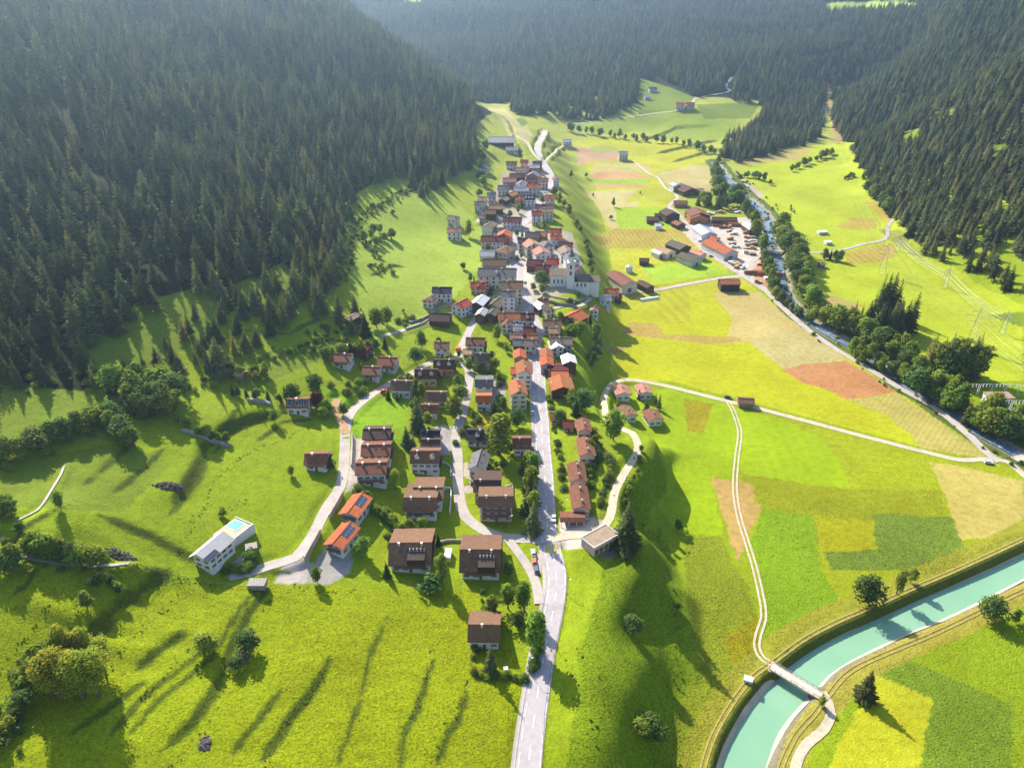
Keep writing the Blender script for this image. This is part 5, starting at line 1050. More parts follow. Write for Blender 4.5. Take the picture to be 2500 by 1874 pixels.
def house(u, v, o_, px, m_, dr, fl, rk, wk, label, name='house', cat='house', group=None, pitch=24, split=.5, near=None, chim=1, dorm=0, bal=None, balside=None, pv=None, sky_=0, ov=.7, door=True, base=None, hip=0, wins=True, barn=False, eh=None, gmat=None, rterr=False):
    eave = (fl * 2.75 + .35) if eh is None else eh
    P, t = at(u, v, eave + 1.8); q = P.y * CP - (P.z + eave + 2 - CAMZ) * SP; sc = FPX / q
    if o_ == 's': L = max(4, px / sc - 1.0); W = m_; rz = R(dr)
    else: W = max(4, px / sc - 1.2); L = m_; rz = R(90 + dr)
    
    if v < 660: L *= 1.12; W *= 1.10
    rise = math.tan(R(pitch)) * W * max(split, 1 - split) if fl >= 0 else .4
    P, t = at(u, v, eave + rise + .2); x, y = P.x, P.y
    yr = -W * (split - .5); x += math.sin(rz) * yr; y -= math.cos(rz) * yr
    zmin, zmid = footprint_base(x, y, L, W, rz); z0 = zmid
    near = (v > 840) if near is None else near
    root = bpy.data.objects.new(name, None); link(root); root.location = (x, y, z0); root.rotation_euler = (0, 0, rz); tag(root, label, cat, group)
    zb = zmin - z0 - .6
    l, w = L / 2, W / 2
    V = [(-l,-w,zb),(l,-w,zb),(l,w,zb),(-l,w,zb),(-l,-w,eave),(l,-w,eave),(l,w,eave),(-l,w,eave),(-l,yr,eave+rise),(l,yr,eave+rise)]
    if hip: V[8] = (-l + W * .38, yr, eave + rise); V[9] = (l - W * .38, yr, eave + rise); V = V[:8] + [(-l, yr, eave), (l, yr, eave)]
    F = [(0,1,5,4),(2,3,7,6),(1,2,6,9,5),(3,0,4,8,7)]
    part('wall', V, F, MWALL[wk], root, mi=None)
    if gmat:
        Vg, Fg = [], []
        for s in (-1, 1):
            b = len(Vg); xg = s * (l + .03); Vg += [(xg,-w,eave-.2),(xg,w,eave-.2),(xg,w,eave),(xg,yr,eave+rise),(xg,-w,eave)]; Fg.append((b,b+1,b+2,b+3,b+4) if s > 0 else (b,b+4,b+3,b+2,b+1))
        part('gable_boarding', Vg, Fg, gmat, root)
    if hip:
        th = .22; e = ov; k_ = rise / w; ze = eave - k_ * e; ins = W * .42; Vr = [(-l-e,-w-e,ze),(l+e,-w-e,ze),(l+e,w+e,ze),(-l-e,w+e,ze),(-l+ins,0,eave+rise),(l-ins,0,eave+rise),(-l-e,-w-e,ze-th),(l+e,-w-e,ze-th),(l+e,w+e,ze-th),(-l-e,w+e,ze-th)]
        Fr = [(0,1,5,4),(2,3,4,5),(1,2,5),(3,0,4),(6,7,1,0),(7,8,2,1),(8,9,3,2),(9,6,0,3),(6,9,8,7)]; roof = part('roof', Vr, Fr, MROOF[rk], root)
    else:
        V, F, _ = gable_roof(L, W, eave, rise, ov, .24, split=split); roof = part('roof', V, F, MROOF[rk], root)
        l2 = l + ov; V, F = [], []; BX(V, F, -l2, l2, yr - .18, yr + .18, eave + rise + .2, eave + rise + .34); part('ridge_cap', V, F, MROOF[rk], roof)
    kf = rise / (w + yr) if w + yr else .4
    if rterr:
        V, F = [], []; y1 = yr - (w + yr) * .45; zz = eave + rise * .55
        BX(V, F, -L * .06, L * .40, y1 - 4.6, y1, zz - 2.6, zz - .05); part('roof_terrace', V, F, m_tdark, roof); V, F = [], []  # solid near-black box; shade of a cut-in terrace is put into its colour
        for i in range(5): xx = -L * .02 + i * L * .095; BX(V, F, xx, xx + .35, y1 - .1, y1 + .25, zz - .04, zz + 1.5)
        part('vent_stack', V, F, m_chim, roof)
    def on_roof(xx, f, side=-1): # f 0 ridge .. 1 eave on the -Y (front) or +Y slope
        half = (w + yr) if side < 0 else (w - yr); return (xx, yr + side * half * f, eave + rise * (1 - f) + .22)
    hr_ = random.Random(int(u * 7 + v))
    for i in range(chim):
        xx = (hr_.uniform(-.3, .3) if chim == 1 else (-.3 + .6 * i / max(1, chim - 1))) * L; cx_, cy_, c_z = on_roof(xx, .12 if not hip else .25, -1); c = shared('chimney', CHM, roof, (cx_, cy_, c_z - .9)); c.scale = (.8, .8, .95)
    for i in range(sky_): xx = (-.25 + .5 * i / max(1, sky_ - 1)) * L; cx_, cy_, c_z = on_roof(xx, .45, -1); s_ = shared('skylight', SKM, roof, (cx_, cy_, c_z)); s_.rotation_euler = (math.atan(kf), 0, 0)
    for i in range(dorm):
        xx = (-.28 + .56 * (i / (dorm - 1) if dorm > 1 else .5)) * L; dz = eave + rise * .38; y0 = yr - (w + yr) * .78; V, F = [], []
        hw = min(.95, L * .1); V += [(xx-hw,y0,dz-.5),(xx+hw,y0,dz-.5),(xx+hw,y0,dz+1.0),(xx,y0,dz+1.7),(xx-hw,y0,dz+1.0),(xx-hw,yr,dz+1.0),(xx+hw,yr,dz+1.0),(xx,yr,dz+1.7),(xx-hw,yr,dz-.5),(xx+hw,yr,dz-.5)]
        F += [(0,1,2,3,4),(1,9,6,2),(0,4,5,8)]; d_ = part('dormer', V, F, MWALL[wk if wk != 's' else 'w'], roof); V, F = [], []; e = .28
        V += [(xx,y0-e,dz+1.84),(xx,yr,dz+1.84),(xx+hw+e,y0-e,dz+.92),(xx+hw+e,yr,dz+.92),(xx-hw-e,y0-e,dz+.92),(xx-hw-e,yr,dz+.92)]; F += [(0,2,3,1),(0,1,5,4)]
        part('dormer_roof', V, F, MROOF[rk], d_)
    if pv:
        for (x0, x1, f0, f1, side) in pv:
            a_ = on_roof(x0 * L, f0, side); b_ = on_roof(x1 * L, f1, side); nx_ = max(1, int(abs(x1 - x0) * L / 1.25)); ny_ = max(1, int(abs(f1 - f0) * (w + yr) / 1.25)); V, F = [], []
            for i in range(nx_):
                for j in range(ny_):
                    g = .05; q0 = [a_[0] + (b_[0] - a_[0]) * (i + g) / nx_, a_[0] + (b_[0] - a_[0]) * (i + 1 - g) / nx_]; r0 = (j + g) / ny_; r1 = (j + 1 - g) / ny_; b = len(V)
                    yz = lambda r: (a_[1] + (b_[1] - a_[1]) * r, a_[2] + (b_[2] - a_[2]) * r + .10)
                    V += [(q0[0], *yz(r0)), (q0[1], *yz(r0)), (q0[1], *yz(r1)), (q0[0], *yz(r1))]; F.append((b, b + 1, b + 2, b + 3) if side > 0 else (b, b + 3, b + 2, b + 1))
            V2_ = [(a_[0], a_[1], a_[2] + .06), (b_[0], a_[1], a_[2] + .06), (b_[0], b_[1], b_[2] + .06), (a_[0], b_[1], b_[2] + .06)]
            pp = part('solar_panel', V2_, [(0, 1, 2, 3)], m_frame, roof) if False else part('solar_panel', V2_ + V, [(0, 3, 2, 1) if side < 0 else (0, 1, 2, 3)] + [tuple(i + 4 for i in f_) for f_ in F], [m_frame, m_pv], roof, mi=[0] + [1] * len(F))
    if wins and not barn:
        nfl = max(1, int(fl + .4))
        for sgn, wall_y in ((-1, -w), (1, w)):
            if sgn > 0 and not near: continue
            n_ = max(2, min(6, int(L / 2.9)))
            for k in range(nfl):
                for i in range(n_):
                    if k == 0 and i == n_ // 2 and sgn < 0 and door: continue
                    add_window(root, ((-.5 + (i + .5) / n_) * L, sgn * (w + .02), .35 + 2.75 * k + 1.45), 0 if sgn < 0 else math.pi, near)
        for sgn in (-1, 1):
            if not near and hr_.random() < .25: continue
            n_ = max(2, min(4, int(W / 3.1)))
            for k in range(nfl):
                for i in range(n_): add_window(root, (sgn * (l + .02), (-.5 + (i + .5) / n_) * W, .35 + 2.75 * k + 1.45), R(90) * sgn, near)
            if rise > 2.2 and not hip: add_window(root, (sgn * (l + .02), yr, eave + rise * .35), R(90) * sgn, near)
    if door and not barn: shared('door', DMESH, root, (0.1, -w - .03, .05))
    if barn:
        V, F = [], []; BX(V, F, l + .02, l + .10, -1.6, 1.6, 0, 3.2); part('barn_door', V, F, m_wood, root)
        V, F = [], []; BX(V, F, -l - .10, -l - .02, -1.6, 1.6, 0, 3.2); part('barn_door', V, F, m_wood, root)
    for side in (bal or ''):
        for k in range(1, max(2, int(fl + .4))):
            z = .35 + 2.75 * k; V, F = [], []; mi = []
            if side == 'f': bx = (-l * .85, l * .85, -w - 1.3, -w)
            elif side == 'r': bx = (l, l + 1.3, -w * .85, w * .85)
            else: bx = (-l - 1.3, -l, -w * .85, w * .85)
            BX(V, F, *bx, z - .15, z); 
            if side == 'f': BX(V, F, bx[0], bx[1], bx[2], bx[2] + .08, z, z + .95); BX(V, F, bx[0], bx[0] + .08, bx[2] + .08, bx[3], z, z + .95); BX(V, F, bx[1] - .08, bx[1], bx[2] + .08, bx[3], z, z + .95)
            elif side == 'r': BX(V, F, bx[1] - .08, bx[1], bx[2], bx[3], z, z + .95)
            else: BX(V, F, bx[0], bx[0] + .08, bx[2], bx[3], z, z + .95)
            part('balcony', V, F, m_wood, root)
    HOUSES.append((root, x, y, L, W, rz)); return root
HOUSES = []
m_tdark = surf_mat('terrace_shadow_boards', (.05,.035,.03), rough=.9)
G1, G2 = 'brown-roofed row houses by the hillside lane', 'brown-roofed terrace houses along the main road'
# near and middle ground
A = house(920,1046,'s',66,10.5,2,2.0,'db','w','white row house with dark brown roof beside a parking strip, uppermost of three',group=G1,split=.62,bal='r',chim=2,pitch=21,sky_=2)
house(918,1085,'s',70,10.5,3,2.0,'rb','w','white row house with brown roof and terrace window, middle of three beside the parking strip',group=G1,split=.62,bal='r',chim=2,pitch=21,sky_=3)
house(906,1129,'s',74,10.5,3,2.3,'rb','w','white stepped row house with brown roof, lowest of three beside the parking strip',group=G1,split=.62,bal='rf',chim=2,pitch=21,sky_=2)
house(772,1107,'s',55,9,1,1.3,'rb','w','white house with brown roof and white balcony left of the hillside lane',bal='rf',split=.64,chim=1)
house(726,974,'s',52,8.5,2,1.5,'rb','w','white house whose brown roof is covered with blue solar panels',pv=[(-.48,-.28,.04,.96,-1),(-.08,.48,.04,.96,-1)],split=.7,pitch=22)
house(867,1226,'g',50,11.5,-16,1.5,'or','w','orange-roofed chalet with grey solar panels, upper of two beside the retaining wall',pv=[(-.1,.45,.10,.9,-1)],chim=0,bal='l',pitch=22,ov=1.0,split=.5)
house(834,1300,'g',50,11.5,-20,1.7,'or','w','orange-roofed chalet with white gable and dark balcony, lower of two above the turning place',pv=[(-.1,.45,.10,.9,-1)],chim=0,bal='l',pitch=22,ov=1.0)
house(1002,1325,'s',97,18.5,1,1.7,'br','w','white apartment house with broad brown roof and terrace dormers, left of two twins',name='apartment_house',split=.72,pitch=20,chim=2,sky_=4,bal='fr',ov=1.0,group='twin apartment houses',rterr=True)
house(1173,1341,'s',94,18.5,0,1.7,'br','w','white apartment house with broad brown roof and terrace dormers, right of two twins',name='apartment_house',split=.72,pitch=20,chim=2,sky_=4,bal='fr',ov=1.0,group='twin apartment houses',rterr=True)
hb1 = house(1045,1190,'s',72,15,0,1.9,'br','w','rear wing of the large L-shaped block under one brown roof',name='apartment_block',split=.7,pitch=14,chim=2)
ha1 = house(1026,1216,'s',80,16,0,1.9,'br','w','large white apartment block with wide brown roof and long shadows of chimneys',name='apartment_block',split=.86,pitch=14,chim=2,bal='f')
hb2 = house(1190,1172,'s',66,14,-1,2.4,'db','p','dark-roofed rear half of the pinkish apartment block beside the lane',name='apartment_block',split=.75,pitch=15,chim=1)
ha2 = house(1211,1211,'s',84,12,1,3.0,'br','p','pinkish apartment block with dark balconies stacked on its front',name='apartment_block',split=.8,pitch=15,chim=2,bal='f')
def absorb(main, other):
    for p in (main, other): p['_m'] = 0; del p['_m']
    mm = lambda o: Matrix.Translation(o.location) @ Matrix.Rotation(o.rotation_euler.z, 4, 'Z')
    M_ = mm(main).inverted() @ mm(other)
    for chd in list(other.children):
        loc = Matrix.Translation(chd.location) @ Matrix.Rotation(chd.rotation_euler.z, 4, 'Z') @ Matrix.Diagonal((*chd.scale, 1)); chd.parent = main; chd.matrix_local = M_ @ loc
    bpy.data.objects.remove(other)
absorb(ha1, hb1); absorb(ha2, hb2)
house(1038,1101,'s',70,11,0,2.3,'br','w','white house with brown roof and two dark dormers beside the village lane',split=.66,dorm=2,bal='r',chim=1)
house(1051,1073,'s',46,9,0,1.9,'db','w','small dark brown roof with skylight, lower of two stepped houses in the grove',split=.62,sky_=1)
house(1051,1052,'s',46,8,0,1.9,'bk','w','small blackish roof, upper of two stepped houses in the grove',split=.62,sky_=1)
house(1166,1050,'s',53,9.5,0,1.4,'bk','w','white house with black roof and one white dormer',split=.62,dorm=1,bal='f')
house(1170,1115,'g',44,12,-8,1.5,'gr','w','white house with grey gabled roof beside a white terrace',pitch=32,chim=0,sky_=2)
house(1274,1069,'s',44,9.5,0,1.6,'rb','w','white house with brown roof standing by the roadside below the tall trees',split=.7)
house(1425,1032,'g',36,9.5,1,1.5,'rb','p','pinkish terrace house with brown roof, uppermost of four along the main road',group=G2,chim=1)
house(1431,1084,'g',42,13,1,1.5,'rb','p','pinkish terrace house with brown roof, second of four along the main road',group=G2,chim=2)
house(1409,1146,'g',44,12.5,1,1.5,'rb','p','pinkish terrace house with brown roof, third of four along the main road',group=G2,chim=2)
house(1416,1207,'g',46,14.5,1,1.5,'rb','p','pinkish terrace house with brown roof, lowest of four along the main road',group=G2,chim=2)
house(1362,1006,'s',38,8,0,1,'rb','p','low brown-roofed house by the round roadside tree',wins=True)
house(1388,1026,'s',28,7,0,1,'dr','p','low dark link building joining the terrace houses',chim=0)
house(1182,1524,'s',76,12,-1,1.5,'br','w','lone white house with mottled brown roof beside the main road, nearest of all',split=.76,pitch=22,chim=1)
house(1182,927,'s',44,10,0,2.2,'gr','w','white cubic house with grey roof and white garage behind',split=.85,pitch=15)
house(1181,966,'s',38,7,0,2.3,'or','w','white annex with bright orange roof in front of the grey-roofed house',split=.85,pitch=16,chim=0)
house(1264,938,'g',42,13,6,3.2,'ob','c','tall cream house with orange-brown gabled roof by the main road',chim=2,pitch=30)
house(1279,890,'g',40,12,3,3.4,'ob','w','tall white house with rows of small windows and orange-brown roof',chim=1,pitch=26)
house(1258,896,'s',22,9,0,1.6,'or','w','low orange-roofed annex left of the tall white house',chim=0)
house(1269,859,'g',32,9,0,1.6,'or','k','orange-roofed barn left of the main road above the tall white house',name='barn',cat='barn',barn=True,chim=0)
house(1334,856,'g',32,8,0,1.7,'ob','k','orange-brown barn right of the main road, upper of two',name='barn',cat='barn',barn=True,chim=0,group='roadside barns')
house(1335,877,'g',34,9,0,1.9,'or','g','bright orange-roofed barn right of the main road, lower of two',name='barn',cat='barn',barn=True,chim=0,group='roadside barns')
house(1389,870,'g',36,9,4,2.3,'wh','t','dark timber barn with white metal gable roof at the bank edge',name='barn',cat='barn',barn=True,chim=0)
house(1362,890,'s',50,8,-1,1.6,'dr','g','long shed with flat dark red roof right of the main road',name='shed',cat='shed',barn=True,chim=0,pitch=10)
house(1367,908,'s',42,6,-1,1.4,'or','g','low lean-to with bright orange-red roof in front of the dark red shed',name='shed',cat='shed',barn=True,chim=0,pitch=10)
house(1371,928,'g',58,13,4,1.8,'ob','t','broad timber barn with orange roof and white doors right of the main road',name='barn',cat='barn',barn=True,chim=0,pitch=20)
house(1040,903,'s',54,10,1,1.7,'db','y','yellow-walled house with dark brown roof and white skylights',dorm=2,bal='r',split=.68,group='skylight houses')
house(1084,878,'s',50,10,1,1.7,'db','s','salmon-walled house with dark brown roof and white skylights',dorm=2,bal='r',split=.68,group='skylight houses')
house(979,930,'s',50,9.5,-4,1.7,'br','w','white house with brown roof above the round meadow',split=.66,chim=2)
house(1064,957,'s',50,9.5,-2,1.4,'br','c','cream house with brown roof left of the village lane',split=.66)
house(1048,988,'s',42,8,-1,1.3,'rb','w','small white house with red-brown roof below the cream house',split=.66)
house(835,864,'s',44,9,-5,1.4,'rb','w','white chalet with brown half-hipped roof, lowest left of the hillside chalets',split=.6,bal='f')
house(907,895,'s',42,9,-4,1.3,'rb','w','white chalet with red-brown roof, nearest to the lane among the chalets',split=.6,bal='f')
house(946,872,'s',45,9.5,-6,1.5,'rb','w','white chalet with red-brown roof and stone garage terrace',split=.6,bal='f')
house(845,846,'g',24,8,-30,1.2,'rb','t','small brown chalet behind the lowest left chalet, half hidden by trees')
house(886,845,'s',36,8,-20,1.3,'dr','t','dark brown chalet behind the hillside chalets under the trees')
house(1079,834,'s',36,8.5,-2,2,'br','w','small white house with brown roof alone in the upper meadow',split=.6)
house(1161,824,'s',46,10,-3,2.6,'rb','w','white three storey house with brown roof and red awning beside the village lane',split=.6,bal='r')
house(1178,863,'s',36,9.5,-3,2.2,'gn','y','yellow house with mossy brown roof below the white three storey house',split=.66)
house(1142,853,'s',22,6,-3,1.2,'tn','w','small tan-roofed annex at the corner of the village lane',chim=0)
G3 = 'holiday bungalows inside the loop road'
house(1518,947,'g',38,9,6,1.5,'pk','w','white bungalow with pink-orange roof, upper left of four inside the loop road',group=G3,bal='f',pitch=18,ov=.9)
house(1572,945,'g',34,9,6,1.5,'pk','w','white bungalow with pink-orange roof, upper right of four inside the loop road',group=G3,bal='f',pitch=18,ov=.9)
house(1530,1000,'g',40,9,16,1.5,'br','w','white bungalow with brown roof, lower left of four inside the loop road',group=G3,bal='f',pitch=18,ov=.9)
house(1594,1008,'g',38,9,12,1.5,'rb','w','white bungalow with brown roof, lower right of four inside the loop road',group=G3,bal='f',pitch=18,ov=.9)
house(1822,972,'s',38,6.5,-8,1.1,'br','k','long brown field barn beside the junction of the farm tracks',name='barn',cat='barn',barn=True,chim=0,split=.62,pitch=20)
# village core, lower part
VC = [
 (1109,554,'s',32,8,-2,2.2,'pk','w','white house with orange-pink roof standing in the meadow left of the old village'),(1079,700,'s',48,9,-2,2.3,'bk','w','white house with black roof at the left end of the village'),
 (1049,722,'g',30,8,-18,1.7,'br','w','white house with brown hipped roof just below the black-roofed house'),(1127,735,'g',38,10,-38,2.2,'rd','w','white house with red roof where the stone lane enters the village'),
 (1074,765,'s',52,11,-6,1.2,'db','t','wide dark brown barn beside the stone-walled lane'),(1168,689,'s',38,9,-4,1.8,'rd','p','red-roofed house with dormers among conifers'),
 (1203,574,'s',52,10,-2,2.2,'dr','w','long white house with dark red roof, at the meadow edge of the old village'),(1190,612,'s',34,9,-6,1.4,'lg','w','white shed with pale metal roof left of the hotel'),
 (1233,602,'g',34,12,-30,2.4,'br','c','cream house with steep hipped brown roof at the upper square'),(1207,632,'s',52,11,0,1.8,'br','k','brown-roofed stable behind the grey apartment block'),
 (1214,655,'s',84,12,-2,3.2,'gr','e','long pale apartment block with grey roof and central dormer'),(1250,688,'s',54,12,0,4.2,'br','c','tall cream house with long brown roof on the main street'),
 (1242,709,'s',34,9,0,4.4,'gr','w','white tower-like house with grey roof in front of the tall cream house'),(1171,727,'g',36,13,-18,2.1,'wh','t','timber barn with dazzling white metal roof'),
 (1176,757,'g',26,9,-14,1.8,'lg','t','grey timber barn with pale gable roof below the white-roofed barn'),(1203,757,'g',28,9,-20,1.7,'gn','t','dark weathered barn with mossy roof beside the grey barn'),
 (1211,733,'g',38,12,-24,1.6,'gn','k','mossy-roofed barn behind the weathered barn'),(1243,762,'s',54,10,0,2.3,'ob','w','long orange-brown roofed house left of the main street'),
 (1288,763,'s',34,10,0,2.4,'dr','w','white house with dark red roof and gabled dormer on the main street'),(1237,779,'g',28,11,0,1.9,'rb','w','white house with rusty red roof and a low wall window'),
 (1265,794,'s',26,7,0,1.6,'lg','w','white flat-roofed house joined to the dark red roofed one'),(1293,796,'s',32,9,0,1.5,'dr','k','dark red roofed house by the street bend'),
 (1261,815,'s',32,7,-2,1.3,'pk','k','low shed with reddish pink roof above the grey-roofed house'),(1300,815,'s',28,6,0,1.2,'ob','k','low orange shed wall beside the street'),
 (1267,827,'s',30,9,0,2.1,'gr','t','grey-roofed house with dark timber front'),(1295,826,'s',32,9,0,2.1,'bg','w','white house with worn brown-grey roof beside the street'),
 (1321,740,'g',28,9,22,1.5,'wh','t','small barn with white gable roof right of the street'),(1338,746,'g',26,9,20,1.7,'db','c','cream house with dark brown roof below the church'),
 (1326,728,'s',26,8,4,1.4,'rb','k','red-brown roofed house at the foot of the church wall'),(1402,760,'g',52,13,-42,1.5,'or','t','big barn with steep bright orange roof at the edge of the bank'),
 (1348,778,'s',46,9,0,2.0,'br','w','white house with brown roof right of the main street'),(1353,798,'s',28,8,0,2.0,'tn','o','orange-yellow house with tan roof right of the main street'),
 (1369,821,'s',56,9,0,2.3,'bg','g','grey house with long brown-grey roof at the bank'),(1358,834,'g',34,9,10,1.9,'wh','w','white gabled house in front of the long grey house'),
 (1396,621,'g',34,10,8,2.8,'gr','w','tall white house with grey gable roof behind the church'),(1382,604,'g',34,10,10,2.6,'bg','w','white house with brown-grey roof above the tall white house'),
 (1322,606,'g',38,10,14,2.3,'pk','w','white house with pinkish roof and steps on the square'),(1305,633,'s',32,10,-12,1.7,'dr','t','dark red roofed barn right of the main street'),
 (1326,646,'s',36,9,-4,2.3,'dr','w','white house with dark red roof beside the church garden'),(1350,630,'s',28,9,-4,2.3,'rd','w','white house with red roof above the church'),
 (1352,655,'s',24,7,-8,1.8,'db','c','small dark-roofed house touching the church yard'),(1360,664,'s',40,9,-4,1.6,'or','y','orange-red roofed house directly left of the church tower'),
 (1404,652,'g',18,12,8,1.8,'dr','k','narrow dark red roof behind the church'),(1279,578,'s',28,9,4,2.6,'db','c','cream house with dark brown roof on the upper square'),
 (1300,564,'s',32,10,-4,1.9,'gn','k','grey-brown roofed stable above the upper square'),(1321,562,'s',26,9,-14,1.8,'ob','k','orange-brown roofed stable next to the grey-brown one'),
 (1298,585,'g',38,10,18,2.6,'pk','c','cream house with orange-pink roof behind the square'),(1334,586,'g',28,9,22,2.8,'gr','w','white tower house with grey hipped roof'),
 (1357,555,'s',26,8,0,1.9,'rd','p','pinkish house with red roof, upper of two at the bank edge'),(1358,571,'s',26,8,0,2.4,'or','w','white house with orange roof, lower of two at the bank edge'),
 (1382,588,'s',28,9,-14,1.6,'dr','t','dark red roofed barn on the bank edge'),(1494,706,'s',34,8,-2,1.5,'or','w','house with bright orange roof below the big farm barn'),
 (1478,722,'s',30,8,-4,2.0,'lg','w','white house with pale grey roof on the slope below the orange roof'),(1452,748,'g',22,7,-14,2.0,'pk','w','small white house with red roof in the shade of the bank'),
 (1195,542,'g',28,9,-24,2.6,'bg','w','tall white gabled house of the upper old village'),(1218,554,'s',34,8,-4,1.5,'bg','w','white house with low brown roof beside the tall gabled house'),
 (1232,562,'g',34,9,-10,2.4,'or','s','salmon house with orange-red roof on the street bend'),(1251,528,'s',42,9,-4,2.0,'dr','w','white house with dark red roof above the street bend'),
 (1310,512,'s',22,9,0,2.9,'rd','w','tall white house with red roof and three rows of windows'),(1336,505,'s',28,9,0,2.6,'tn','w','white house with tan roof at the upper bank edge'),
 (1318,497,'s',22,8,0,1.8,'dr','w','white house with dark red roof behind the tall red-roofed house'),(1339,496,'s',20,8,0,2,'rb','w','brown-roofed house behind the tan-roofed one'),
 (1343,474,'s',22,8,-6,2.1,'or','w','white house with orange roof near the road bend'),(1291,475,'s',28,9,0,2.4,'bk','w','white house with black roof and three pointed dormers'),
 (1269,478,'s',20,8,0,2.0,'ob','y','yellow-orange house beside the black dormered roof'),(1305,446,'s',28,8,-2,2.3,'or','w','white house with bright orange roof in the upper village'),
 (1327,432,'s',22,8,-2,2.6,'ob','w','white house with orange-brown roof beside the road'),(1357,428,'g',16,8,4,2.4,'rb','w','narrow white house right of the road'),
 (1298,433,'s',26,9,-4,1.6,'dr','t','dark red barn roof in the upper village'),(1271,454,'s',30,9,2,2.0,'lg','g','grey house with pale flat roof in the upper village'),
 (1273,440,'g',26,8,-6,2.2,'gr','w','white gabled house behind the pale flat roof'),(1244,432,'s',30,9,-2,1.8,'pk','k','pinkish roofed stable at the left of the upper village'),
 (1229,450,'s',26,9,-2,2.5,'gr','w','white house with grey roof left of the upper village'),(1248,466,'g',24,10,-30,1.6,'ob','t','orange-brown barn beside the white house'),
 (1231,479,'g',20,8,-24,1.3,'gr','t','small grey gabled shed on the upper lane'),(1200,468,'s',20,8,4,2.2,'gr','c','cream house at the forest foot of the upper village'),
 (1177,478,'s',20,8,-6,2.2,'tn','w','white house with tan roof at the forest foot'),(1169,489,'s',20,8,-4,2.4,'bg','w','white house with brown-grey roof, leftmost of the upper village'),
 (1211,497,'s',32,9,2,1.6,'tn','t','dark barn with tan-pink roof above the meadow'),(1197,509,'s',26,9,-4,1.7,'rb','t','red-brown barn below the tan-roofed barn'),
 (1178,521,'s',14,8,-6,1.9,'bg','g','narrow grey house beside the red-brown barn'),(1106,525,'s',22,8,-20,1.8,'bg','w','house with pale roof above the house standing in the meadow'),
 (1249,392,'s',24,8,-2,1.9,'rb','w','brown-roofed house at the top of the upper village, left'),(1280,389,'s',18,7,-2,1.8,'rd','w','red-roofed house at the top of the upper village'),
 (1312,391,'s',20,9,4,1.8,'db','t','dark barn beside the road at the top of the village'),(1305,401,'s',22,8,2,1.6,'wh','w','white-roofed house at the top of the village'),
 (1275,406,'s',30,8,-2,1.5,'pk','w','pinkish roof in the middle of the upper village'),(1303,409,'s',26,8,-2,1.6,'rb','t','brown roof beside the pinkish roof'),
 (1302,418,'g',28,9,-14,2.0,'gr','k','grey gabled house in the middle of the upper village'),(1263,421,'s',34,9,-8,1.7,'dr','t','wide dark red roof in the upper village'),
 (1181,400,'s',22,8,-16,1.6,'gr','w','small white house in the shade of the forest foot'),(1385,338,'s',20,8,2,2.0,'wh','w','white house at the tip of the upper meadow road'),
 (1250,357,'s',28,7,0,1.4,'lg','w','low white building with pale roof beside the farm hall'),(1522,367,'s',20,10,0,2.9,'lg','c','plain cream cube building at the edge of the valley fields'),
 (1661,249,'s',18,10,-10,2.4,'or','w','orange-roofed house of the far hamlet, left'),(1685,248,'s',18,10,8,2.2,'or','p','orange-roofed house of the far hamlet, right'),(1594,211,'s',18,8,8,1.6,'gr','w','white farmhouse at the far forest edge, upper'),
 (1581,230,'s',14,8,0,1.6,'wh','w','white farmhouse at the far forest edge, lower'),
]
for u, v, o_, px, m_, dr, fl, rk, wk, lb in VC:
    nm = 'barn' if ('barn' in lb or 'stable' in lb) and wk in 'tk' else ('shed' if 'shed' in lb else 'house')
    house(u, v + (2 if v < 600 else 0), o_, px, m_, dr, fl, rk, wk, lb, name=nm, cat=nm, barn=nm != 'house', chim=0 if nm != 'house' else 1, split=.58 if o_ == 's' else .5, ov=.6, dorm=3 if 'pointed dormers' in lb else (1 if 'dormer' in lb and 'pointed' not in lb else 0), hip=1 if 'hipped' in lb else 0, pitch=26, near=False)
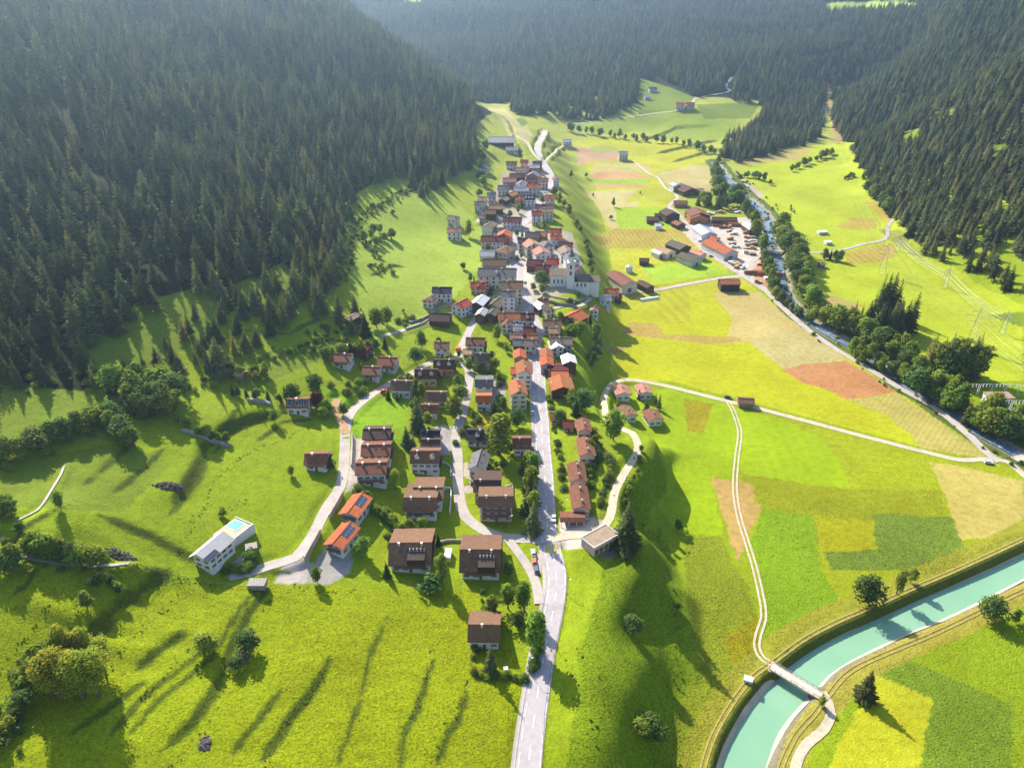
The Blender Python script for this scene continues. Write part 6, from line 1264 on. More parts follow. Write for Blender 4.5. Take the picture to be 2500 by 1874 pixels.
# valley floor farms and yard
VF = [
 (1650,447,'g',22,9,14,2.4,'bl','w','house','pale blue-white house at the upper farm on the field road'),(1676,453,'g',42,20,20,1.6,'db','t','barn','large dark brown barn of the upper farm'),(1709,460,'s',18,9,-4,1.4,'tn','t','shed','small tan-roofed shed right of the large dark barn'),
 (1662,490,'s',30,10,-4,1.2,'rb','k','shed','shed with striped brown and white roof below the upper farm'),(1635,513,'g',36,14,16,2.6,'db','t','barn','brown farmhouse barn on the bend of the yard road'),(1594,529,'s',27,9,-4,1.3,'db','t','shed','dark shed left of the brown farmhouse barn'),
 (1605,521,'s',12,6,-2,1.4,'db','t','shed','tiny dark shed behind the dark shed'),(1607,545,'s',14,7,0,1.3,'wh','w','shed','small white outbuilding below the dark shed'),(1657,541,'g',24,9,24,1.3,'rb','t','shed','small red-brown shed beside the yard road'),
 (1704,512,'g',46,18,4,2.2,'rb','t','sawmill','large brown-roofed sawmill hall at the head of the yard'),(1704,520,'g',44,12,4,1.8,'ob','o','sawmill','orange-brown gabled hall in front of the sawmill'),(1720,556,'g',38,22,10,1.9,'bl','w','warehouse','warehouse with blue-grey metal roof at the yard'),
 (1745,577,'s',18,9,-40,1.4,'or','w','shed','small orange-roofed annex of the long hall'),(1758,596,'g',40,30,22,2.0,'or','w','warehouse','long hall with orange roof and white walls in the yard'),(1770,530,'s',52,9,-3,1.2,'db','t','shed','long dark timber shed at the back of the yard'),
 (1834,548,'g',28,16,8,1.7,'lg','t','shed','open shed with pale metal roof at the river side of the yard'),(1657,592,'g',38,16,32,2.0,'gn','t','barn','brown farm barn with tall gable beside the yard road'),(1625,606,'g',34,12,38,1.5,'tn','w','barn','white barn with tan roof beside the brown farm barn'),
 (1606,612,'g',18,9,30,1.5,'wh','w','shed','white tent-like shed at the left of the farm'),(1684,622,'g',36,16,34,1.7,'gn','e','barn','pale barn with striped brown roof below the brown farm barn'),(1704,612,'g',24,12,34,1.6,'pk','w','house','white house with red roof behind the striped barn'),
 (1573,630,'s',22,7,-6,1.2,'db','t','shed','small dark hay shed in the meadow above the football field'),(1518,676,'g',44,26,22,2.2,'rb','c','barn','big farm barn with long brown roof and white ridge light'),(1576,690,'g',26,13,30,1.6,'db','t','barn','dark brown barn beside the barn road'),
 (1508,718,'s',20,9,0,1.3,'ob','t','shed','small orange-brown shed below the big farm barn'),(1782,681,'s',48,11,0,2.1,'ob','d','shed','long dark walled shed with tan-orange roof beside the road junction'),
 (858,770,'g',26,9,-30,1.2,'bg','t','barn','small grey barn under the trees at the left forest edge'),(586,905,'s',10,5,-20,1.0,'tn','k','shed','tiny tan hut in the shaded upper meadow'),(2007,640,'s',12,5,-3,1.0,'bg','k','shed','small shed beside the valley road bridge'),
]
for u, v, o_, px, m_, dr, fl, rk, wk, nm, lb in VF:
    house(u, v, o_, px, m_, dr, fl, rk, wk, lb, name=nm, cat=nm, barn=nm not in ('house',), chim=1 if nm == 'house' else 0, split=.58 if o_ == 's' else .5, ov=.6, pitch=20, near=False)
fh = house(1224,335,'s',56,17,0,1.6,'lg','t','large timber farm hall with pale metal roof above the old village',name='farm_hall',cat='farm hall',barn=True,chim=0,pitch=22,near=False,split=.6)

# ------------------------------------------------------------------ church
def cyl(V, F, x, y, z0, z1, r0, r1, n=8, cap=True):
    b = len(V)
    for zz, rr in ((z0, r0), (z1, r1)):
        for i in range(n): a_ = 2 * math.pi * (i + .5) / n; V.append((x + math.cos(a_) * rr, y + math.sin(a_) * rr, zz))
    for i in range(n): j = (i + 1) % n; F.append((b + i, b + j, b + n + j, b + n + i))
    if cap: F.append(tuple(b + n + i for i in range(n)))
P, t = at(1392, 702); x, y = P.x, P.y; zc = Hs(x, y)
ch = bpy.data.objects.new('church', None); link(ch); ch.location = (x, y, zc); ch.rotation_euler = (0, 0, R(-4)); ch.scale = (1.22, 1.22, 1.2); tag(ch, 'white village church with slender bell tower on a walled terrace', 'church')
V, F = [], []; BX(V, F, -11.5, -2.2, 0, 9, -5, 7.2); V += [(-11.5, 4.5, 9.6), (-2.2, 4.5, 9.6)]; b = len(V); F += [(4, b - 2, 7)[::-1], (5, 6, b - 1)[::-1]]; part('nave_wall', V, F, m_whitep, ch)
V, F, _ = gable_roof(9.3, 9, 7.2, 2.6, .5, .25); V = [(a_ - 6.85, b_ + 4.5, c_) for a_, b_, c_ in V]; part('nave_roof', V, F, MROOF['bg'], ch)
V, F = [], []; BX(V, F, 2.2, 11, -1.5, 7, -5, 4.6); part('choir_wall', V, F, m_whitep, ch)
V, F, _ = gable_roof(8.8, 8.5, 4.6, 2.6, .4, .25); V = [(a_ + 6.6, b_ + 2.75, c_) for a_, b_, c_ in V]; part('choir_roof', V, F, MROOF['bk'], ch)
V, F = [], []; BX(V, F, 9.5, 16.5, 1, 9, -6, 3.6); part('chapel_wall', V, F, m_whitep, ch)
V, F, _ = gable_roof(7, 8, 3.6, 2.0, .4, .22); V = [(a_ + 13, b_ + 5, c_) for a_, b_, c_ in V]; part('chapel_roof', V, F, MROOF['bg'], ch)
V, F = [], []; BX(V, F, -2.1, 2.1, -2.1, 2.1, -6, 15.5); tw = part('tower', V, F, m_whitep, ch)
V, F = [], []; BX(V, F, -2.4, 2.4, -2.4, 2.4, 15.5, 15.9); cyl(V, F, 0, 0, 15.9, 19.2, 1.75, 1.75, 8); part('belfry', V, F, m_whitep, tw)
V, F = [], []; cyl(V, F, 0, 0, 19.2, 19.6, 2.1, 2.1, 8); cyl(V, F, 0, 0, 19.6, 20.8, 1.9, 1.2, 8); cyl(V, F, 0, 0, 20.8, 21.8, .8, .8, 8); cyl(V, F, 0, 0, 21.8, 24.6, 1.0, .03, 8); part('spire', V, F, MROOF['gr'], tw)
for zz in (9.5, 13.2):
    for rz_, lx, ly in ((0, 0, -2.13), (R(90), 2.13, 0), (R(-90), -2.13, 0)): shared('belfry_window', FMESH, tw, (lx, ly, zz), rz_, (.9, 1, 1.5))
for i in range(3): shared('church_window', FMESH, ch, (-9.2 + 2.2 * i, -.03, 3.6), 0, (.7, 1, 1.5))
for i in range(3): shared('church_window', FMESH, ch, (4 + 2.2 * i, -1.53, 2.4), 0, (.7, 1, 1.4))
shared('church_door', DMESH, ch, (-11.53, 4.5, 0), R(-90), (1.4, 1, 1.3))
# ------------------------------------------------------------------ walls
def wall_line(name, pts, h, th, mat, label, cat='wall', below=1.5, top=None):
    a = np.array(smooth_line([atxy(u, v) for u, v in pts], 2.0)); t_ = np.gradient(a, axis=0); t_ /= np.linalg.norm(t_, axis=1)[:, None]; n_ = np.stack([-t_[:, 1], t_[:, 0]], 1) * th / 2
    z = H(a[:, 0], a[:, 1]); V = []
    for i in range(len(a)):
        for s, zz in ((-1, -below), (1, -below), (1, h), (-1, h)): V.append((a[i][0] + n_[i][0] * s, a[i][1] + n_[i][1] * s, z[i] + zz))
    F = []
    for i in range(len(a) - 1):
        for k in range(4): j = (k + 1) % 4; F.append((i*4+k, i*4+j, i*4+4+j, i*4+4+k))
    F += [(0, 3, 2, 1), tuple((len(a) - 1) * 4 + k for k in range(4))]
    return tag(mesh_obj(name, V, F, mat), label, cat)
m_wallc = surf_mat('concrete_wall', S(206,192,180,.7), S(180,168,156,.7), .6, .9, .15)
wall_line('terrace_wall', [(1330,716),(1350,726),(1400,734),(1432,728),(1450,712),(1452,696)], 1.1, .5, m_wallc, 'curved pale retaining wall below the church', below=4)
wall_line('retaining_wall', [(1334,738),(1360,745),(1400,748),(1402,742)], 2.2, .6, m_stone, 'grey stone retaining wall below the curved church wall')
wall_line('retaining_wall', [(838,1210),(820,1242),(805,1268)], 2.6, .5, m_wallc, 'pale concrete wall beside the upper orange-roofed chalet')
wall_line('retaining_wall', [(783,1302),(765,1335),(745,1372)], 2.6, .5, m_wallc, 'pale concrete wall beside the lower orange-roofed chalet')
wall_line('retaining_wall', [(860,1062),(860,1100),(858,1140)], 1.6, .5, m_wallc, 'long low wall along the parking strip of the row houses')
wall_line('dry_stone_wall', [(1000,790),(1040,776),(1080,752),(1110,745)], 1.5, .9, m_stone, 'grey dry stone wall along the lane left of the village')
wall_line('dry_stone_wall', [(990,806),(1030,792),(1050,780)], 1.2, .9, m_stone, 'lower dry stone wall along the lane left of the village')
wall_line('dry_stone_wall', [(604,978),(650,984),(662,990)], 1.4, 1.6, m_stone, 'ruined stone wall left of the solar-roofed house')
wall_line('dry_stone_wall', [(445,1052),(500,1068),(530,1080),(560,1090)], 1.1, 1.6, m_stone, 'ruined stone wall on the dry bank of the left meadows')
wall_line('garden_wall', [(1080,1130),(1100,1140),(1100,1165)], 1.0, .3, m_whitep, 'white garden wall right of the house with two dormers')
wall_line('garden_wall', [(1076,1200),(1100,1196),(1098,1255)], 1.4, .4, m_whitep, 'white wall of the lawn beside the large brown-roofed block')
wall_line('garden_wall', [(1232,1190),(1250,1186),(1252,1212)], 1.0, .3, m_whitep, 'white wall behind the pinkish apartment block')
wall_line('garden_wall', [(1048,1338),(1090,1322),(1145,1324)], 1.2, .4, m_wallc, 'low wall between the twin apartment houses and the lane')
V = []
# stone heaps, football goals, small yard things
m_heap = surf_mat('field_stone', (.15,.12,.11), (.09,.075,.07), 1.2, .95, .6, 3)
def blob(name, u, v, rx, ry, h, mat, label, cat, seed=0, n=60, rot=0):
    r = random.Random(seed); x, y = atxy(u, v); V, F = [], []
    for i in range(n):
        a_ = r.uniform(0, 6.28); q_ = math.sqrt(r.random()); lx, ly = math.cos(a_) * q_ * rx, math.sin(a_) * q_ * ry; c, s_ = math.cos(R(rot)), math.sin(R(rot)); px_, py_ = x + lx * c - ly * s_, y + lx * s_ + ly * c
        z = Hs(px_, py_) + h * (1 - q_ ** 2) * r.uniform(.3, 1); s = r.uniform(.35, .8); b = len(V)
        V += [(px_ - s, py_, z), (px_, py_ - s, z - .1), (px_ + s, py_, z), (px_, py_ + s, z + .1), (px_, py_, z + s * .7), (px_, py_, z - s)]
        F += [(b, b+1, b+4), (b+1, b+2, b+4), (b+2, b+3, b+4), (b+3, b, b+4), (b+1, b, b+5), (b+2, b+1, b+5), (b+3, b+2, b+5), (b, b+3, b+5)]
    return tag(mesh_obj(name, V, F, mat), label, cat)
blob('stone_heap', 410, 1186, 5.5, 2.2, 1.3, m_heap, 'heap of dark field stones on the upper left terrace', 'stone heap', 1, 110, 10)
blob('stone_heap', 295, 1355, 5, 2.2, 1.0, m_heap, 'heap of reddish field stones above the footpath bank', 'stone heap', 2, 90, -8)
blob('stone_heap', 592, 1600, 2.4, 2.8, .9, m_heap, 'small pile of stones among weeds beside the grassy track', 'stone heap', 3, 50)
blob('stone_heap', 500, 1815, 1.6, 2.4, .6, m_heap, 'pile of pale stones in the weeds at the lower edge', 'stone heap', 4, 60)
m_log = surf_mat('sawn_timber', S(232,196,150,.75), S(190,140,96,.7), 2.0, .9, .2, 5, stripes=('Y', 2.2, .6, .3), var=.2); m_log2 = surf_mat('log_bark', S(206,140,98,.7), S(150,96,66,.7), 2.0, .95, .2)
def stack(u, v, L, W, h, mat, label, rot=0, logs=False, seed=0):
    P, t = at(u, v); r = random.Random(seed + int(u)); V, F = [], []
    if logs:
        n = max(3, int(W / .7)); rows = max(1, int(h / .6))
        for k in range(rows):
            for i in range(n - k):
                b = len(V); cy0 = (i + k * .5 - n / 2) * .7; cz0 = .35 + k * .6; ll = L / 2 * r.uniform(.85, 1)
                for s in (-1, 1):
                    for j in range(6): V.append((s * ll, cy0 + math.cos(j * 1.047) * .34, cz0 + math.sin(j * 1.047) * .34))
                for j in range(6): F.append((b + j, b + (j + 1) % 6, b + 6 + (j + 1) % 6, b + 6 + j))
                F += [tuple(b + j for j in range(5, -1, -1)), tuple(b + 6 + j for j in range(6))]
    else:
        n = max(1, int(L / 2.6))
        for i in range(n):
            x0 = -L / 2 + i * L / n; hh = h * r.uniform(.5, 1.15); wv = W * r.uniform(.6, 1); z = 0
            while z < hh: BX(V, F, x0 + .12, x0 + L / n - .12, -wv / 2, wv / 2, z + .08, z + .72); z += .8
    o = mesh_obj('log_stack' if logs else 'timber_stack', V, F, mat); o.location = (P.x, P.y, P.z - .1); o.rotation_euler = (0, 0, R(rot)); return tag(o, label, 'timber stack', 'timber stacks of the sawmill yard')
SK = [(1735,524,8,3),(1743,533,6,3),(1752,520,7,2),(1700,566,6,2),(1712,580,4,2),(1752,553,10,3),(1765,557,9,3),(1780,566,6,3),(1775,556,8,3),(1790,572,8,4),(1782,585,6,3),(1788,596,7,3),(1795,604,8,3),(1828,570,12,2.5),(1832,582,13,2.5),(1834,590,14,3),(1834,599,12,3),(1830,608,12,2.5),(1828,618,10,3),(1836,622,6,3),
      (1780,634,9,4),(1788,641,10,4),(1795,646,9,4),(1800,653,8,4),(1812,655,6,3),(1775,628,8,3),(1868,632,12,2),(1872,640,12,2),(1868,648,14,2.5),(1850,690,6,3),(1880,680,10,4),(1890,690,6,3),(1715,600,4,3),(1708,590,4,3),(1762,520,6,2.5),(1790,514,9,2.5),(1800,520,7,2.5),(1820,520,5,2.5)]
SKN = {}
for i, (u, v, L_, W_) in enumerate(SK):
    lg = i in (5, 6, 26, 27, 28, 31)
    stack(u, v, L_, W_, 2.4, m_log2 if lg else (m_log if i % 3 else m_whitep), ('reddish log stack in the yard, ' if lg else ('pale plank stack in the yard, ' if i % 3 else 'white-wrapped plank stack in the yard, ')) +
          ('in front of the long orange hall' if u < 1800 and v > 580 else ('along the river side' if u > 1815 and v < 628 else ('below the yard road' if v > 628 else 'beside the brown sawmill hall'))) + ', number %d' % SKN.setdefault(i, len(SKN) + 1), rng.uniform(-12, 12) + (40 if 1770 < u < 1815 and v > 625 else 0), lg, i)
for i, (u, v, L_, W_) in enumerate([(1850,668,24,5),(1878,672,20,6),(1782,548,16,5),(1800,552,18,6)]):
    stack(u, v, L_, W_, 3, m_log2, ['long pile of reddish logs beside the road junction, left', 'long pile of reddish logs beside the road junction, right', 'round log pile behind the blue-roofed warehouse, left', 'round log pile behind the blue-roofed warehouse, right'][i], rng.uniform(-8, 8), True, 90 + i)
# flat-roofed garage
P, t = at(1465, 1308, 4.2); g0 = bpy.data.objects.new('garage_building', None); link(g0); g0.location = (P.x, P.y, Hs(P.x, P.y)); g0.rotation_euler = (0, 0, R(37)); tag(g0, 'flat-roofed pink-grey garage building below the roadside terrace', 'garage')
V, F = [], []; BX(V, F, -6.5, 6.5, -3.6, 3.6, -1.5, 4.2); part('wall', V, F, MWALL['p'], g0)
V, F = [], []; BX(V, F, -6.4, 6.4, -3.5, 3.5, 4.203, 4.28); rf_ = part('roof', V, F, m_flat, g0); V, F = [], []
for a_ in ((-6.75, 6.75, -3.85, -3.6), (-6.75, 6.75, 3.6, 3.85), (-6.75, -6.503, -3.6, 3.6), (6.503, 6.75, -3.6, 3.6)): BX(V, F, *a_, 3.9, 4.5)
part('parapet', V, F, m_whitep, rf_)
for i in range(5): V, F = [], []; BX(V, F, -5.9 + i * 2.5, -3.9 + i * 2.5, -3.72, -3.603, 0, 2.4); part('garage_door', V, F, m_wood, g0)
# open carport by the terrace houses
P, t = at(1397, 1250, 3.6); c0 = bpy.data.objects.new('carport', None); link(c0); c0.location = (P.x, P.y - 2, Hs(P.x, P.y - 2)); c0.rotation_euler = (0, 0, R(-1)); tag(c0, 'open carport with rusty tiled roof at the foot of the terrace houses', 'carport')
V, F, _ = gable_roof(9.6, 5.6, 2.7, .9, .4, .2, split=.8); part('roof', V, F, MROOF['rb'], c0)
for xx in (-4.6, -1.5, 1.6, 4.6): V, F = [], []; BX(V, F, xx - .12, xx + .12, -2.8, -2.56, -.5, 2.7); part('post', V, F, m_whitep, c0)
V, F = [], []; BX(V, F, -4.8, 4.8, 2.5, 2.75, -.5, 2.9); part('back_wall', V, F, MWALL['s'], c0)
# pool house
P, t = at(520, 1334, 5); ph = bpy.data.objects.new('pool_house', None); link(ph); pz = Hs(P.x, P.y); ph.location = (P.x, P.y, pz); ph.rotation_euler = (0, 0, R(66)); ph.scale = (.74, .78, .85); tag(ph, 'modern white villa with mixed metal and solar roof beside a blue pool', 'house')
V, F = [], []; l, w = 8.0, 4.6; V = [(-l,-w,-3),(l,-w,-3),(l,w,-3),(-l,w,-3),(-l,-w,5.6),(l,-w,5.6),(l,w,5.0),(-l,w,5.0),(-l,1.5,7.6),(l,1.5,7.6)]; F = [(0,1,5,4),(2,3,7,6),(1,2,6,9,5),(3,0,4,8,7)]; part('wall', V, F, m_whitep, ph)
V = [(-l-1,-w-.7,5.45),(l+1,-w-.7,5.45),(l+1,1.5,7.85),(-l-1,1.5,7.85),(-l-1,-w-.7,5.25),(l+1,-w-.7,5.25),(l+1,1.5,7.65),(-l-1,1.5,7.65)]; F = [(0,1,2,3),(4,7,6,5),(0,4,5,1),(1,5,6,2),(2,6,7,3),(3,7,4,0)]; r1 = part('roof', V, F, MROOF['lg'], ph, label='pale standing seam metal roof')
V = [(-l-.9,-w-.4,5.68),(-1.4,-w-.4,5.68),(-1.4,1.0,7.44),(-l-.9,1.0,7.44)]; V = [(a_, b_, c_ + .03) for a_, b_, c_ in V]; part('solar_panel', V, [(0,1,2,3)], m_pv, r1)
V = [(-l-1.6,1.503,7.9),(l+.4,1.503,7.9),(l+.4,w+1.6,4.9),(-l-1.6,w+1.6,4.9),(-l-1.6,1.503,7.7),(l+.4,1.503,7.7),(l+.4,w+1.6,4.7),(-l-1.6,w+1.6,4.7)]; part('roof_slope', V, F, MROOF['wh'], ph, label='white sloping roof side')
for k in range(2):
    for i in range(4): add_window(ph, (-5.6 + 3.6 * i, -w - .02, 1.3 + 2.7 * k), 0, True, (1.2, 1, 1.1))
    for yy in (-2.6, 2.2): add_window(ph, (-l - .02, yy, 1.3 + 2.7 * k), R(-90), True, (1.2, 1, 1.1))
P2, t = at(572, 1300, 1); tz = max([Hs(P2.x + a_, P2.y + b_) for a_ in (-7, 0, 7) for b_ in (-7, 0, 7)]) + .3; cs, sn = math.cos(R(62)), math.sin(R(62))
V, F = [], []; BX(V, F, -5.5, 5.5, -4, 5, -4, 0); o = mesh_obj('pool_terrace', V, F, surf_mat('terrace_paving', S(222,196,170,.72), S(206,180,156,.7), .8, .9, .1)); o.location = (P2.x, P2.y, tz); o.rotation_euler = (0, 0, R(62)); tag(o, 'beige paved terrace with white edge wall around the pool', 'terrace')
V, F = [], []; BX(V, F, -5.5, 5.5, -4.4, -4.002, -4, .7); BX(V, F, 5.5, 5.8, -4.4, 5, -4, .4); part('edge_wall', V, F, m_whitep, o)
V, F = [], []; BX(V, F, .2, 4.6, -1.0, 4.0, .002, .06); pl = mesh_obj('swimming_pool', V, F, m_pool); pl.location = (P2.x, P2.y, tz); pl.rotation_euler = (0, 0, R(62)); tag(pl, 'light blue swimming pool beside the modern white villa', 'pool')
V, F = [], []
for a_ in ((-.1, 4.9, -1.3, -1.002), (-.1, 4.9, 4.002, 4.3), (-.1, .198, -1.0, 4.0), (4.602, 4.9, -1.0, 4.0)): BX(V, F, *a_, .002, .12)
part('pool_edge', V, F, m_whitep, pl)
# roadside chapel-like bus shelter, trailers, silo, greenhouse
P, t = at(1535, 664); V, F = [], []; cyl(V, F, 0, 0, 0, 5.0, 3.0, 3.0, 20); n1 = len(F); cyl(V, F, 0, 0, 5.0, 6.6, 3.0, .4, 20); o = mesh_obj('silo', V, F, m_whitep); o.location = P; tag(o, 'round white silo beside the big farm barn', 'silo')
P, t = at(1585, 731); V, F = [], []
for i in range(12):
    for s in range(7): a_ = math.pi * s / 6; V.append((-8 + i * 16 / 11, math.cos(a_) * 2.0, math.sin(a_) * 1.7))
for i in range(11):
    for s in range(6): b = i * 7 + s; F.append((b, b + 7, b + 8, b + 1))
o = mesh_obj('greenhouse', V, F, surf_mat('foil', (.72,.76,.72), rough=.4)); o.location = P; o.rotation_euler = (0, 0, R(20)); tag(o, 'long white plastic tunnel greenhouse below the barn road', 'greenhouse')
def simple_box_thing(name, u, v, dims, mats, label, cat, rot=0, sub=None):
    P, t = at(u, v); V, F = [], []; L_, W_, h_ = dims; BX(V, F, -L_/2, L_/2, -W_/2, W_/2, .35, h_); n1 = len(F); BX(V, F, -L_/2-.08, L_/2+.08, -W_/2-.08, W_/2+.08, h_, h_ + .15); 
    for sx in (-1, 1): BX(V, F, sx * L_ * .3 - .3, sx * L_ * .3 + .3, -W_/2 + .1, W_/2 - .1, 0, .35)
    o = mesh_obj(name, V, F, mats); o.location = P; o.rotation_euler = (0, 0, R(rot)); return tag(o, label, cat)
simple_box_thing('trailer', 1094, 1360, (2.4, 5.4, 2.2), m_whitep, 'white box trailer on the lawn between the twin apartment houses', 'trailer', -4)
simple_box_thing('hut', 616, 1346, (4, 3.4, 2.6), m_stone, 'small dark stone hut above the forecourt of the pool house', 'hut', 20)
simple_box_thing('hut', 630, 1433, (6, 3.6, 2.4), m_stone, 'dark walled pit hut below the pool house driveway', 'hut', 0)
simple_box_thing('hut', 1826, 1662, (3.0, 2.2, 1.4), m_whitep, 'small white concrete hut on the canal track', 'hut', -22)
simple_box_thing('awning', 1119, 856, (3, 2.4, 2.2), m_redp, 'bright red awning left of the white three storey house', 'awning', 0)
simple_box_thing('garden_shed', 1235, 1640, (1.2, 1.2, 1.8), m_whitep, 'tiny white garden box below the lone white house', 'garden shed', 10)
for i, (u, v) in enumerate([(2007,571), (2021,596)]): simple_box_thing('tent', u, v, (9 if i == 0 else 6, 5, 2.6), m_whitep, ['larger white tent in the right hand meadow', 'smaller white tent in the right hand meadow'][i], 'tent', 8)
# ------------------------------------------------------------------ vehicles
m_tyre = surf_mat('tyre', (.03,.03,.03)); CARM = {}
def car_paint(c): 
    k = str(c)
    if k not in CARM: CARM[k] = surf_mat('car_paint', c, tuple(x * .95 for x in c), 1, .3, 0, spec=.6)
    return CARM[k]
def car(u, v, col, rot, label, group=None):
    P, t = at(u, v); root = bpy.data.objects.new('car', None); link(root); root.location = (P.x, P.y, P.z + .16); root.rotation_euler = (0, 0, R(rot)); tag(root, label, 'car', group)
    prof = [(-2.15,.35),(-2.15,.85),(-1.9,.98),(-1.3,1.02),(1.05,.98),(2.05,.82),(2.15,.6),(2.15,.35)]; V = [(a_, s * .88, b_) for s in (-1, 1) for a_, b_ in prof]; n = len(prof); F = [tuple(range(n))[::-1], tuple(range(n, 2 * n))] + [(i, (i + 1) % n, n + (i + 1) % n, n + i) for i in range(n)]
    bd = part('body', V, F, car_paint(col), root)
    V = [(-1.75,-.8,.99),(.95,-.8,.99),(.35,-.66,1.46),(-1.35,-.66,1.46),(-1.75,.8,.99),(.95,.8,.99),(.35,.66,1.46),(-1.35,.66,1.46)]; F = [(0,1,2,3),(5,4,7,6),(1,5,6,2),(4,0,3,7)]; part('windows', V, F, m_glass, root)
    V, F = [], []; BX(V, F, -1.33, .33, -.65, .65, 1.46, 1.50); part('roof', V, F, car_paint(col), root)
    for sx in (-1.35, 1.35):
        for sy in (-.82, .82):
            V, F = [], []; n = 12
            for yy in (-.11, .11):
                for i in range(n): a_ = 6.283 * i / n; V.append((math.cos(a_) * .33, yy, math.sin(a_) * .33))
            F = [tuple(range(n))[::-1], tuple(range(n, 2 * n))] + [(i, (i + 1) % n, n + (i + 1) % n, n + i) for i in range(n)]; part('wheel', V, F, m_tyre, root, loc=(sx, sy, .33))
    for sy in (-.6, .6): V, F = [], []; BX(V, F, 2.13, 2.18, sy - .18, sy + .18, .62, .76); part('headlight', V, F, m_whitep, root)
GP = 'cars parked in the lay-by beside the main road'
car(1302,1352,(.6,.62,.66),96,'silver car parked in the lay-by, uppermost of three',GP); car(1304,1374,(.5,.16,.08),94,'rusty red car parked in the lay-by, middle of three',GP); car(1309,1394,(.10,.12,.2),98,'dark blue car parked in the lay-by, lowest of three',GP)
car(2413,1131,(.55,.56,.58),-12,'silver grey van-like car on the field road near the river bridge'); car(938,957,(.62,.03,.03),20,'bright red car on the hillside lane'); car(1777,972,(.05,.05,.06),-30,'dark car at the field junction beside the long barn')
car(1295,1098,(.08,.08,.1),60,'black car parked beside the roadside brown-roofed house'); car(1158,1180,(.12,.12,.14),20,'dark car beside the pinkish apartment block'); car(1305,1117,(.6,.6,.6),70,'light car below the black one beside the roadside house')
car(1432,1262,(.6,.65,.7),80,'pale car parked behind the rusty carport'); car(1736,627,(.2,.22,.3),-38,'dark car on the road past the orange hall'); car(1300,1010,(.55,.55,.55),85,'grey car driving up the main road'); car(1352,1268,(.7,.7,.7),-95,'white car coming down the main road')
car(1250,745,(.6,.1,.08),10,'small red car on the village square'); car(1281,690,(.7,.7,.7),80,'white car beside the tall cream house'); car(900,1085,(.5,.52,.55),90,'grey car in the parking strip of the row houses'); car(1700,566,(.6,.08,.08),60,'red car before the blue-roofed warehouse')
# ------------------------------------------------------------------ canal bridge, road bridge
def bridge(name, a_, b_, w, z, label, rail=True):
    A_ = Vector((*PZ(*a_, z), z)); B_ = Vector((*PZ(*b_, z), z)); d = B_ - A_; L_ = d.length; root = bpy.data.objects.new(name, None); link(root); root.location = (A_ + B_) / 2; root.rotation_euler = (0, 0, math.atan2(d.y, d.x)); tag(root, label, 'bridge')
    V, F = [], []; BX(V, F, -L_/2, L_/2, -w/2, w/2, -.7, 0); part('deck', V, F, surf_mat('bridge_deck', S(232,212,196,.75), S(214,192,176,.75), .8, .9, .1), root)
    for s in (-1, 1):
        V, F = [], []; y0 = s * (w / 2 - .08)
        BX(V, F, -L_/2, L_/2, y0 - .05, y0 + .05, .95, 1.05); BX(V, F, -L_/2, L_/2, y0 - .03, y0 + .03, .45, .52)
        for i in range(int(L_ / 2) + 1): xx = -L_/2 + .1 + i * (L_ - .2) / int(L_ / 2); BX(V, F, xx - .05, xx + .05, y0 - .05, y0 + .05, 0.002, .95)
        part('railing', V, F, m_metal, root)
    for s in (-1, 1): V, F = [], []; BX(V, F, s * L_ / 2 - 1, s * L_ / 2 + 1, -w/2 - .4, w/2 + .4, -4, -.702); part('abutment', V, F, m_conc, root)
    return root
bridge('canal_bridge', (1884,1624), (2006,1698), 3.6, .45, 'narrow concrete bridge with railings across the turquoise canal')
bridge('road_bridge', (2452,1128), (2540,1108), 5.5, .8, 'concrete road bridge over the mountain river at the right edge')
bridge('river_bridge', (1868,612), (1922,612), 4, 6.2, 'small bridge over the river beside the sawmill yard')
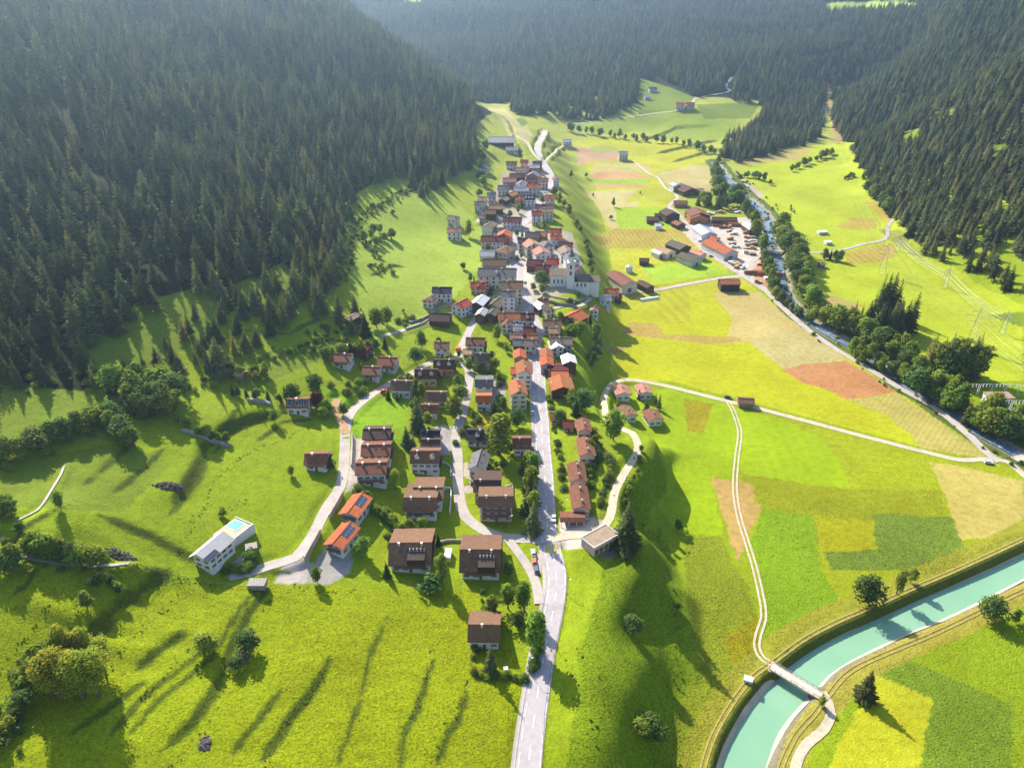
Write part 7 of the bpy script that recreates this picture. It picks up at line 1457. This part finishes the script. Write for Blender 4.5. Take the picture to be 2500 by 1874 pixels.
# ------------------------------------------------------------------ pylons, wires, substation
m_lat = surf_mat('galvanised_steel', (.50,.51,.50), rough=.5, metal=.3)
def bar(V, F, a_, b_, r):
    a_, b_ = Vector(a_), Vector(b_); d = (b_ - a_).normalized(); s = d.cross(Vector((0, 0, 1))); s = s.normalized() if s.length > .1 else Vector((1, 0, 0)); t_ = d.cross(s); b = len(V)
    for P_ in (a_, b_):
        for k in range(3): an = k * 2.094; V.append(tuple(P_ + (s * math.cos(an) + t_ * math.sin(an)) * r))
    for k in range(3): j = (k + 1) % 3; F.append((b + k, b + j, b + 3 + j, b + 3 + k))
def pylon(u, v, h, label, rot=-30, arms=((.62,.20),(.76,.27),(.88,.16)), r=.09):
    P, t = at(u, v); root = bpy.data.objects.new('pylon', None); link(root); root.location = P; root.rotation_euler = (0, 0, R(rot)); tag(root, label, 'pylon', 'pylons of the power lines')
    V, F = [], []; w = lambda f: (h * .085) * (1 - f) + .35; N_ = 9
    for i in range(N_):
        f0, f1 = i / N_, (i + 1) / N_
        for sx, sy in ((-1,-1),(1,-1),(1,1),(-1,1)):
            bar(V, F, (sx*w(f0), sy*w(f0), h*f0), (sx*w(f1), sy*w(f1), h*f1), r); nx_, ny_ = (-sy, sx) if sx * sy > 0 else (sy * 1, -sx * 1)
        for (p_, q_) in (((-1,-1),(1,-1)),((1,-1),(1,1)),((1,1),(-1,1)),((-1,1),(-1,-1))): bar(V, F, (p_[0]*w(f0), p_[1]*w(f0), h*f0), (q_[0]*w(f1), q_[1]*w(f1), h*f1), r * .6)
    part('lattice_mast', V, F, m_lat, root); tips = []
    for f, ln in arms:
        for s in (-1, 1):
            V, F = [], []; x1 = s * h * ln; bar(V, F, (0, w(f), h*f), (x1, 0, h*f), r * .8); bar(V, F, (0, -w(f), h*f), (x1, 0, h*f), r * .8); bar(V, F, (0, 0, h*f + 1.5), (x1, 0, h*f), r * .7); bar(V, F, (x1, 0, h*f), (x1, 0, h*f - 1.6), .12); part('cross_arm', V, F, m_lat, root)
            c, s_ = math.cos(R(rot)), math.sin(R(rot)); tips.append(Vector((P.x + x1 * c, P.y + x1 * s_, P.z + h*f - 1.6)))
    return tips
pa = pylon(2368,842,27,'tall lattice pylon with three cross arms standing above the riverside grove'); pb = pylon(2152,668,26,'lattice pylon in the meadow behind the first riverside grove'); pc = pylon(2445,815,17,'smaller greenish lattice pylon right of the tall one',rot=-40)
pd = pylon(2306,702,16,'thin lattice mast beside the bundle of cables in the right meadow',rot=-40); pe = pylon(2190,612,14,'lattice mast where the cables leave the hillside track',rot=-40); pf_ = pylon(2012,298,26,'distant lattice pylon in the forest aisle',rot=-5,r=.2); pg = pylon(2600,1010,24,'lattice pylon of the substation at the right edge')
ARMN = ['lower left arm', 'lower right arm', 'middle left arm', 'middle right arm', 'top left arm', 'top right arm']
def wires(name, A_, B_, sag, label, r=.045):
    for i, (a_, b_) in enumerate(zip(A_, B_)):
        V, F = [], []; N_ = 14; L_ = [a_.lerp(b_, k / N_) - Vector((0, 0, sag * 4 * (k / N_) * (1 - k / N_))) for k in range(N_ + 1)]
        for p_, q_ in zip(L_[:-1], L_[1:]): bar(V, F, p_, q_, r)
        tag(mesh_obj(name, V, F, m_lat), label + ', ' + ARMN[i], 'power line', 'power line wires')
wires('power_line', pa, pb, 5, 'pale wire between the tall pylon and the meadow pylon'); wires('power_line', pb, pf_, 14, 'pale wire running up to the forest aisle', .055); wires('power_line', pa, pg, 4, 'pale wire between the tall pylon and the substation')
wires('power_line', pe, pd, 3, 'cable crossing the right meadow, far span', .055); wires('power_line', pd, pc, 3, 'cable crossing the right meadow, near span', .055)
P, t = at(2440, 985, 0); sb = bpy.data.objects.new('substation', None); link(sb); sb.location = (P.x, P.y, Hs(P.x, P.y)); tag(sb, 'pale substation building with switchgear frames behind the riverside trees', 'substation')
V, F = [], []; BX(V, F, -9, 5, -3.5, 3.5, -1, 5.5); part('wall', V, F, m_whitep, sb); V, F = [], []; BX(V, F, -9.4, 5.4, -3.9, 3.9, 5.502, 5.9); part('roof', V, F, m_flat, sb)
for i in range(4): shared('window', FMESH, sb, (-7 + 3.2 * i, -3.53, 3.2), 0, (1.6, 1, 1))
for k, yy in enumerate((9, -10, -18)):
    for i in range(5):
        V, F = [], []; x0 = -16 + i * 8; bar(V, F, (x0, yy, -1), (x0, yy, 8), .16); bar(V, F, (x0 + 7, yy, -1), (x0 + 7, yy, 8), .16); bar(V, F, (x0, yy, 8), (x0 + 7, yy, 8), .16)
        for q_ in (1.5, 3.5, 5.5): bar(V, F, (x0 + q_, yy, 8), (x0 + q_, yy, 6), .22)
        part('switchgear_frame', V, F, m_whitep, sb)
# street lamps and fence posts, football goals
def lamp(u, v, label): 
    P, t = at(u, v); root = bpy.data.objects.new('street_lamp', None); link(root); root.location = P; tag(root, label, 'street lamp', 'street lamps of the main road')
    V, F = [], []; bar(V, F, (0,0,-.3), (0,0,6.5), .09); bar(V, F, (0,0,6.5), (1.1,0,6.8), .07); part('pole', V, F, m_lat, root); V, F = [], []; BX(V, F, .9, 1.5, -.15, .15, 6.7, 6.86); part('lamp_head', V, F, m_whitep, root)
for i, (u, v) in enumerate([(1284,1500),(1383,1448),(1290,1640),(1350,1100),(1376,1250),(1340,960),(1243,1290),(1336,1560)]):
    lamp(u, v, ['street lamp left of the main road behind the lone house','street lamp right of the main road above the bank','street lamp beside the lone white house hedge','street lamp opposite the roadside brown-roofed house','street lamp beside the rusty carport','street lamp near the tall cream house','street lamp at the mouth of the village lane','street lamp right of the main road opposite the lone house'][i])
for i, (u, v, rz) in enumerate([(1582,672,70),(1775,660,70)]):
    P, t = at(u, v); V, F = [], []; bar(V, F, (-3.6,0,0), (-3.6,0,2.4), .1); bar(V, F, (3.6,0,0), (3.6,0,2.4), .1); bar(V, F, (-3.6,0,2.4), (3.6,0,2.4), .1); o = mesh_obj('football_goal', V, F, m_whitep); o.location = P; o.rotation_euler = (0, 0, R(rz)); tag(o, ['white football goal at the left end of the pitch','white football goal at the right end of the pitch'][i], 'football goal')
def fence(pts, label, h=1.1, sp=2.5, mat=None):
    a = np.array(smooth_line([atxy(u, v) for u, v in pts], sp)); z = H(a[:, 0], a[:, 1]); V, F = [], []
    for i in range(len(a)): bar(V, F, (a[i][0], a[i][1], z[i] - .3), (a[i][0], a[i][1], z[i] + h), .08)
    for i in range(len(a) - 1):
        for q_ in (.45, .9): bar(V, F, (a[i][0], a[i][1], z[i] + h * q_), (a[i+1][0], a[i+1][1], z[i+1] + h * q_), .05)
    tag(mesh_obj('fence', V, F, mat or m_wood), label, 'fence')
fence([(1476,1095),(1500,1130),(1488,1180),(1476,1240),(1450,1290)], 'wooden fence between the allotments and the loop road'); fence([(1290,1640),(1240,1655),(1160,1636),(1150,1600),(1175,1520)], 'garden fence round the lone white house')
fence([(270,1392),(400,1404),(540,1432),(620,1436)], 'pasture fence along the bank below the pool house'); fence([(1800,668),(1700,684),(1600,700),(1560,706)], 'fence along the lower side of the football field', 1.4); fence([(1550,652),(1620,646),(1680,638),(1735,634)], 'dark fence above the football field', 1.2)
fence([(1384,1400),(1376,1480),(1352,1600),(1330,1740),(1322,1874)], 'post fence along the right edge of the main road', .9, 5)
# ------------------------------------------------------------------ air
hz, nt, out = new_mat('haze_air'); pv_ = N(nt, 'ShaderNodeVolumePrincipled'); pv_.inputs['Density'].default_value = HAZE; pv_.inputs['Anisotropy'].default_value = .72; pv_.inputs['Color'].default_value = (.50,.72,1.0,1)
nt.links.new(pv_.outputs[0], out.inputs['Volume']); V, F = [], []; BX(V, F, -1500, 1600, -120, 3320, -9, 620)
tag(mesh_obj('haze', V, F, hz), 'thin bluish morning haze filling the valley', kind='stuff')
print('objects', len(bpy.data.objects))
